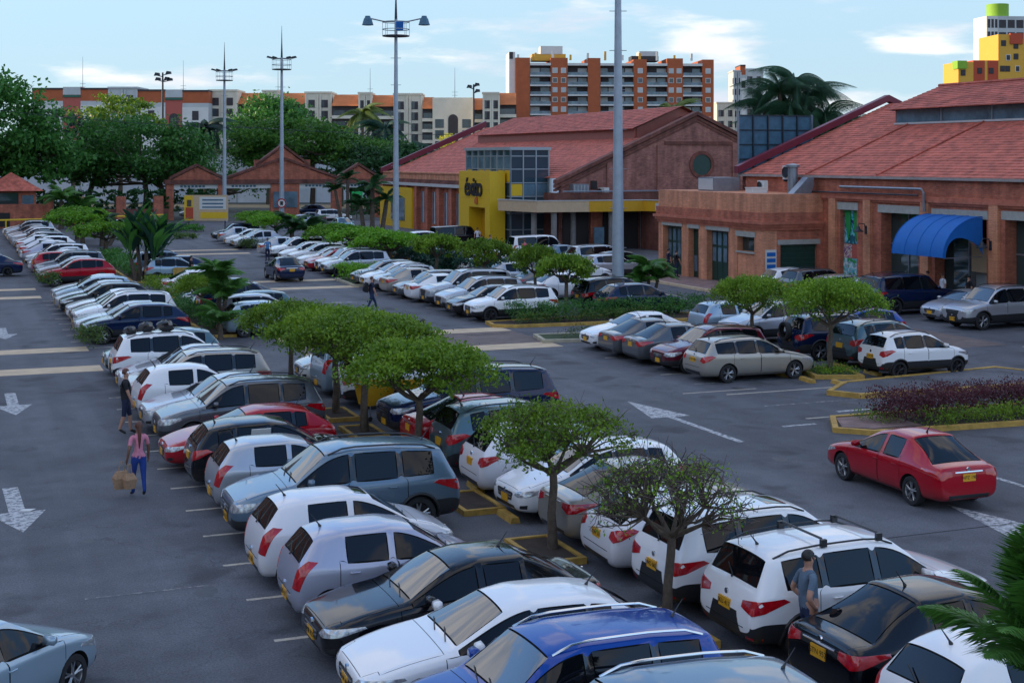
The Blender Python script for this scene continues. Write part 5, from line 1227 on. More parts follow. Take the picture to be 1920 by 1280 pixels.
# ---- far apartment blocks (set at their own distance, own angle)
F = 2667.0
def px(x, d): return (x-960)/F*d
def pz(y, d): return H_CAM + (298-y)/F*d
D1 = 410
rb = thing('red_apartment_block', 'tall red brick apartment block with white balconies behind the supermarket hall', 'building', (px(967,D1), D1, 0), rad(4))
def X1(p): return (p-967)/F*D1*1.0
zt_ = pz(112, D1)
cols = [(967,994,'b'),(994,1033,'B'),(1033,1065,'w'),(1065,1103,'B'),(1103,1127,'b'),(1127,1190,'B'),(1190,1215,'w1'),(1215,1254,'B'),(1254,1284,'w'),(1284,1321,'B'),(1321,1343,'w1')]
pane = {}
for a, c, k in cols:
    x0, x1 = X1(a), X1(c)
    if k == 'B':
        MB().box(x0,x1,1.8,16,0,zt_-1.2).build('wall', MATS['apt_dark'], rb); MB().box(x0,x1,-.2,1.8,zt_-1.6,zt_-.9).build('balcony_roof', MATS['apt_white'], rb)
        for s_ in range(9):
            z = zt_-2.0-2.8*(s_+1)
            if z < 8: break
            MB().box(x0,x1,-.3,1.8,z,z+.42).build('balcony', MATS['apt_white'], rb); MB().box(x0+.1,x1-.1,-.2,-.1,z+.42,z+1.25).build('balcony_glass', MATS['apt_blueglass'], rb)
            n = max(2, int((x1-x0)/2))
            for q in range(n):
                if (q+s_+a) % 3 == 0: continue
                MB().box(x0+.2+(x1-x0)*q/n, x0-.1+(x1-x0)*(q+1)/n, 1.7,1.8,z+.5,z+2.5).build('window', MATS['apt_blueglass' if (q*7+s_*3+a) % 2 else 'apt_grey'], rb)
    else:
        MB().box(x0,x1,0,16,0,zt_+(.6 if k != 'w1' else .3)).build('wall', MATS['apt_brick'], rb)
        if k != 'b':
            ws = (.25,.75) if k == 'w' else (.5,)
            for s_ in range(9):
                z = zt_-1.2-2.8*(s_+1)
                if z < 8: break
                for q in ws:
                    xm = x0+(x1-x0)*q; f = MB().box(xm-.75,xm+.75,-.12,0,z+.2,z+1.7).build('window', MATS['apt_white' if (s_+int(a)) % 3 else 'apt_grey'], rb); MB().box(xm-.6,xm+.6,-.16,-.12,z+.35,z+1.55).build('pane', MATS['apt_glass' if (s_*5+int(q*8)) % 2 else 'apt_grey'], f)
MB().box(X1(955),X1(966.5),1,15,0,pz(97,D1)).build('sunlit_side', MATS['apt_white'], rb)  # pale block puts the sunlit left face of the building into colour
MB().box(X1(955),X1(962),.8,3,pz(110,D1),pz(97,D1)).build('chimney', MATS['apt_dark'], rb)
for a, c, y0, y1, m_ in ((1016,1058,100,84,'apt_white'),(1000,1064,112,99,'apt_yellow'),(1190,1242,112,102,'apt_dark'),(1205,1240,102,93,'apt_grey')): MB().box(X1(a),X1(c),4,10,pz(y0,D1),pz(y1,D1)).build('rooftop_room', MATS[m_], rb)
for k in range(11): MB().box(X1(970+k*33),X1(974+k*33),1,1.4,zt_,zt_+1.6+(k%3)*.5).build('parapet_post', MATS['apt_yellow' if k % 2 else 'apt_white'], rb)

def row_block(name, label, d, x0p, mods, rz=0, group='apartment rows behind the trees'):
    t = thing(name, label, 'building', (px(x0p,d), d, 0), rz, group)
    for a, c, yt, kind in mods:
        x0, x1 = (a-x0p)/F*d, (c-x0p)/F*d; zt = pz(yt, d); sf = 20.5/F*d
        if kind in 'tg':     # pilastered tower, cream or grey
            m_ = 'apt_cream' if kind == 't' else 'apt_grey'
            MB().box(x0,x1,0,12,0,zt).build('wall', MATS[m_], t); MB().box(x0-.2,x1+.2,-.3,12,zt,zt+.5).build('parapet', MATS[m_], t)
            for q in (.22, .72):
                for s_ in range(5):
                    z = zt-2.2-sf*(s_+.6); xm = x0+(x1-x0)*(q+.03); f = MB().box(xm-.9,xm+.9,-.1,0,z,z+2.2).build('window', MATS['apt_dark'], t)
                    MB().box(xm-.75,xm-.05,-.14,-.1,z+.1,z+2.1).build('pane', MATS['apt_glass'], f)
            for q in (0,.45,.55,.96): xm = x0+(x1-x0)*q; MB().box(xm,xm+.5,-.35,0,0,zt-.3).build('pilaster', MATS[m_], t)
        elif kind == 'r':    # recessed balconies under an orange roof
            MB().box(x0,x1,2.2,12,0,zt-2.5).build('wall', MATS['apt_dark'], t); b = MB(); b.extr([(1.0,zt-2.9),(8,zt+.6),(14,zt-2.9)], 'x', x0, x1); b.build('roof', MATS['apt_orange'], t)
            for s_ in range(5):
                z = zt-3.4-sf*(s_+1)
                MB().box(x0,x1,.9,2.2,z,z+.9).build('balcony', MATS['apt_orange' if s_ % 2 and d > 395 else 'apt_cream'], t)
                n = max(1, int((x1-x0)/2.6))
                for q in range(n): MB().box(x0+.3+(x1-x0)*q/n, x0-.3+(x1-x0)*(q+1)/n, 2.1,2.2,z+1,z+2.4).build('window', MATS['apt_glass'], t)
        elif kind == 'p':    # brick parapet with green canopies and pink arch
            MB().box(x0,x1,0,12,0,zt).build('wall', MATS['apt_pink'], t); MB().box(x0,x1,-.3,0,zt-2.9,zt-2.3).build('canopy', MATS['green_roof'], t); MB().box(x0,x1,-.1,0,zt-2.2,zt).build('parapet_panel', MATS['apt_grey'], t)
            b = MB(); r = (x1-x0)*.28; xm = (x0+x1)/2; z = zt-8; pl = [(xm-r, z-3),(xm+r, z-3)]+[(xm+r*math.cos(math.pi*i/8), z+r*math.sin(math.pi*i/8)) for i in range(9)]; b.extr(pl, 'y', -.12, 0); b.build('arch_window', MATS['apt_dark'], t)
        elif kind == 'a':    # bay with a tall arch
            MB().box(x0,x1,0,12,0,zt).build('wall', MATS['apt_cream'], t); b = MB(); r = (x1-x0)*.12; xm = (x0+x1)/2; z = zt-(520-430)/400*0-6.0
            pl = [(xm-r, 2),(xm+r, 2)]+[(xm+r*math.cos(math.pi*i/8), z+r*math.sin(math.pi*i/8)) for i in range(9)]; b.extr(pl, 'y', -.12, 0); b.build('arch_window', MATS['apt_dark'], t)
            for q in (.17,.83):
                for s_ in range(4): z = zt-6.2-sf*(s_)-1.0; xm = x0+(x1-x0)*q; MB().box(xm-1.2,xm+1.2,-.12,0,z-1.2,z+1.2).build('window', MATS['apt_glass'], t)
        elif kind == 'b':
            MB().box(x0,x1,0,12,0,zt-3.2).build('wall', MATS['apt_grey'], t); MB().box(x0,x1,.02,12,zt-3.2,zt).build('brick_parapet', MATS['apt_brick'], t); MB().box(x0,x1,-.2,12.2,zt,zt+.5).build('coping', MATS['apt_dark'], t); MB().box(x0,x1,-.15,0,0,zt-4.4).build('lower_wall', MATS['apt_white'], t)
            n = max(1,int((x1-x0)/4))
            for q in range(n): xm = x0+(x1-x0)*(q+.5)/n; MB().box(xm-.9,xm+.9,-.22,-.15,zt-8,zt-5.4).build('window', MATS['apt_dark'], t)
    return t
row_block('apartment_row', 'low apartment row with brick parapets and green canopies, leftmost on the skyline', 400, 60, [(60,118,168,'b'),(118,151,163,'p'),(151,203,168,'b'),(203,257,166,'g'),(257,310,171,'b'),(310,342,168,'p'),(342,391,172,'b')])
row_block('apartment_row', 'cream and grey apartment row with orange roofs behind the pole with floodlights', 405, 391, [(391,444,171,'t'),(444,492,176,'r'),(492,520,172,'t'),(520,572,176,'r'),(572,621,175,'t')])
row_block('apartment_row', 'cream apartment row with orange roofs behind the tall lit palm', 400, 621, [(621,672,179,'r'),(672,695,176,'t'),(695,738,180,'r'),(738,791,178,'t')])
row_block('apartment_row', 'cream apartment row with a tall arched window bay left of the red block', 395, 791, [(791,811,184,'r'),(811,888,183,'a'),(888,905,186,'r')])
row_block('orange_apartment_block', 'cream and orange apartment block touching the left side of the red block', 385, 905, [(905,935,176,'t'),(935,968,176,'r')])
rc = row_block('grey_apartment_tower', 'slim grey and red tower behind the weeping palm', 520, 1375, [(1375,1388,134,'g'),(1388,1398,124,'b'),(1398,1430,131,'g')], group=None)
row_block('white_house_row', 'low white building between the red block and the hoarding', 480, 1344, [(1344,1376,194,'t')], group=None)
# right-hand yellow blocks
yt = thing('white_tower', 'white tower with square window grid and a green water tank, far right', 'building', (px(1850,470), 470, 0), rad(6)); dd = 470
MB().box(0,px(1872,dd)-px(1850,dd),0,10,0,pz(30,dd)).build('wall', MATS['apt_white'], yt); x2 = px(1872,dd)-px(1850,dd)
MB().box(x2,x2+12,0,10,0,pz(30,dd)).build('wall', MATS['apt_grey'], yt)
for i in range(3):
    for j in range(5): MB().box(.4+i*1.25,1.2+i*1.25,-.1,0,pz(52,dd)-j*4.1,pz(36,dd)-j*4.1).build('window', MATS['apt_dark'], yt)
for i in range(3):
    for j in range(3): MB().box(x2+.4+i*3,x2+2.8+i*3,-.1,0,pz(52,dd)-j*4.1,pz(37,dd)-j*4.1).build('window', MATS['apt_dark'], yt)
MB().lathe([(3.6,0),(3.6,4.2),(0,4.4)], (x2+2.2,5,pz(29,dd)), 18).build('water_tank', MATS['apt_green'], yt, True)
yb_ = thing('yellow_apartment_block', 'yellow and orange apartment block at the right edge of the skyline', 'building', (px(1797,350), 350, 0), rad(4)); dd = 350
def XX(p): return (p-1797)/F*dd
for a, c, y, m_ in ((1797,1826,116,'apt_yellow'),(1826,1848,113,'apt_red'),(1848,1853,113,'apt_yellow'),(1853,1874,113,'apt_red'),(1874,1897,64,'apt_yellow'),(1897,1960,72,'apt_yellow')): MB().box(XX(a),XX(c),0,10+(a%3),0,pz(y,dd)).build('wall', MATS[m_], yb_)
MB().box(XX(1794),XX(1812),-.5,3,pz(129,dd),pz(114,dd)).build('green_cap', MATS['apt_green'], yb_)
for a, y in ((1838,132),(1860,132),(1884,80),(1893,107),(1908,85),(1908,105),(1882,128),(1892,128),(1911,128),(1806,136)):
    f = MB().box(XX(a)-.6,XX(a)+.6,-.1,0,pz(y+6,dd),pz(y-5,dd)).build('window', MATS['apt_white' if a % 2 else 'apt_dark'], yb_); MB().box(XX(a)-.45,XX(a)+.45,-.14,-.1,pz(y+5,dd),pz(y-4,dd)).build('pane', MATS['apt_dark'], f)
MB().box(XX(1896),XX(1920),-.4,.5,pz(82,dd),pz(62,dd)).build('roof_frame', MATS['apt_red'], yb_)

# ---- unseen slab added outside the frame so its shade covers the car park
sl_ = thing('sun_block_slab', 'added unseen slab blocking the low sun west of the car park', 'building', (-112, 75, 0))
MB().box(-14,0,-175,160,0,50).build('wall', MATS['apt_brick'], sl_)
for j in range(16): MB().box(0,.15,-174,159,1.6+j*3.1,3.0+j*3.1).build('window_band', MATS['apt_glass'], sl_)
for k in range(24): MB().box(.15,.5,-172+k*14.2,-170.5+k*14.2,0,49.5).build('pilaster', MATS['apt_cream'], sl_)
# ------------------------------------------------------------------ floodlight masts
def mast(u, v, label, kind, h=18.0, r=.30):
    t = thing('floodlight_mast', label, 'light mast', W(u, v), 0, 'tall floodlight masts in the car park')
    MB().tube([(0,0,0),(0,0,h*.35),(0,0,h*.7),(0,0,h+.1)], [r,r*.82,r*.6,r*.42], 14).build('pole', MATS['pole_paint'], t, True); MB().lathe([(r*1.5,0),(r*1.5,.12),(r*1.1,.16)], (0,0,0), 14).build('base_flange', MATS['metal_grey'], t)
    for k in range(int(h/2.2)):
        z = 3+k*2.0
        if z < h-1: MB().tube([(-r-.12,0,z),(r+.12,0,z)], .018, 4).build('step_rung', MATS['metal_grey'], t)
    MB().lathe([(.1,0),(1.0,0),(1.0,.08),(.1,.1)], (0,0,h-1.2), 18).build('platform', MATS['dark_metal'], t)
    for z in (h-.7, h-.15): MB().lathe([(.98,0),(1.02,0),(1.02,.05),(.98,.05)], (0,0,z), 18).build('guard_rail', MATS['metal_grey'], t)
    for k in range(8): a = k*math.pi/4; MB().tube([(math.cos(a),math.sin(a),h-1.2),(math.cos(a),math.sin(a),h-.1)], .02, 4).build('guard_post', MATS['metal_grey'], t)
    MB().tube([(0,0,h),(0,0,h+1.6),(0,0,h+3.4)], [.12,.06,.015], 6).build('lightning_rod', MATS['dark_metal'], t)
    if kind == 'bell':
        for s_ in (1,-1):
            MB().tube([(0,0,h-.1),(s_*.9,0,h-.08),(s_*1.95,0,h+.15)], .05, 6).build('arm', MATS['metal_grey'], t)
            q = MB().lathe([(0,.2),(.18,.18),(.22,.05),(.30,-.05),(.38,-.35),(.44,-.5),(.3,-.52),(0,-.5)], (s_*2.1,0,h+.15), 14).build('lamp_head', MATS['panel_blue'], t, True)
        MB().box(.02,.55,-.15,.15,h-.75,h-.1).build('control_box', MATS['awning'], t)
    else:
        for s_ in (1,-1):
            MB().tube([(0,0,h),(s_*1.1,0,h)], .05, 6).build('arm', MATS['dark_metal'], t)
            for k in range(2):
                x = s_*(.75+.55*k); b = MB(); b.extr([(-.28,0),(.28,.0),(.22,.18),(-.2,.2)], 'y', -.25, .25); b.build('floodlight', MATS['dark_metal'], t, loc=(x, 0, h+.02*k), rot=(0, s_*rad(-14), 0))
    return t
mast(31.7, 65.1, 'nearest thick grey-blue mast crossing the whole right half of the picture', 'bell', 18.5, .32)
mast(31.1, 101.5, 'mast with two bell lamps on curved arms, left of the yellow portal', 'bell', 17.8, .26)
m3 = mast(32.6, 147, 'mast with flat floodlights and a round traffic sign on its shaft', 'flood', 18, .28)
mast(30.8, 170, 'farthest floodlight mast, standing before the left gable of the brick arcade', 'flood', 18, .28)
sg = thing('round_sign', 'round red and white traffic sign on the mast before the brick arcade', 'road sign', W(32.5, 146.6, 2.9), 0)
MB().lathe([(0,0),(.5,0),(.5,.04),(0,.04)], (0,0,0), 18).build('disc', MATS['apt_white'], sg, rot=(rad(90),0,0)); MB().lathe([(.38,.045),(.5,.045),(.5,.06),(.38,.06)], (0,0,0), 18).build('ring', MATS['lamp_red'], sg, rot=(rad(90),0,0)); MB().box(-.15,.15,-.07,-.05,-.2,.2).build('number_mark', MATS['ink'], sg)
def far_mast(pxx, d, ytop, label, arms):
    t = thing('street_mast', label, 'light mast', (px(pxx,d), d, 0), 0, 'thin dark masts on the skyline'); z = pz(ytop, d)
    MB().tube([(0,0,0),(0,0,z)], [.3,.18], 8).build('pole', MATS['dark_metal'], t)
    for dx, dz in arms: MB().tube([(0,0,z+dz-.6),(dx,0,z+dz-.3)], .1, 5).build('arm', MATS['dark_metal'], t); MB().extr([(-.6,0),(.6,.1),(.5,.6),(-.3,.7)], 'y', -.4, .4).build('floodlight', MATS['dark_metal'], t, loc=(dx,0,z+dz-.4))
far_mast(305, 300, 136, 'thin dark mast with a cluster of floodlights on the left skyline', [(1.2,0),(-1.2,-.3),(.9,-1.2),(-1.0,-1.3),(1.5,-1.4)])
far_mast(888, 300, 158, 'thin dark mast with floodlights left of the orange apartment block', [(-.9,-.4),(.7,0),(.8,-1.3)])
def antenna(pxx, y0, y1, d, label):
    t = thing('roof_antenna', label, 'antenna', (px(pxx,d), d+3, pz(y0,d)-.3), 0, 'thin roof antennas on the apartment rows'); h = pz(y1,d)-pz(y0,d)
    MB().tube([(0,0,0),(0,0,h)], [.10,.04], 4).build('rod', MATS['dark_metal'], t)
    for k in range(2): MB().tube([(-.8,0,1.2+k*.9),(.8,0,1.2+k*.9)], .04, 4).build('element', MATS['dark_metal'], t)
antenna(149, 168, 103, 400, 'roof antenna beside the leftmost grey parapet tower'); antenna(339, 172, 110, 400, 'roof antenna between the two left floodlight masts'); antenna(518, 174, 120, 405, 'roof antenna just left of the mast with the round sign'); antenna(692, 178, 125, 400, 'roof antenna right of the tall lit palm'); antenna(852, 184, 124, 395, 'roof antenna above the tall arched window bay')

# ------------------------------------------------------------------ trees in the car park
umbrella_proto('full', 3, 1.80, 1.72, 2.62, 1.50, 250, 62, .095, split=2)
umbrella_proto('full2', 8, 1.97, 1.74, 2.70, 1.50, 290, 62, .095)
umbrella_proto('thin', 5, 1.76, 1.64, 2.55, 1.45, 210, 44, .080, twigs=180)
umbrella_proto('bare', 11, 1.66, 1.56, 2.35, 1.38, 140, 16, .065, twigs=560, lean=.1)
umbrella_proto('small', 17, 1.40, 1.0, 1.62, .95, 110, 60, .12)
umbrella('bare', 10.6, 20.0, 'sparse half bare flat topped tree in front of the white SUVs, nearest of all', .4, (.84, 1.08))
umbrella('thin', 10.75, 24.9, 'dull green flat topped tree with thin crown beside the white hatchback', 1.2, (.92, 1.03))
umbrella('full', 10.6, 32.7, 'fresh green flat topped tree in front of the red sedan tail', 2.2, (1.03, 1.10))
umbrella('full2', 10.6, 37.5, 'wide flat topped tree behind the yellow trolleys', .8, (1.10, 1.12))
umbrella('full', 10.6, 40.6, 'dense flat topped tree in the middle of the joined green crowns', 4.0, (1.08, 1.12))
umbrella('full2', 10.6, 46.4, 'flat topped tree farthest back of the joined crowns, above the white vans', 3.0, (.88, .95))
umbrella('full2', 28.6, 41.9, 'wide flat topped tree in the kerbed square planter on the right', 1.5, (.96, 1.14))
umbrella('full', 28.5, 46.9, 'flat topped tree in front of the pale blue car and the garage door', 5.1, (.85, 1.07))
for (v, s, l) in ((63.0,(1.07,1.62),'low flat crown above the white sedans, right of the four in a row'),(66.9,(.93,1.75),'low flat crown second from the right of the four in a row'),(74.4,(1.2,1.7),'low flat crown third from the right of the four in a row'),(82.6,(1.25,1.63),'low flat crown leftmost of four in a row, beside the bell lamp mast')):
    umbrella('small', 27.9, v, l, v, s, m='leaf_umbrella')
for (u, v, s, l) in ((27.3,90.5,1.9,'bright green flat crown nearest the bell lamp mast'),(27.2,96.5,1.9,'bright green flat crown in the middle behind the silver SUV row'),(27.0,103.5,1.9,'bright green flat crown at the left of the bright band'),(27,124,1.9,'bright green crown below the advertising board'),(26.8,131,1.9,'bright green crown left of the round traffic sign')):
    umbrella('small', u, v, l, v, (s*.95, 1.5), m='leaf_bright', group='bright green flat crowns behind the far car rows')
umbrella('full', 10.8, 65.2, 'small flat topped tree between the dark SUV and the blue pickup', 2.9, .80)
umbrella('small', 11, 109, 'bright bushy crown left of the big fan leaved clump', 1, (1.9,1.6), m='leaf_bright'); umbrella('small', 11, 128, 'bright bushy crown in front of the low brick wall', 2, (2.1,1.7), m='leaf_bright'); umbrella('small', 11.2, 136, 'bright bushy crown farthest left beside the yellow railing', 3, (2.1,1.75), m='leaf_bright')

fr_a = frond_mesh(1.7, 22, .50, .75, .75, .05, 1); fr_b = frond_mesh(4.2, 24, 1.1, .55, .95, .16, 2, .9); fr_c = frond_mesh(1.5, 20, .50, .75, .85, .055, 3); fr_w = frond_mesh(5.2, 30, 1.35, .55, 1.15, .12, 4, 1.1); fr_h = frond_mesh(4.6, 34, 1.7, .5, 1.15, .05, 6, 2.6); fr_s = frond_mesh(1.35, 40, .44, .9, .55, .026, 5, .15)
pad = paddle_mesh()
# near palm, right bottom
palm('young_palm', 'young feathery palm leaning in at the bottom right corner', (4.80, 12.9, 0), 2.72, fr_s, 22, 'leaf_palm', .12, (.15,1.45), 5, s=1.03)
palm('palm_clump', 'clump of small palms with orange tinged leaves at the foot of the thick mast', W(34.0, 66.2), 1.6, fr_c, 11, 'leaf_palm', .09, (.4,1.35), 7, cluster=[(0,0,1.7),(.5,.2,1.2),(-.4,.3,1.0)])
palm('small_palm', 'small palm with upright fronds in the strip behind the white hatchback roofs', W(11.0, 62.0), 2.0, fr_c, 12, 'leaf_palm', .10, (.6,1.4), 8, s=1.1, cluster=[(0,0,2.0),(.3,-.3,1.3)])
palm('small_palm', 'lower small palm just behind the dark blue SUV tail', W(10.6, 59.4), .6, fr_c, 10, 'leaf_palm', .09, (.5,1.4), 9, s=1.1)
palm('slim_palm_pair', 'slim dark palms growing beside the bell lamp mast', W(30.0, 104), 4.6, fr_c, 10, 'leaf_dark', .16, (.2,1.3), 10, s=1.15, cluster=[(0,0,4.6),(.9,.5,3.8),(-.8,.2,3.4)])
palm('slim_palm_pair', 'slim dark palms before the right arch of the brick arcade', W(40.5, 150), 4.2, fr_c, 9, 'leaf_dark', .16, (.2,1.3), 12, s=1.2, cluster=[(0,0,4.4),(-1.2,.5,3.4)])
palm('dark_palm_shrub', 'dark spiky palm shrub right of the bright crown by the arcade', W(27.6, 120.5), .8, fr_c, 12, 'leaf_dark', .12, (.2,1.3), 13, s=1.6, cluster=[(0,0,1.0),(.8,.3,.8)])
palm('dark_palm_shrub', 'dark spiky palm shrub beside the low brick wall on the left', W(12.5, 127), .8, fr_c, 12, 'leaf_dark', .12, (.2,1.3), 14, s=1.5, cluster=[(0,0,1.2),(.8,.3,.8)])
palm('dark_palm_shrub', 'small palm between the gatehouse and the dark trees', W(11.5, 160), 1.5, fr_c, 12, 'leaf_palm', .12, (.2,1.3), 15, s=1.9, cluster=[(0,0,1.6),(1.0,.3,1.0)])
# big clump of paddle leaves
t = thing('fan_leaf_clump', 'big dark clump of paddle shaped leaves between the red SUV and the aisle', 'plant', W(11.3, 88.5), TH); rngp = random.Random(4)
for sx, sy, hh in ((0,0,1.9),(.9,.3,1.6),(-.9,.2,1.5),(.3,-.7,1.3),(-.4,.9,2.1),(.6,1.4,1.6)):
    MB().tube([(sx*.6,sy*.6,0),(sx,sy,hh)], [.16,.11], 7).build('stem', MATS['bark'], t)
    for k in range(20):
        pad.materials.append(MATS['leaf_deep']) if not pad.materials else None
        o = link('leaf', pad, None, t, (sx,sy,hh*rngp.uniform(.7,1)), (0, -rngp.uniform(1.0,1.75), rngp.uniform(0,6.28))); o.scale = (rngp.uniform(.9,1.35),)*3; paint_slot(o, MATS['leaf_mid' if rngp.random() < .55 else 'leaf_deep'])

# shrubs and hedges
bush('purple_hedge', 'clipped purple leaved hedge on the right island behind the red sedan', 29.6, 33.3, (10.8, 1.4, .85), 'leaf_purple', 26000, .075, 2, 'hedge', per=26)
bush('green_hedge', 'low green border in front of the purple hedge', 31.0, 32.35, (11.5, .8, .42), 'leaf_umbrella', 9000, .07, 3, 'hedge'); bush('green_shrub', 'small green tuft at the left tip of the hedge island', 24.4, 33.4, (1.2,.9,.3), 'leaf_umbrella', 900, .06, 4)
bush('island_shrubs', 'dark wiry shrubs along the island below the thick mast', 28.6, 59.9, (9.8, 1.5, .85), 'leaf_mid', 9000, .09, 5, 'shrub'); bush('yellow_green_shrub', 'yellow green low leaves at the front of the mast island', 27.0, 59.2, (6.5,.6,.45), 'leaf_grass', 2600, .10, 6)
bush('dry_shrubs', 'wiry dark shrubs right of the mast foot', 34.0, 61.6, (3.5,1.2,.75), 'leaf_dark', 2400, .08, 7); bush('grass_tuft', 'thin grassy planting on the small cream kerbed island', 25.0, 53.9, (2.6,1.3,.45), 'leaf_grass', 900, .07, 8)
bush('planter_grass', 'tuft of grass in the kerbed square planter', 28.5, 41.9, (1.5,1.7,.14), 'leaf_umbrella', 1800, .07, 9)
bush('grass_bank', 'tall bright grass in front of the silver SUV at the end of the far row', 24.2, 84.8, (3.4,2.6,.9), 'leaf_bright', 3600, .16, 10); bush('round_shrub', 'small round bright shrub left of the first dark hatchback nose', 23.2, 81.6, (1.4,.9,.7), 'leaf_grass', 1100, .11, 11)
bush('walkway_shrub', 'small shrub at the row end beside the near left walkway', 5.3, 53.9+4.7, (.9,1.1,.8), 'leaf_grass', 900, .10, 12); bush('walkway_shrub', 'small shrub at the row end beside the far left walkway', 5.4, 85.6, (1.0,1.0,.9), 'leaf_grass', 900, .12, 13)
bush('strip_shrubs', 'green undergrowth around the palms behind the dark SUV', 10.8, 66.5, (1.0,12,.6), 'leaf_mid', 4200, .11, 14); bush('strip_shrubs', 'green undergrowth at the foot of the paddle leaved clump', 11.5, 80.5, (1.8,8,.7), 'leaf_umbrella', 4000, .14, 15); bush('strip_shrubs', 'undergrowth beyond the paddle leaved clump', 11.2, 100, (1.4,20,.8), 'leaf_mid', 5000, .16, 16)
bush('row_end_shrub', 'small shrub beside the tail of the silver sedan near the third crossing', 23.2, 117.2, (1.4,1.4,.8), 'leaf_grass', 900, .14, 17); bush('corner_grass', 'grassy corner bed beside the advertising board', 20.5, 150, (8,5,.5), 'leaf_mid', 4500, .25, 18); bush('corner_grass', 'small grassy wedge left of the black SUV', 20.5, 136, (3,3,.35), 'leaf_grass', 1200, .2, 19)
bush('dark_hedge', 'dark hedge mass behind the low brick wall and arcade', 18, 178, (26,4,3.6), 'leaf_dark', 9000, .4, 20, 'hedge'); bush('dark_hedge', 'dark shrubs behind the bell lamp mast', 29.5, 90, (2.0,26,1.5), 'leaf_deep', 9000, .22, 21, 'hedge'); bush('dark_hedge', 'dark shrubs inside the right arch of the arcade', 49, 170, (6,3,2.6), 'leaf_dark', 3000, .3, 22, 'hedge')

# large trees beyond
big_tree('spreading_tree', 'huge dark spreading tree filling the left edge', px(18,168), 168, [(-2,0,11,8.5,7,6.2,190),(4.0,1,8,4.6,5,3.4,50),(-6,0,7,6,5,3.5,50)], 'leaf_mid', [(1,0),(-4,1)], .62, 110, 1.0, 1)
big_tree('rounded_tree', 'broad rounded green tree left of the brick arcade', px(258,180), 180, [(0,0,8.6,8.8,7,4.3,120),(-5,0,7,5,4,3.2,40),(6,0,7,4.5,4,3,35)], 'leaf_mid', [(-7,0),(1,0),(3,1)], .58, 110, 1.0, 2)
big_tree('dark_tree', 'small dark treetop showing behind the broad rounded tree', px(225,240), 240, [(0,0,14,7.5,5,4.0,60)], 'leaf_umbrella', None, .62, 100, 1, 3)
big_tree('dark_tree', 'very dark tree between the huge left tree and the rounded one', px(135,215), 215, [(0,0,9.5,4.0,4,4.0,30)], 'leaf_deep', None, .62, 110, 1, 4)
big_tree('layered_tree', 'flat layered tree above the centre gable of the arcade', px(585,205), 205, [(-3,0,11,9,6,2.8,90),(5,0,8.5,7,5,2.2,60),(-6,0,8,6,5,2.4,50)], 'leaf_layer', [(0,0),(6,0)], .55, 110, 1, 5)
big_tree('dome_tree', 'green dome shaped tree behind the mast with floodlights', px(503,235), 235, [(0,0,13,6.8,6,5.2,90)], 'leaf_mid', [(0,0)], .62, 110, 1, 6)
big_tree('dark_tree', 'dark low trees left of the supermarket roof', px(790,215), 215, [(0,0,6.5,7,5,3.2,60),(-6,0,7.5,5,4,4.2,40)], 'leaf_dark', [(0,0)], .6, 100, 1, 7)
big_tree('dark_tree', 'dark tree filling the gap right of the arcade gables', px(690,200), 200, [(0,0,5.5,7,5,3.6,70)], 'leaf_dark', [(0,0)], .6, 100, 1, 17)
big_tree('dark_tree', 'dark low tree seen through the left arch of the arcade', px(420,205), 205, [(0,0,5.2,8,5,3.8,70)], 'leaf_mid', [(0,0)], .42, 55, 1, 18)
big_tree('yellow_shrub', 'bright yellow flowering treetop beside the maroon roof edge', px(841,240), 240, [(0,0,10.3,1.5,1.5,1.7,22)], 'leaf_yellow', None, .3, 60, 1, 8, group=None)
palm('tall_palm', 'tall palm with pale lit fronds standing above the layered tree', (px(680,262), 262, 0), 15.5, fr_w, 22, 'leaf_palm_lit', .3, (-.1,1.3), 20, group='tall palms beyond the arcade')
palm('tall_palm', 'dark palm left of the tall lit one', (px(640,225), 225, 0), 10.8, fr_w, 22, 'leaf_deep', .3, (-.3,1.1), 21, group='tall palms beyond the arcade', s=1.0)
palm('tall_palm', 'dark palm right of the tall lit one', (px(722,225), 225, 0), 12.0, fr_w, 24, 'leaf_deep', .3, (-.4,1.2), 22, group='tall palms beyond the arcade')
palm('tall_palm', 'dark drooping palm between the rounded tree and the dome shaped tree', (px(385,225), 225, 0), 12.2, fr_w, 26, 'leaf_deep', .3, (-.5,1.2), 23, group='tall palms beyond the arcade')
palm('tall_palm', 'dark palm low beside the dark trees by the supermarket roof', (px(765,235), 235, 0), 9.0, fr_w, 22, 'leaf_deep', .3, (-.4,1.2), 24, group='tall palms beyond the arcade')
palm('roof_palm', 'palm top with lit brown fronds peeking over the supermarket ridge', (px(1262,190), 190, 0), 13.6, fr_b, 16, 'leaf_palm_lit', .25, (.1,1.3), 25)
palm('weeping_palm', 'large weeping palm cluster with drooping fronds behind the blue hoarding', (px(1490,150), 150, 0), 14.5, fr_h, 13, 'leaf_weep', .28, (.0,1.4), 26, cluster=[(0,0,15.6),(-1.6,0,14.6),(1.8,1,14.2),(-2.9,1.0,12.8),(3.0,-.5,12.2),(-.6,-1,12.6),(1.0,.6,10.8),(-2.0,.6,10.4),(4.0,.5,10.4)])

# overhead cables
def cable(p0, p1, sag, label):
    pts = [Vector(p0).lerp(Vector(p1), k/12) - Vector((0,0,4*sag*(k/12)*(1-k/12))) for k in range(13)]
    o = MB().tube(pts, .03, 4).build('overhead_cable', MATS['dark_metal']); tag(o, label, 'cable', 'overhead cables')
cable((px(-80,160),160,13.6),(px(470,170),170,11.2),.5,'thin overhead cable crossing in front of the left trees, upper'); cable((px(330,170),170,12.0),(px(860,170),170,10.4),.4,'thin overhead cable crossing in front of the layered tree')

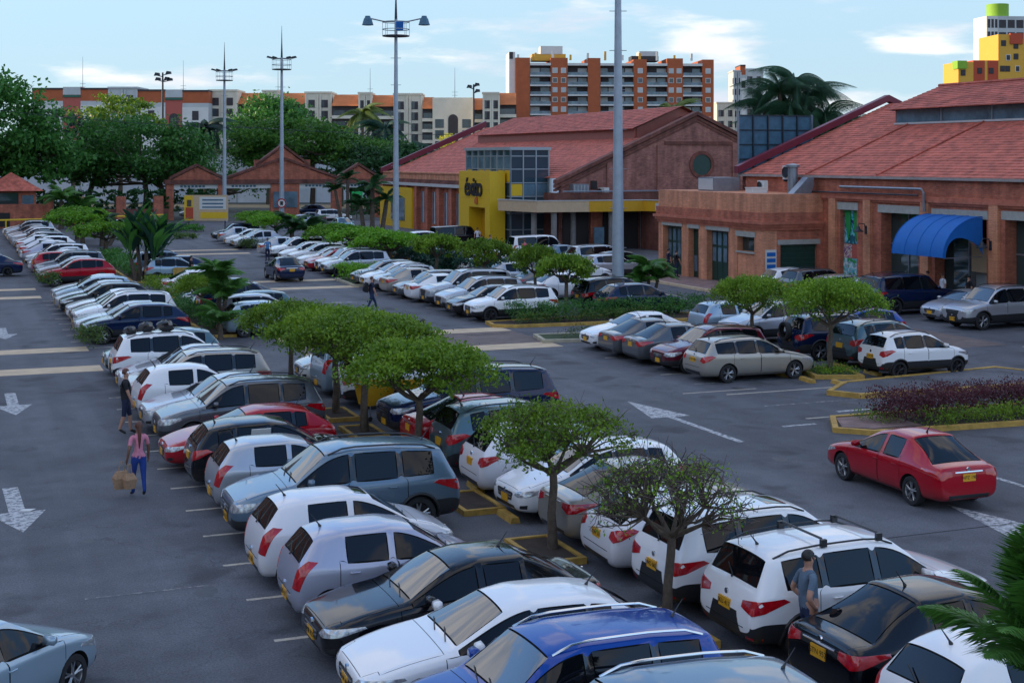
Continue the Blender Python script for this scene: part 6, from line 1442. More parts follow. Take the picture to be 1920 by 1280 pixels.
# wheel stops between the rows
for u, v, l in ((27.7,44.6,'yellow wheel stop behind the dark blue SUV wheel'),(27.9,43.4,'yellow wheel stop left of the square planter'),(26.9,42.3,'yellow wheel stop under the wagon nose'),(27.0,40.9,'yellow wheel stop front left of the square planter'),(29.9,43.2,'yellow wheel stop right of the square planter'),(30.0,41.4,'yellow wheel stop behind the compact white crossover'),(27.6,39.9,'yellow wheel stop nearest the asphalt island'),(29.8,39.9,'yellow wheel stop before the compact white crossover wheel'),
                (11.1,18.0,'yellow wheel stop under the white SUV with roof bars'),(10.9,27.6,'yellow wheel stop between the dull green tree and the blue grey SUV'),(10.2,29.6,'yellow wheel stop beside the white hatchback nose'),(11.2,30.4,'yellow wheel stop by the taillight of the blue grey SUV'),(10.9,33.0,'yellow wheel stop left of the red sedan'),(10.3,36.2,'yellow wheel stop under the yellow trolleys'),(11.1,36.0,'yellow wheel stop by the black SUV nose')):
    wheel_stop(u, v, l)
# yellow service trolleys
def trolley(u, v, rz, label):
    t = thing('service_trolley', label, 'trolley', W(u, v), TH+rz, 'yellow service trolleys'); Y = 'kerb_yellow' if False else 'orange_panel'
    b = MB(); b.add([(-.38,-.28,.45),(.38,-.28,.45),(.38,.28,.45),(-.38,.28,.45),(-.5,-.36,1.05),(.5,-.36,1.05),(.5,.36,1.05),(-.5,.36,1.05)], [(0,3,2,1),(0,1,5,4),(1,2,6,5),(2,3,7,6),(3,0,4,7)]); b.build('tub', MATS[Y], t)
    MB().tube([(-.5,-.36,1.07),(.5,-.36,1.07),(.5,.36,1.07),(-.5,.36,1.07),(-.5,-.36,1.07)], .025, 5).build('rim_bar', MATS['yellow_panel'], t)
    for sx in (-.32,.32):
        for sy in (-.24,.24): MB().tube([(sx,sy,.45),(sx,sy,.14)], .02, 5).build('leg', MATS['metal_grey'], t); MB().lathe([(0,-.02),(.07,-.02),(.07,.02),(0,.02)], (sx,sy,.07), 10, 'y').build('wheel', MATS['rubber'], t)
    MB().tube([(-.5,-.3,1.05),(-.72,-.3,1.12),(-.72,.3,1.12),(-.5,.3,1.05)], .02, 5).build('handle', MATS['metal_grey'], t); return t
trolley(11.5, 39.6, .3, 'yellow trolley left of the tree trunk'); trolley(12.6, 39.2, -.2, 'yellow trolley right of the tree trunk')
# ------------------------------------------------------------------ cars
RA, RB, RC, RD, RE, RF = 5.1, 10.95, 22.4, 28.9, 23.3, 29.4
def row(base, lst, group):
    for it in lst:
        kind, col, v, head, label = it[:5]; kw = it[5] if len(it) > 5 else {}
        du = kw.pop('du', 0); sc = kw.get('scale', 1.0)
        spawn_car(kind, col, base + TYPES[kind]['L']*sc/2 + du, v, head, label, group, **kw)
G_A = 'cars parked in the near left row'
row(RA, [
 ('suv','steel',14.2,'L','grey teal SUV with pale roof rails cut off by the bottom edge',{'rail':'chrome'}),
 ('suv','blue',16.4,'L','bright blue SUV with silver roof rails in the nearest row',{'rail':'chrome','text':'HKV 318','scale':.98}),
 ('sport','white',18.7,'L','white hatchback with dark windscreen between the blue SUV and the black sedan',{'text':'EHV 604'}),
 ('sedan','black',20.9,'L','glossy black sedan, nose left, in the nearest row',{'text':'MJR 852'}),
 ('mini','lavender',23.0,'R','small lavender silver hatchback with C shaped red taillight, tail left',{'text':'JZP 417'}),
 ('mini','pearl',25.2,'R','small pale hatchback with tall red taillights and a black wheel',{'rim':'rim_dark','text':'UCX 290'}),
 ('suv','steel',28.1,'L','large blue grey SUV with striped grille, nose left',{'scale':1.04,'text':'KTU 735'}),
 ('mini','silver',30.7,'R','small round silver hatchback with dark door handles',{'scale':.99}),
 ('hatch','black',33.0,'R','black hatchback with a red taillight, tail left, beside the silver one'),
 ('sport','red',35.2,'L','red hatchback with its nose out to the left, behind the black hatchback',{'scale':.95,'du':-.35}),
 ('suv','grey',38.0,'L','dark grey SUV with chrome grille, nose left',{'scale':.98}),
 ('sedan','silver',40.2,'L','silver car mostly hidden behind the dark grey SUV'),
 ('mini','white',42.3,'R','small boxy white hatchback, tail left, between silver cars'),
 ('suv','champagne',44.5,'L','beige SUV with big alloy wheel beside the standing man'),
 ('sedan','silver',46.7,'L','silver sedan behind the beige SUV'),
 ('suv','white',49.1,'R','white SUV, tail left, carrying black bundles on its roof'),
 ('hatch','teal',51.4,'L','small dark hatchback with pale roof behind the white SUV'),
 ('suv','navy',60.4,'L','dark blue SUV first after the near walkway, nose left'),
 ('sedan','silver',62.5,'L','silver sedan just behind the dark blue SUV'),
 ('suv','white',64.7,'L','white SUV third after the near walkway'),
 ('hatch','maroon',66.9,'L','dark red car almost hidden between pale ones'),
 ('sedan','white',69.1,'L','white sedan left of the dark red sliver'),
 ('suv','black',71.4,'L','black SUV with white highlights, nose left, mid row'),
 ('sedan','silver',73.6,'L','silver sedan behind the black SUV'),
 ('hatch','paleblue',75.9,'L','pale blue hatchback facing the far walkway'),
 ('sedan','white',78.1,'L','white sedan last before the far walkway'),
 ('suv','red',88.3,'L','red SUV first beyond the far walkway'),
 ('sedan','white',90.5,'L','white sedan touching the red SUV roof in view'),
 ('sedan','silver',92.8,'L','silver sedan second behind the red SUV'),
 ('suv','grey',95.0,'L','dark grey SUV third behind the red SUV'),
 ('hatch','red',97.3,'R','red backed hatchback tail left in the far part of the row'),
], G_A)
far_cols = ['white','silver','white','paleblue','lavender','white','pearl','white','silver','white','grey','white','silver','paleblue','white','silver','white','grey','white','silver','pearl','white']
far_k = ['hatch','sedan','suv','hatch','sedan','mini','sedan','suv','hatch','sedan','suv','hatch']
fl = []
for i in range(22):
    v = 99.6+2.25*i; fl.append((far_k[i % 12], far_cols[i], v, 'R' if i in (4,6,9) else 'L', '%s %s, %s from the yellow railing end of the left row' % (far_cols[i].replace('paleblue','pale blue').replace('pearl','off white').replace('lavender','lilac'), {'mini':'small car','hatch':'hatchback','sedan':'sedan','suv':'SUV'}[far_k[i % 12]], ['first','second','third','fourth','fifth','sixth','seventh','eighth','ninth','tenth','eleventh','twelfth','thirteenth'][21-i]) if i > 8 else ['white hatchback tenth beyond the far walkway','silver sedan at the start of the tight far cars','white SUV with raised roof among the tight far cars','pale blue hatchback among the tight far cars','lavender sedan, tail left, among the tight far cars','tiny white hatchback among the tight far cars','pearl sedan with red lamps, tail left, far left row','white SUV level with the dark sedan in the aisle','silver hatchback behind the far white SUV'][i]))
row(RA, fl, 'cars parked in the tight far part of the left row')
row(RB, [
 ('mini','white',14.3,'R','white hatchback with red framed rear window at the bottom right',{'scale':1.05,'text':'RLX 446'}),
 ('sedan','black',16.6,'R','black sedan with chrome boot strip, tail left, beside the man in grey',{'text':'GTN 952'}),
 ('suv','white',19.0,'R','white wagon like SUV with two black roof bars',{'text':'JKU 417'}),
 ('suv','white',21.2,'R','white SUV with sunroof behind the sparse tree',{'text':'IWO 063'}),
 ('sport','pearl',23.4,'R','white hatchback with pale bluish roof behind the sparse crown',{'text':'DQW 571'}),
 ('sedan','champagne',25.5,'R','silver grey sedan with wide dark red lamps beside the tree trunk'),
 ('hatch','white',27.8,'L','white hatchback nose left with roof aerial, right of the thin tree'),
 ('hatch','pearl',29.9,'R','white car with red lamp hidden by the thin tree crown'),
 ('cuv','teal',32.0,'R','dark grey tall hatchback with big rear window, tail left',{'scale':1.1}),
 ('sedan','red',34.3,'R','dark red sedan, tail left, between the fresh green tree and the grey hatchback'),
 ('bigsuv','navy',37.0,'L','large black SUV with pale roof, nose left, right of the fresh green tree'),
 ('suv','white',42.0,'R','white SUV half hidden under the joined green crowns'),
 ('van','paleblue',44.4,'R','pale van hidden behind the joined green crowns'),
 ('sedan','white',46.8,'L','white sedan behind the joined green crowns, beside the man in white'),
 ('hatch','paleblue',60.6,'R','grey blue hatchback, tail left, behind the joined crowns'),
 ('suv','silver',62.8,'R','silver SUV, tail left, behind the grey blue hatchback'),
 ('hatch','teal',65.1,'L','teal hatchback with rounded tail toward the aisle'),
 ('suv','navy',67.6,'R','blue pickup like SUV right of the small palm'),
 ('sedan','grey',70.0,'L','dark sedan behind the small flat topped tree'),
 ('sedan','navy',72.4,'L','dark blue sedan two beyond the small flat topped tree'),
 ('hatch','paleblue',88.2,'R','blue hatchback with a yellow cloth on its side'),
 ('sedan','white',79.0,'R','white roofed sedan behind the undergrowth'),
 ('sedan','navy',90.6,'L','dark blue sedan behind the car with yellow cloth'),
 ('suv','steel',93.0,'R','steel blue SUV right of the paddle leaved clump'),
], 'cars parked in the second row')
row(RC, [
 ('suv','white',60.6+1.3,'L','clean white SUV coupe at the island end, nose left',{'scale':.98}),
 ('hatch','black',64.1,'L','black hatchback behind the clean white SUV'),
 ('suv','silver',66.2,'L','silver SUV third from the island end'),
 ('bigsuv','silver',68.9,'L','big silver off-roader with round wheel arches, nose left'),
 ('sedan','white',71.2,'R','white sedan with red lamps, tail left, beside the off-roader'),
 ('hatch','grey',73.3,'L','dark grey hatchback behind the white sedan tail'),
 ('sedan','champagne',75.6,'R','greenish grey sedan, tail left, mid row'),
 ('hatch','silver',77.8,'L','silver hatchback beside the greenish grey sedan'),
 ('hatch','white',80.0-.1,'L','white hatchback second from the bed with the round shrub'),
 ('hatch','grey',82.0-.1,'L','dark grey hatchback at the end by the round bright shrub'),
 ('suv','silver',88.8,'L','silver SUV behind the tall bright grass'),
 ('bigsuv','white',91.2,'L','white crew cab like SUV behind the silver one',{'scale':.93}),
 ('hatch','red',93.8,'L','red hatchback in the far middle row'),
 ('sedan','white',96.3,'L','white sedan left of the red hatchback'),
 ('suv','pearl',99.0,'L','white SUV beside the person in navy'),
 ('hatch','white',101.8,'L','white hatchback two left of the red one'),
 ('suv','white',105.0,'L','white SUV with dark roof line in the far middle row'),
 ('sedan','silver',109.0,'R','silver sedan, tail left, by the third crossing'),
 ('sedan','silver',119.5,'L','silver sedan first beyond the third crossing'),
 ('suv','navy',130.5,'L','black SUV alone below the advertising board'),
 ('hatch','white',123.0,'L','white hatchback behind the bright crown by the arcade'),
 ('sedan','silver',126.5,'R','silver sedan behind the black SUV roof'),
], 'cars parked in the far middle row')
row(RD, [
 ('suv','black',63.6+.2,'R','black SUV, tail left, right of the clean white SUV'),
 ('suv','navy',61.3+.1,'R','dark SUV close behind the thick mast foot'),
 ('sedan','white',70.0,'R','white sedan under the low flat crowns'),
 ('sedan','grey',73.0,'R','dark sedan behind the big off-roader roof'),
 ('sedan','silver',77.6,'R','silver sedan with red lamp under the second low crown'),
 ('hatch','white',81.5,'R','white hatchback tail left beside the dark shrubs'),
 ('sedan','navy',91.5,'R','dark sedan behind the bright crowns'),
 ('suv','grey',95.0,'R','dark SUV right of the silver SUV row'),
 ('suv','white',112,'L','white SUV far behind the bright green crowns'),
 ('hatch','lightblue',118,'L','pale blue hatchback far behind the bright crowns'),
], 'cars parked in the row behind the low crowns')
row(RE, [
 ('sedan','white',50.9,'L','white sedan, nose left, at the head of the right block',{'scale':.97}),
 ('sedan','grey',48.7,'R','dark grey sedan with chrome strip, tail left, right block'),
 ('sedan','grey',46.9-.1,'R','grey sedan with orange plate between the dark sedan and the maroon SUV',{'scale':.97}),
 ('suv','maroon',44.7,'L','maroon compact SUV, nose left, behind the grey wagon',{'scale':.94}),
 ('wagon','champagne',42.4,'R','grey beige estate car with dented side at the front of the right block',{'text':'BTW 188'}),
], 'cars parked in the right block')
row(RF, [
 ('mini','paleblue',52.9,'R','pale blue small car with red lamp behind the left umbrella tree'),
 ('suv','silver',50.6,'L','silver SUV facing left between the two umbrella trees'),
 ('hatch','blue',48.3,'L','blue car with its red taillight to the right, behind the wide tree',{'du':2.6}),
 ('suv','navy',45.7,'R','dark blue SUV with a black spare wheel on its tailgate'),
 ('cuv','teal',43.3,'R','grey green hatchback hidden by the wide tree trunk',{'scale':1.12,'du':.5}),
 ('cuv','white',40.9,'R','compact white crossover with black wheel arches and rails',{'rim':'rim_dark','text':'GZX 570'}),
], 'cars parked behind the umbrella trees')
for it in [
 ('hatch','white',43.9,67.6,'R','white hatchback, tail left, before the garage door'),('suv','grey',43.9,65.2,'R','dark hatchback like SUV beside the garage door'),('hatch','silver',44.0,62.8,'R','pale hatchback third from the garage door'),
 ('hatch','paleblue',44.0,60.4,'R','pale blue hatchback beside the big black SUV'),('bigsuv','navy',43.6,57.4,'R','huge black long SUV below the blue awning',{'scale':1.08}),
 ('hatch','silver',44.1,53.9,'L','silver small car, nose left, below the awning'),('bigsuv','silver',43.7,51.2,'L','large silver SUV, nose left, at the right edge',{'text':'DVT 906'}),
 ('van','white',40.9,97.2,'R','white minibus below the entrance canopy'),('suv','white',36.2,96.5,'A','white SUV seen from behind left of the minibus'),('sedan','steel',41.0,92.6,'R','blue grey sedan right of the minibus'),('sedan','white',41.2,89.6,'R','white roofed dark window sedan below the canopy column'),
 ('bigsuv','silver',40.8,86.4,'R','silver pickup like SUV with red lamps below the yellow fascia',{'scale':1.0}),('suv','silver',39.3,81.4,'R','silver grey SUV left of the thick mast top'),('hatch','black',41.3,82.9+1,'R','dark hatchback just right of the thick mast'),('hatch','white',35.2,77.5,'R','white hatchback with dark boot behind the low crown'),
 ('suv','white',37.4,112.5,'R','white SUV with open red door left of the yellow portal'),('van','black',40.4,114,'R','black van beside the yellow portal'),('suv','white',42.2,163,'R','white SUV beneath the right arches of the arcade'),('sedan','silver',35.5,152,'L','silver sedan by the round traffic sign'),('sedan','grey',38.2,160,'L','grey sedan behind the mast with the round sign'),
 ('sedan','white',15.4,146,'L','white sedan alone in front of the yellow railing'),('hatch','lightblue',38.0,143,'T','pale car between the bright crowns and the dark palms'),('suv','navy',44,182,'L','dark blue SUV seen through the arcade'),('sedan','silver',30,184,'L','silver sedan seen through the left arch'),('hatch','white',24.5,120.5,'L','white hatchback tucked beneath the bright crown'),
]:
    kind, col, u, v, head, label = it[:6]; kw = it[6] if len(it) > 6 else {}
    spawn_car(kind, col, u, v, head, label, 'cars parked along the buildings', **kw)
spawn_car('sedan','red',20.2,26.7,'A','shiny red sedan driving away in the right lane',None,name='moving_car',text='HPZ 190',scale=.97)
spawn_car('sedan','navy',19.6,87.6,'A','dark blue sedan driving away in the middle lane',None,name='moving_car')
spawn_car('sedan','navy',2.4,97.0,'L','dark blue sedan entering from the left edge',None,name='moving_car')
spawn_car('hatch','paleblue',.25,20.4,'A','pale blue hatchback cut off by the bottom left corner',None,name='moving_car',rotabs=rad(68),scale=.95,text='MPL 227')
spawn_car('suv','black',12.0,9.9,'R','black car just outside the lower right corner',None) if False else None

def on_car(label, u, v, z): return [o for o in bpy.data.objects if o.get('label') == label][0]
# roof bars on the white SUV, bundles, spare wheel, yellow cloth
k = on_car('white wagon like SUV with two black roof bars',0,0,0)
for x in (.15, -.85): MB().tube([(x,-.60,1.70),(x,-.54,1.74),(x,.54,1.74),(x,.60,1.70)], .02, 6).build('roof_bar', MATS['black_plastic'], k)
for s_ in (1,-1):
    for x in (.15,-.85): MB().box(x-.05,x+.05,s_*.57,s_*.63,1.62,1.74).build('bar_foot', MATS['black_plastic'], k)
for lab, x0, x1 in (('white SUV with sunroof behind the sparse tree',-.15,.25),('small pale hatchback with tall red taillights and a black wheel',-.0,.22)):
    k = on_car(lab,0,0,0); T = TYPES['suv' if 'SUV' in lab else 'mini']; vs = []
    for i in range(5):
        for j in range(5):
            x = x0+(x1-x0)*i/4; y = -.3+.6*j/4; hh = T['bvh'].ray_cast(Vector((x,y,3)), Vector((0,0,-1)))[0]; vs.append((x,y,hh.z+.006))
    MB().add(vs, [(i*5+j,(i+1)*5+j,(i+1)*5+j+1,i*5+j+1) for i in range(4) for j in range(4)]).build('sunroof', MATS['windscreen'], k, True)
k = on_car('dark blue SUV with a black spare wheel on its tailgate',0,0,0); ty = TYPES['suv']['parts']; wm = [p for p in ty if p[0] == 'wheel'][0][1]
link('spare_wheel', wm, None, k, (-2.30, .05, 1.02), (0, 0, rad(90)))
def bundle(u, v, z, s, label):
    b = MB(); rg = random.Random(int(u*100)); n = 12; m_ = 7; vs = []
    for i in range(m_+1):
        a = -math.pi/2+math.pi*i/m_
        for j in range(n): t_ = 2*math.pi*j/n; r = s*(.9+.22*math.sin(3*t_+i)+rg.uniform(-.10,.10)); vs.append((r*math.cos(a)*math.cos(t_), r*math.cos(a)*math.sin(t_), s*.62+s*.62*math.sin(a)*(1+.12*math.sin(5*t_+u))))
    b.add(vs, [(i*n+j,i*n+(j+1)%n,(i+1)*n+(j+1)%n,(i+1)*n+j) for i in range(m_) for j in range(n)])
    o = b.build('roof_bundle', MATS['c_blackcloth'] if 'c_blackcloth' in MATS else mat('bin_bag', (.006,.006,.008), .30, var=.3, vscale=6), None, True, loc=W(u, v, z)); tag(o, label, 'bag', 'black bundles on the white SUV roof')
bundle(5.75,49.1,1.6,.24,'black wrapped bundle at the tail end of the white SUV roof'); bundle(6.3,49.2,1.66,.28,'black wrapped bundle in the middle of the white SUV roof'); bundle(6.9,49.0,1.68,.31,'black wrapped bundle at the nose end of the white SUV roof')
o = MB().box(-.9,.9,-.02,.03,0,.62).build('yellow_cloth', MATS['kerb_yellow'], None, loc=W(13.6,87.0,.35), rot=(0,0,TH)); tag(o, 'yellow cloth hanging on the side of the blue hatchback', 'cloth')
o = MB().box(-.22,.22,-.01,.01,0,.3).build('bonnet_paper', MATS['apt_white'], None, loc=W(6.65, 32.2, 1.1), rot=(rad(20),0,TH)); tag(o, 'pale paper sheet inside the side window of the black hatchback', 'paper')
o = MB().add([(-.16,-.06,0),(.1,-.1,.01),(.18,.06,.03),(-.1,.09,.015)], [(0,1,2,3)]).build('litter', MATS['apt_white'], None, loc=W(1.6,32.0,.012)); tag(o, 'small scrap of white litter on the open asphalt', 'litter')

# ------------------------------------------------------------------ people
mat('skin', (.42,.22,.15), .55); mat('skin_dark', (.20,.10,.07), .55); mat('hair_brown', (.10,.035,.02), .6); mat('hair_black', (.012,.010,.010), .5)
for nm, c in (('pink',(.62,.22,.30)),('jeans',(.012,.045,.24)),('blackcloth',(.010,.010,.014)),('navycloth',(.012,.018,.05)),('greyblue',(.10,.15,.21)),('whitecloth',(.68,.68,.74)),('darkjeans',(.014,.03,.085)),('bluecloth',(.06,.20,.42)),('hotpink',(.70,.10,.20)),('tanbag',(.36,.22,.13)),('shoe',(.03,.025,.022)),('shoe_white',(.6,.6,.65))): mat('c_'+nm, c, .85, var=.18, vscale=12, bump=.3, bscale=30)
def person(label, loc, face, h=1.68, top='c_whitecloth', legs='c_jeans', skin='skin', hair='hair_black', pose='stand', shoe='c_shoe', shorts=False, longhair=False, female=False, fingers=False, group=None, sleeves=.5, crouch=False):
    """local: +x is where the person faces, +y their left"""
    s = h/1.70; root = thing('person', label, 'person', loc, face, group)
    J = {}; R_ = {}; seg = []
    def j(n, p, r): J[n] = Vector(p)*s; R_[n] = r*s
    sw = .17 if female else .195; hw = .095
    j('pelvis',(0,0,.93),.125); j('waist',(0,0,1.08),.105 if female else .125); j('chest',(.0,0,1.28),.13 if not female else .12); j('neck0',(-.01,0,1.42),.085); j('neck',(.0,0,1.49),.052); j('head0',(.01,0,1.56),.072); j('head1',(.012,0,1.645),.082)
    W_ = {'stand':((.04,.02),(-.03,-.02)),'walk':((.30,-.02),(-.26,.0)),'stroll':((.14,0),(-.14,.0)),'phone':((.04,0),(-.02,0)),'hips':((.05,.0),(-.04,0))}[pose]
    for k, (sg, (fx, _)) in enumerate(zip((1,-1), W_)):
        a = 'LR'[k]; kx = fx*.55+.03
        lift = .06 if fx < -.1 else 0
        j('hip'+a,(0,sg*hw,.88),.10 if not female else .105); j('knee'+a,(kx,sg*.10,.50),.062); j('ank'+a,(fx-.02,sg*.10,.10+lift),.042); j('toe'+a,(fx+.15,sg*.115,.035+lift*.3),.034)
        j('sh'+a,(-.01,sg*sw,1.39),.062)
    if pose == 'phone':
        for sg, a in ((1,'L'),(-1,'R')): j('el'+a,(.06,sg*.24,1.12),.042); j('wr'+a,(.30,sg*.08,1.20),.028); j('hand'+a,(.37,sg*.06,1.24),.026)
    elif pose == 'hips':
        j('elL',(-.10,.30,1.13),.048); j('wrL',(.04,.20,.99),.033); j('handL',(.09,.15,.96),.03)
        j('elR',(-.14,-.29,1.14),.048); j('wrR',(-.02,-.24,.98),.033); j('handR',(.05,-.18,.95),.03)
    else:
        sgn = 1 if pose in ('walk','stroll') else 0
        j('elL',(-.10*sgn,.25,1.12),.043); j('wrL',(-.06*sgn+.04,.27,.88),.030); j('handL',(.05,.275,.80),.028)
        j('elR',(.02+.06*sgn,-.25,1.12),.043); j('wrR',(.12*sgn+.05,-.26,.89),.030); j('handR',(.15*sgn+.04,-.265,.81),.028)
    E = [('pelvis','waist','legs' if False else 'top'),('waist','chest','top'),('chest','neck0','top'),('neck0','neck','skin'),('neck','head0','skin'),('head0','head1','skin')]
    for a in 'LR':
        E += [('pelvis','hip'+a,'legs'),('hip'+a,'knee'+a,'legs'),('knee'+a,'ank'+a,'skin' if shorts else 'legs'),('ank'+a,'toe'+a,'shoe'),('neck0','sh'+a,'top'),('sh'+a,'el'+a,'top'),('el'+a,'wr'+a,'skin'),('wr'+a,'hand'+a,'skin')]
    if fingers:
        for a, sg in (('L',1),('R',-1)):
            hd = J['hand'+a]; d = (hd-J['wr'+a]).normalized(); sd = d.cross(Vector((0,sg,0))).normalized()
            for k in range(4):
                b0 = hd+sd*(.030-.020*k)*s; tip = b0+(d*.055+Vector((0,-sg*.02,0)))*s*(.9,1.05,1.0,.8)[k]
                J['f%s%d'%(a,k)] = b0+d*.012*s; R_['f%s%d'%(a,k)] = .0095*s; J['g%s%d'%(a,k)] = tip; R_['g%s%d'%(a,k)] = .0075*s
                E += [('hand'+a,'f%s%d'%(a,k),'skin'),('f%s%d'%(a,k),'g%s%d'%(a,k),'skin')]
            J['t'+a] = J['wr'+a].lerp(hd,.6)+sd*.045*s+d*.03*s; R_['t'+a] = .010*s; E.append(('hand'+a,'t'+a,'skin'))
    names = list(J); ix = {n: i for i, n in enumerate(names)}
    me = bpy.data.meshes.new('body'); me.from_pydata([tuple(J[n]) for n in names], [(ix[a],ix[b]) for a,b,_ in E], []); me.update()
    o = bpy.data.objects.new('t', me); COL.objects.link(o); sk = o.modifiers.new('k','SKIN'); o.modifiers.new('s','SUBSURF').levels = 2
    for i, n in enumerate(names):
        v = me.skin_vertices[0].data[i]; r = R_[n]; v.radius = (r*(.78 if n in ('waist','chest','pelvis','neck0') else 1), r) if n not in ('chest','waist','pelvis') else (r*1.25, r*.85); v.use_root = (n == 'pelvis')
    m2 = evalmesh(o, 'body'); bpy.data.objects.remove(o)
    keys = {'skin': skin, 'top': top, 'legs': legs, 'shoe': shoe}; order = list(keys); m2.materials.clear()
    for q in order: m2.materials.append(MATS[keys[q]])
    segs = [(J[a], J[b], t_, a, b) for a, b, t_ in E]
    for p in m2.polygons:
        c = p.center; best = None
        for A_, B_, t_, a, b in segs:
            ab = B_-A_; k_ = max(0, min(1, (c-A_).dot(ab)/ab.length_squared)); dd_ = (c-(A_+ab*k_)).length
            if best is None or dd_ < best[0]: best = (dd_, t_, k_, a, b)
        t_ = best[1]
        if t_ == 'top' and best[3].startswith('sh') and best[2] > sleeves*1.3: t_ = 'skin'
        if t_ == 'top' and c.z < .93*s: t_ = 'legs'
        if t_ == 'legs' and c.z > .95*s: t_ = 'top'
        p.material_index = order.index(t_); p.use_smooth = True
    link('body', m2, None, root)
    hc = J['head1']
    # hair cap, ears, nose, eyes
    b = MB(); n = 12; m_ = 7; vs = []
    for i in range(m_+1):
        a = math.pi/2*1.28*i/m_
        for k in range(n): t_ = 2*math.pi*k/n; cut = 1 if math.cos(t_) < .35 else .62; aa = a*cut; vs.append((hc.x-.012*s+.104*s*math.sin(aa)*math.cos(t_), hc.y+.088*s*math.sin(aa)*math.sin(t_), hc.z+.012*s+.105*s*math.cos(aa)))
    b.add(vs, [(i*n+k,i*n+(k+1)%n,(i+1)*n+(k+1)%n,(i+1)*n+k) for i in range(m_) for k in range(n)]); b.build('hair', MATS[hair], root, True)
    if longhair: MB().tube([(hc.x-.07*s,0,hc.z+.02*s),(hc.x-.12*s,0,hc.z-.12*s),(hc.x-.145*s,.01,hc.z-.30*s),(hc.x-.13*s,.01,hc.z-.50*s)], [.06*s,.05*s,.035*s,.012*s], 8).build('ponytail', MATS[hair], root, True)
    if fingers:
        MB().tube([(hc.x+.07*s,0,hc.z+.0*s),(hc.x+.098*s,0,hc.z-.03*s)], [.010*s,.016*s], 6).build('nose', MATS[skin], root, True)
        for sg in (1,-1): MB().tube([(hc.x-.0*s,sg*.078*s,hc.z-.03*s),(hc.x-.0*s,sg*.092*s,hc.z+.0*s),(hc.x,sg*.08*s,hc.z+.025*s)], .012*s, 6).build('ear', MATS[skin], root, True); MB().lathe([(0,.008),(.009,.0),(0,-.008)], (hc.x+.076*s,sg*.03*s,hc.z+.005*s), 8).build('eye', MATS['ink'], root, True)
        MB().tube([(hc.x+.078*s,-.022*s,hc.z-.058*s),(hc.x+.085*s,0,hc.z-.06*s),(hc.x+.078*s,.022*s,hc.z-.058*s)], .005*s, 5).build('mouth', MATS['hair_brown'], root, True)
    return root, J
AW = TH+math.pi/2
pw, J = person('woman in pink top and blue cropped jeans walking away with tan bags', W(4.0-.02, 32.45), AW+.1, 1.62, 'c_pink', 'c_jeans', 'skin_dark', 'hair_brown', 'stroll', longhair=True, female=True, fingers=True)
def bag(name, label, P, w_, h_, m):
    t = thing(name, label, 'bag', P, TH+.3); b = MB(); b.add([(-w_*.4,-.07,-h_),(w_*.4,-.07,-h_),(w_*.4,.07,-h_),(-w_*.4,.07,-h_),(-w_*.5,-.10,-h_*.45),(w_*.5,-.10,-h_*.45),(w_*.5,.10,-h_*.45),(-w_*.5,.10,-h_*.45),(-w_*.34,-.03,0-.05),(w_*.34,-.03,0-.05),(w_*.34,.03,0-.05),(-w_*.34,.03,-.05)],
        [(0,3,2,1),(0,1,5,4),(1,2,6,5),(2,3,7,6),(3,0,4,7),(4,5,9,8),(5,6,10,9),(6,7,11,10),(7,4,8,11),(8,9,10,11)]); b.build('bag_body', MATS[m], t); MB().tube([(-w_*.2,0,-.06),(-.03,0,.16),(.03,0,.16),(w_*.2,0,-.06)], .012, 5).build('handle', MATS[m], t)
hp = pw.matrix_basis @ J['handL']
bag('shopping_bag', 'larger tan bag hanging at the outer side of the woman in pink', hp+Vector((-.10,-.02,-.12)), .36, .44, 'c_tanbag'); bag('shopping_bag', 'smaller crumpled tan bag in front, held by the woman in pink', hp+Vector((.10,-.10,-.16)), .27, .38, 'c_tanbag')
person('man in black t-shirt and dark shorts standing by the beige SUV', W(4.55, 39.9), TH-.15, 1.74, 'c_blackcloth', 'c_navycloth', 'skin', 'hair_brown', 'stroll', shorts=True, fingers=True)
person('man in grey blue polo shirt, hands on hips, beside the white SUV with bars', W(11.75, 17.78), TH-.1, 1.72, 'c_greyblue', 'c_darkjeans', 'skin', 'hair_black', 'hips', fingers=True)
pb, J = person('person in dark shirt and jeans with a backpack walking right', W(19.3, 67.0), TH-.1, 1.72, 'c_navycloth', 'c_darkjeans', 'skin', 'hair_brown', 'walk', 'c_shoe_white')
t = thing('backpack', 'black backpack on the person walking right', 'backpack', pb.matrix_basis @ Vector((-.24,0,1.05)), TH-.1); MB().extr([(-.14,-.02),(-.16,.25),(-.06,.46),(.04,.42),(.06,0),(.0,-.05)], 'y', -.15, .15).build('pack', MATS['c_blackcloth'], t); MB().box(-.2,-.14,-.11,.11,.02,.2).build('pocket', MATS['c_blackcloth'], t)
pp, J = person('man in white shirt looking at his phone behind the green crown', W(15.9, 48.6), TH-.1, 1.72, 'c_whitecloth', 'c_darkjeans', 'skin_dark', 'hair_black', 'phone')
t = thing('phone', 'small dark phone held by the man in white shirt', 'phone', pp.matrix_basis @ Vector((.42,0,1.27)), TH); MB().box(-.005,.005,-.04,.04,-.07,.08).build('case', MATS['ink'], t); MB().box(-.009,-.005,-.034,.034,-.06,.07).build('screen', MATS['glass'], t)
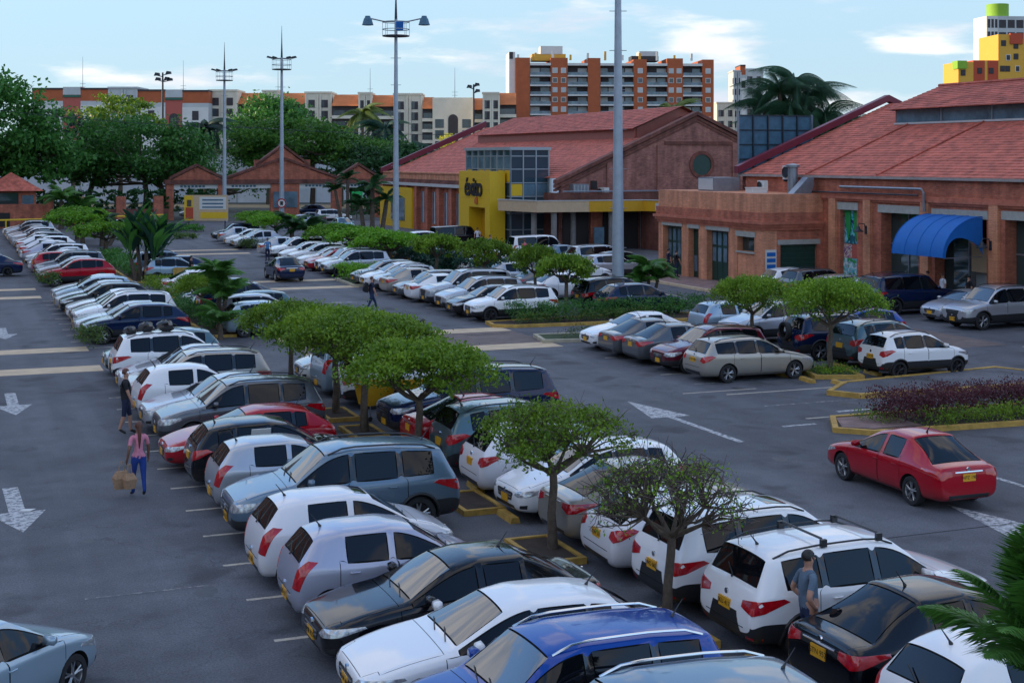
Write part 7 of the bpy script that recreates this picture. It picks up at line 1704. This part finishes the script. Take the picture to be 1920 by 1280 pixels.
for lab, u, v, f, tp, lg, hr, ps in (
 ('person in violet shirt and dark trousers between the far white cars', 21.9, 103.5, AW, 'c_bluecloth','c_navycloth','hair_black','stand'),
 ('person with black hair standing behind the small palms', 13.6, 86.0, TH, 'c_blackcloth','c_blackcloth','hair_black','stand'),
 ('person in pink shirt by the white minibus', 38.6, 94.5, AW, 'c_hotpink','c_darkjeans','hair_brown','stand'),
 ('person in light blue top left of the minibus', 38.6, 101.5, TH, 'c_bluecloth','c_navycloth','hair_brown','stand'),
 ('person in white top inside the yellow portal', 41.6, 112.4, -1.5, 'c_whitecloth','c_navycloth','hair_black','stand'),
 ('person in dark clothes nearest the green doors', 42.3, 79.6, TH, 'c_navycloth','c_navycloth','hair_black','stand'),
 ('second person in dark clothes by the green doors, a step to the right', 42.1, 78.2, TH, 'c_blackcloth','c_navycloth','hair_black','stroll'),
 ('person in blue grey top waiting at the pier left of the awning door', 46.0, 58.9, TH+3, 'c_greyblue','c_blackcloth','hair_brown','stand'),
 ('person in white and violet top under the awning', 45.9, 57.6, TH+3, 'c_whitecloth','c_blackcloth','hair_brown','stand'),
 ('person in green black top under the right part of the awning', 46.1, 55.9, TH+3, 'c_blackcloth','c_navycloth','hair_black','stand'),
 ('person in dark top behind the others in the awning doorway', 48.4, 56.4, TH+2, 'c_navycloth','c_blackcloth','hair_black','stand'),
 ('person behind the roof of the silver pickup like SUV', 41.6, 84.9-.0, TH, 'c_greyblue','c_navycloth','hair_brown','stand')):
    person(lab, W(u, v, .14 if u > 41 and v < 104 else 0), f, 1.68, tp, lg, 'skin', hr, ps)
# small motorcycle behind the thick mast
t = thing('motorcycle', 'parked motorcycle between the dark SUV and the mast island', 'motorcycle', W(29.6, 60.5-.1), TH)
for x in (-.62,.62): MB().lathe([(.20,-.05),(.29,-.05),(.30,0),(.29,.05),(.20,.05)], (x,0,.3), 16, 'y').build('wheel', MATS['rubber'], t, True)
MB().extr([(-.5,.55),(.2,.5),(.45,.85),(.2,.92),(-.1,.75),(-.65,.85)], 'y', -.12, .12).build('frame', MATS['gloss_black'], t); MB().extr([(-.7,.85),(-.1,.78),(-.1,.86),(-.7,.94)], 'y', -.14, .14).build('seat', MATS['black_plastic'], t); MB().tube([(.62,0,.3),(.42,0,1.0)], .03, 6).build('fork', MATS['chrome'], t); MB().tube([(.35,-.33,1.08),(.42,0,1.0),(.35,.33,1.08)], .016, 6).build('handlebar', MATS['chrome'], t); MB().extr([(-.25,.3),(.25,.3),(.2,.5),(-.2,.55)], 'y', -.1, .1).build('engine', MATS['rim_dark'], t)
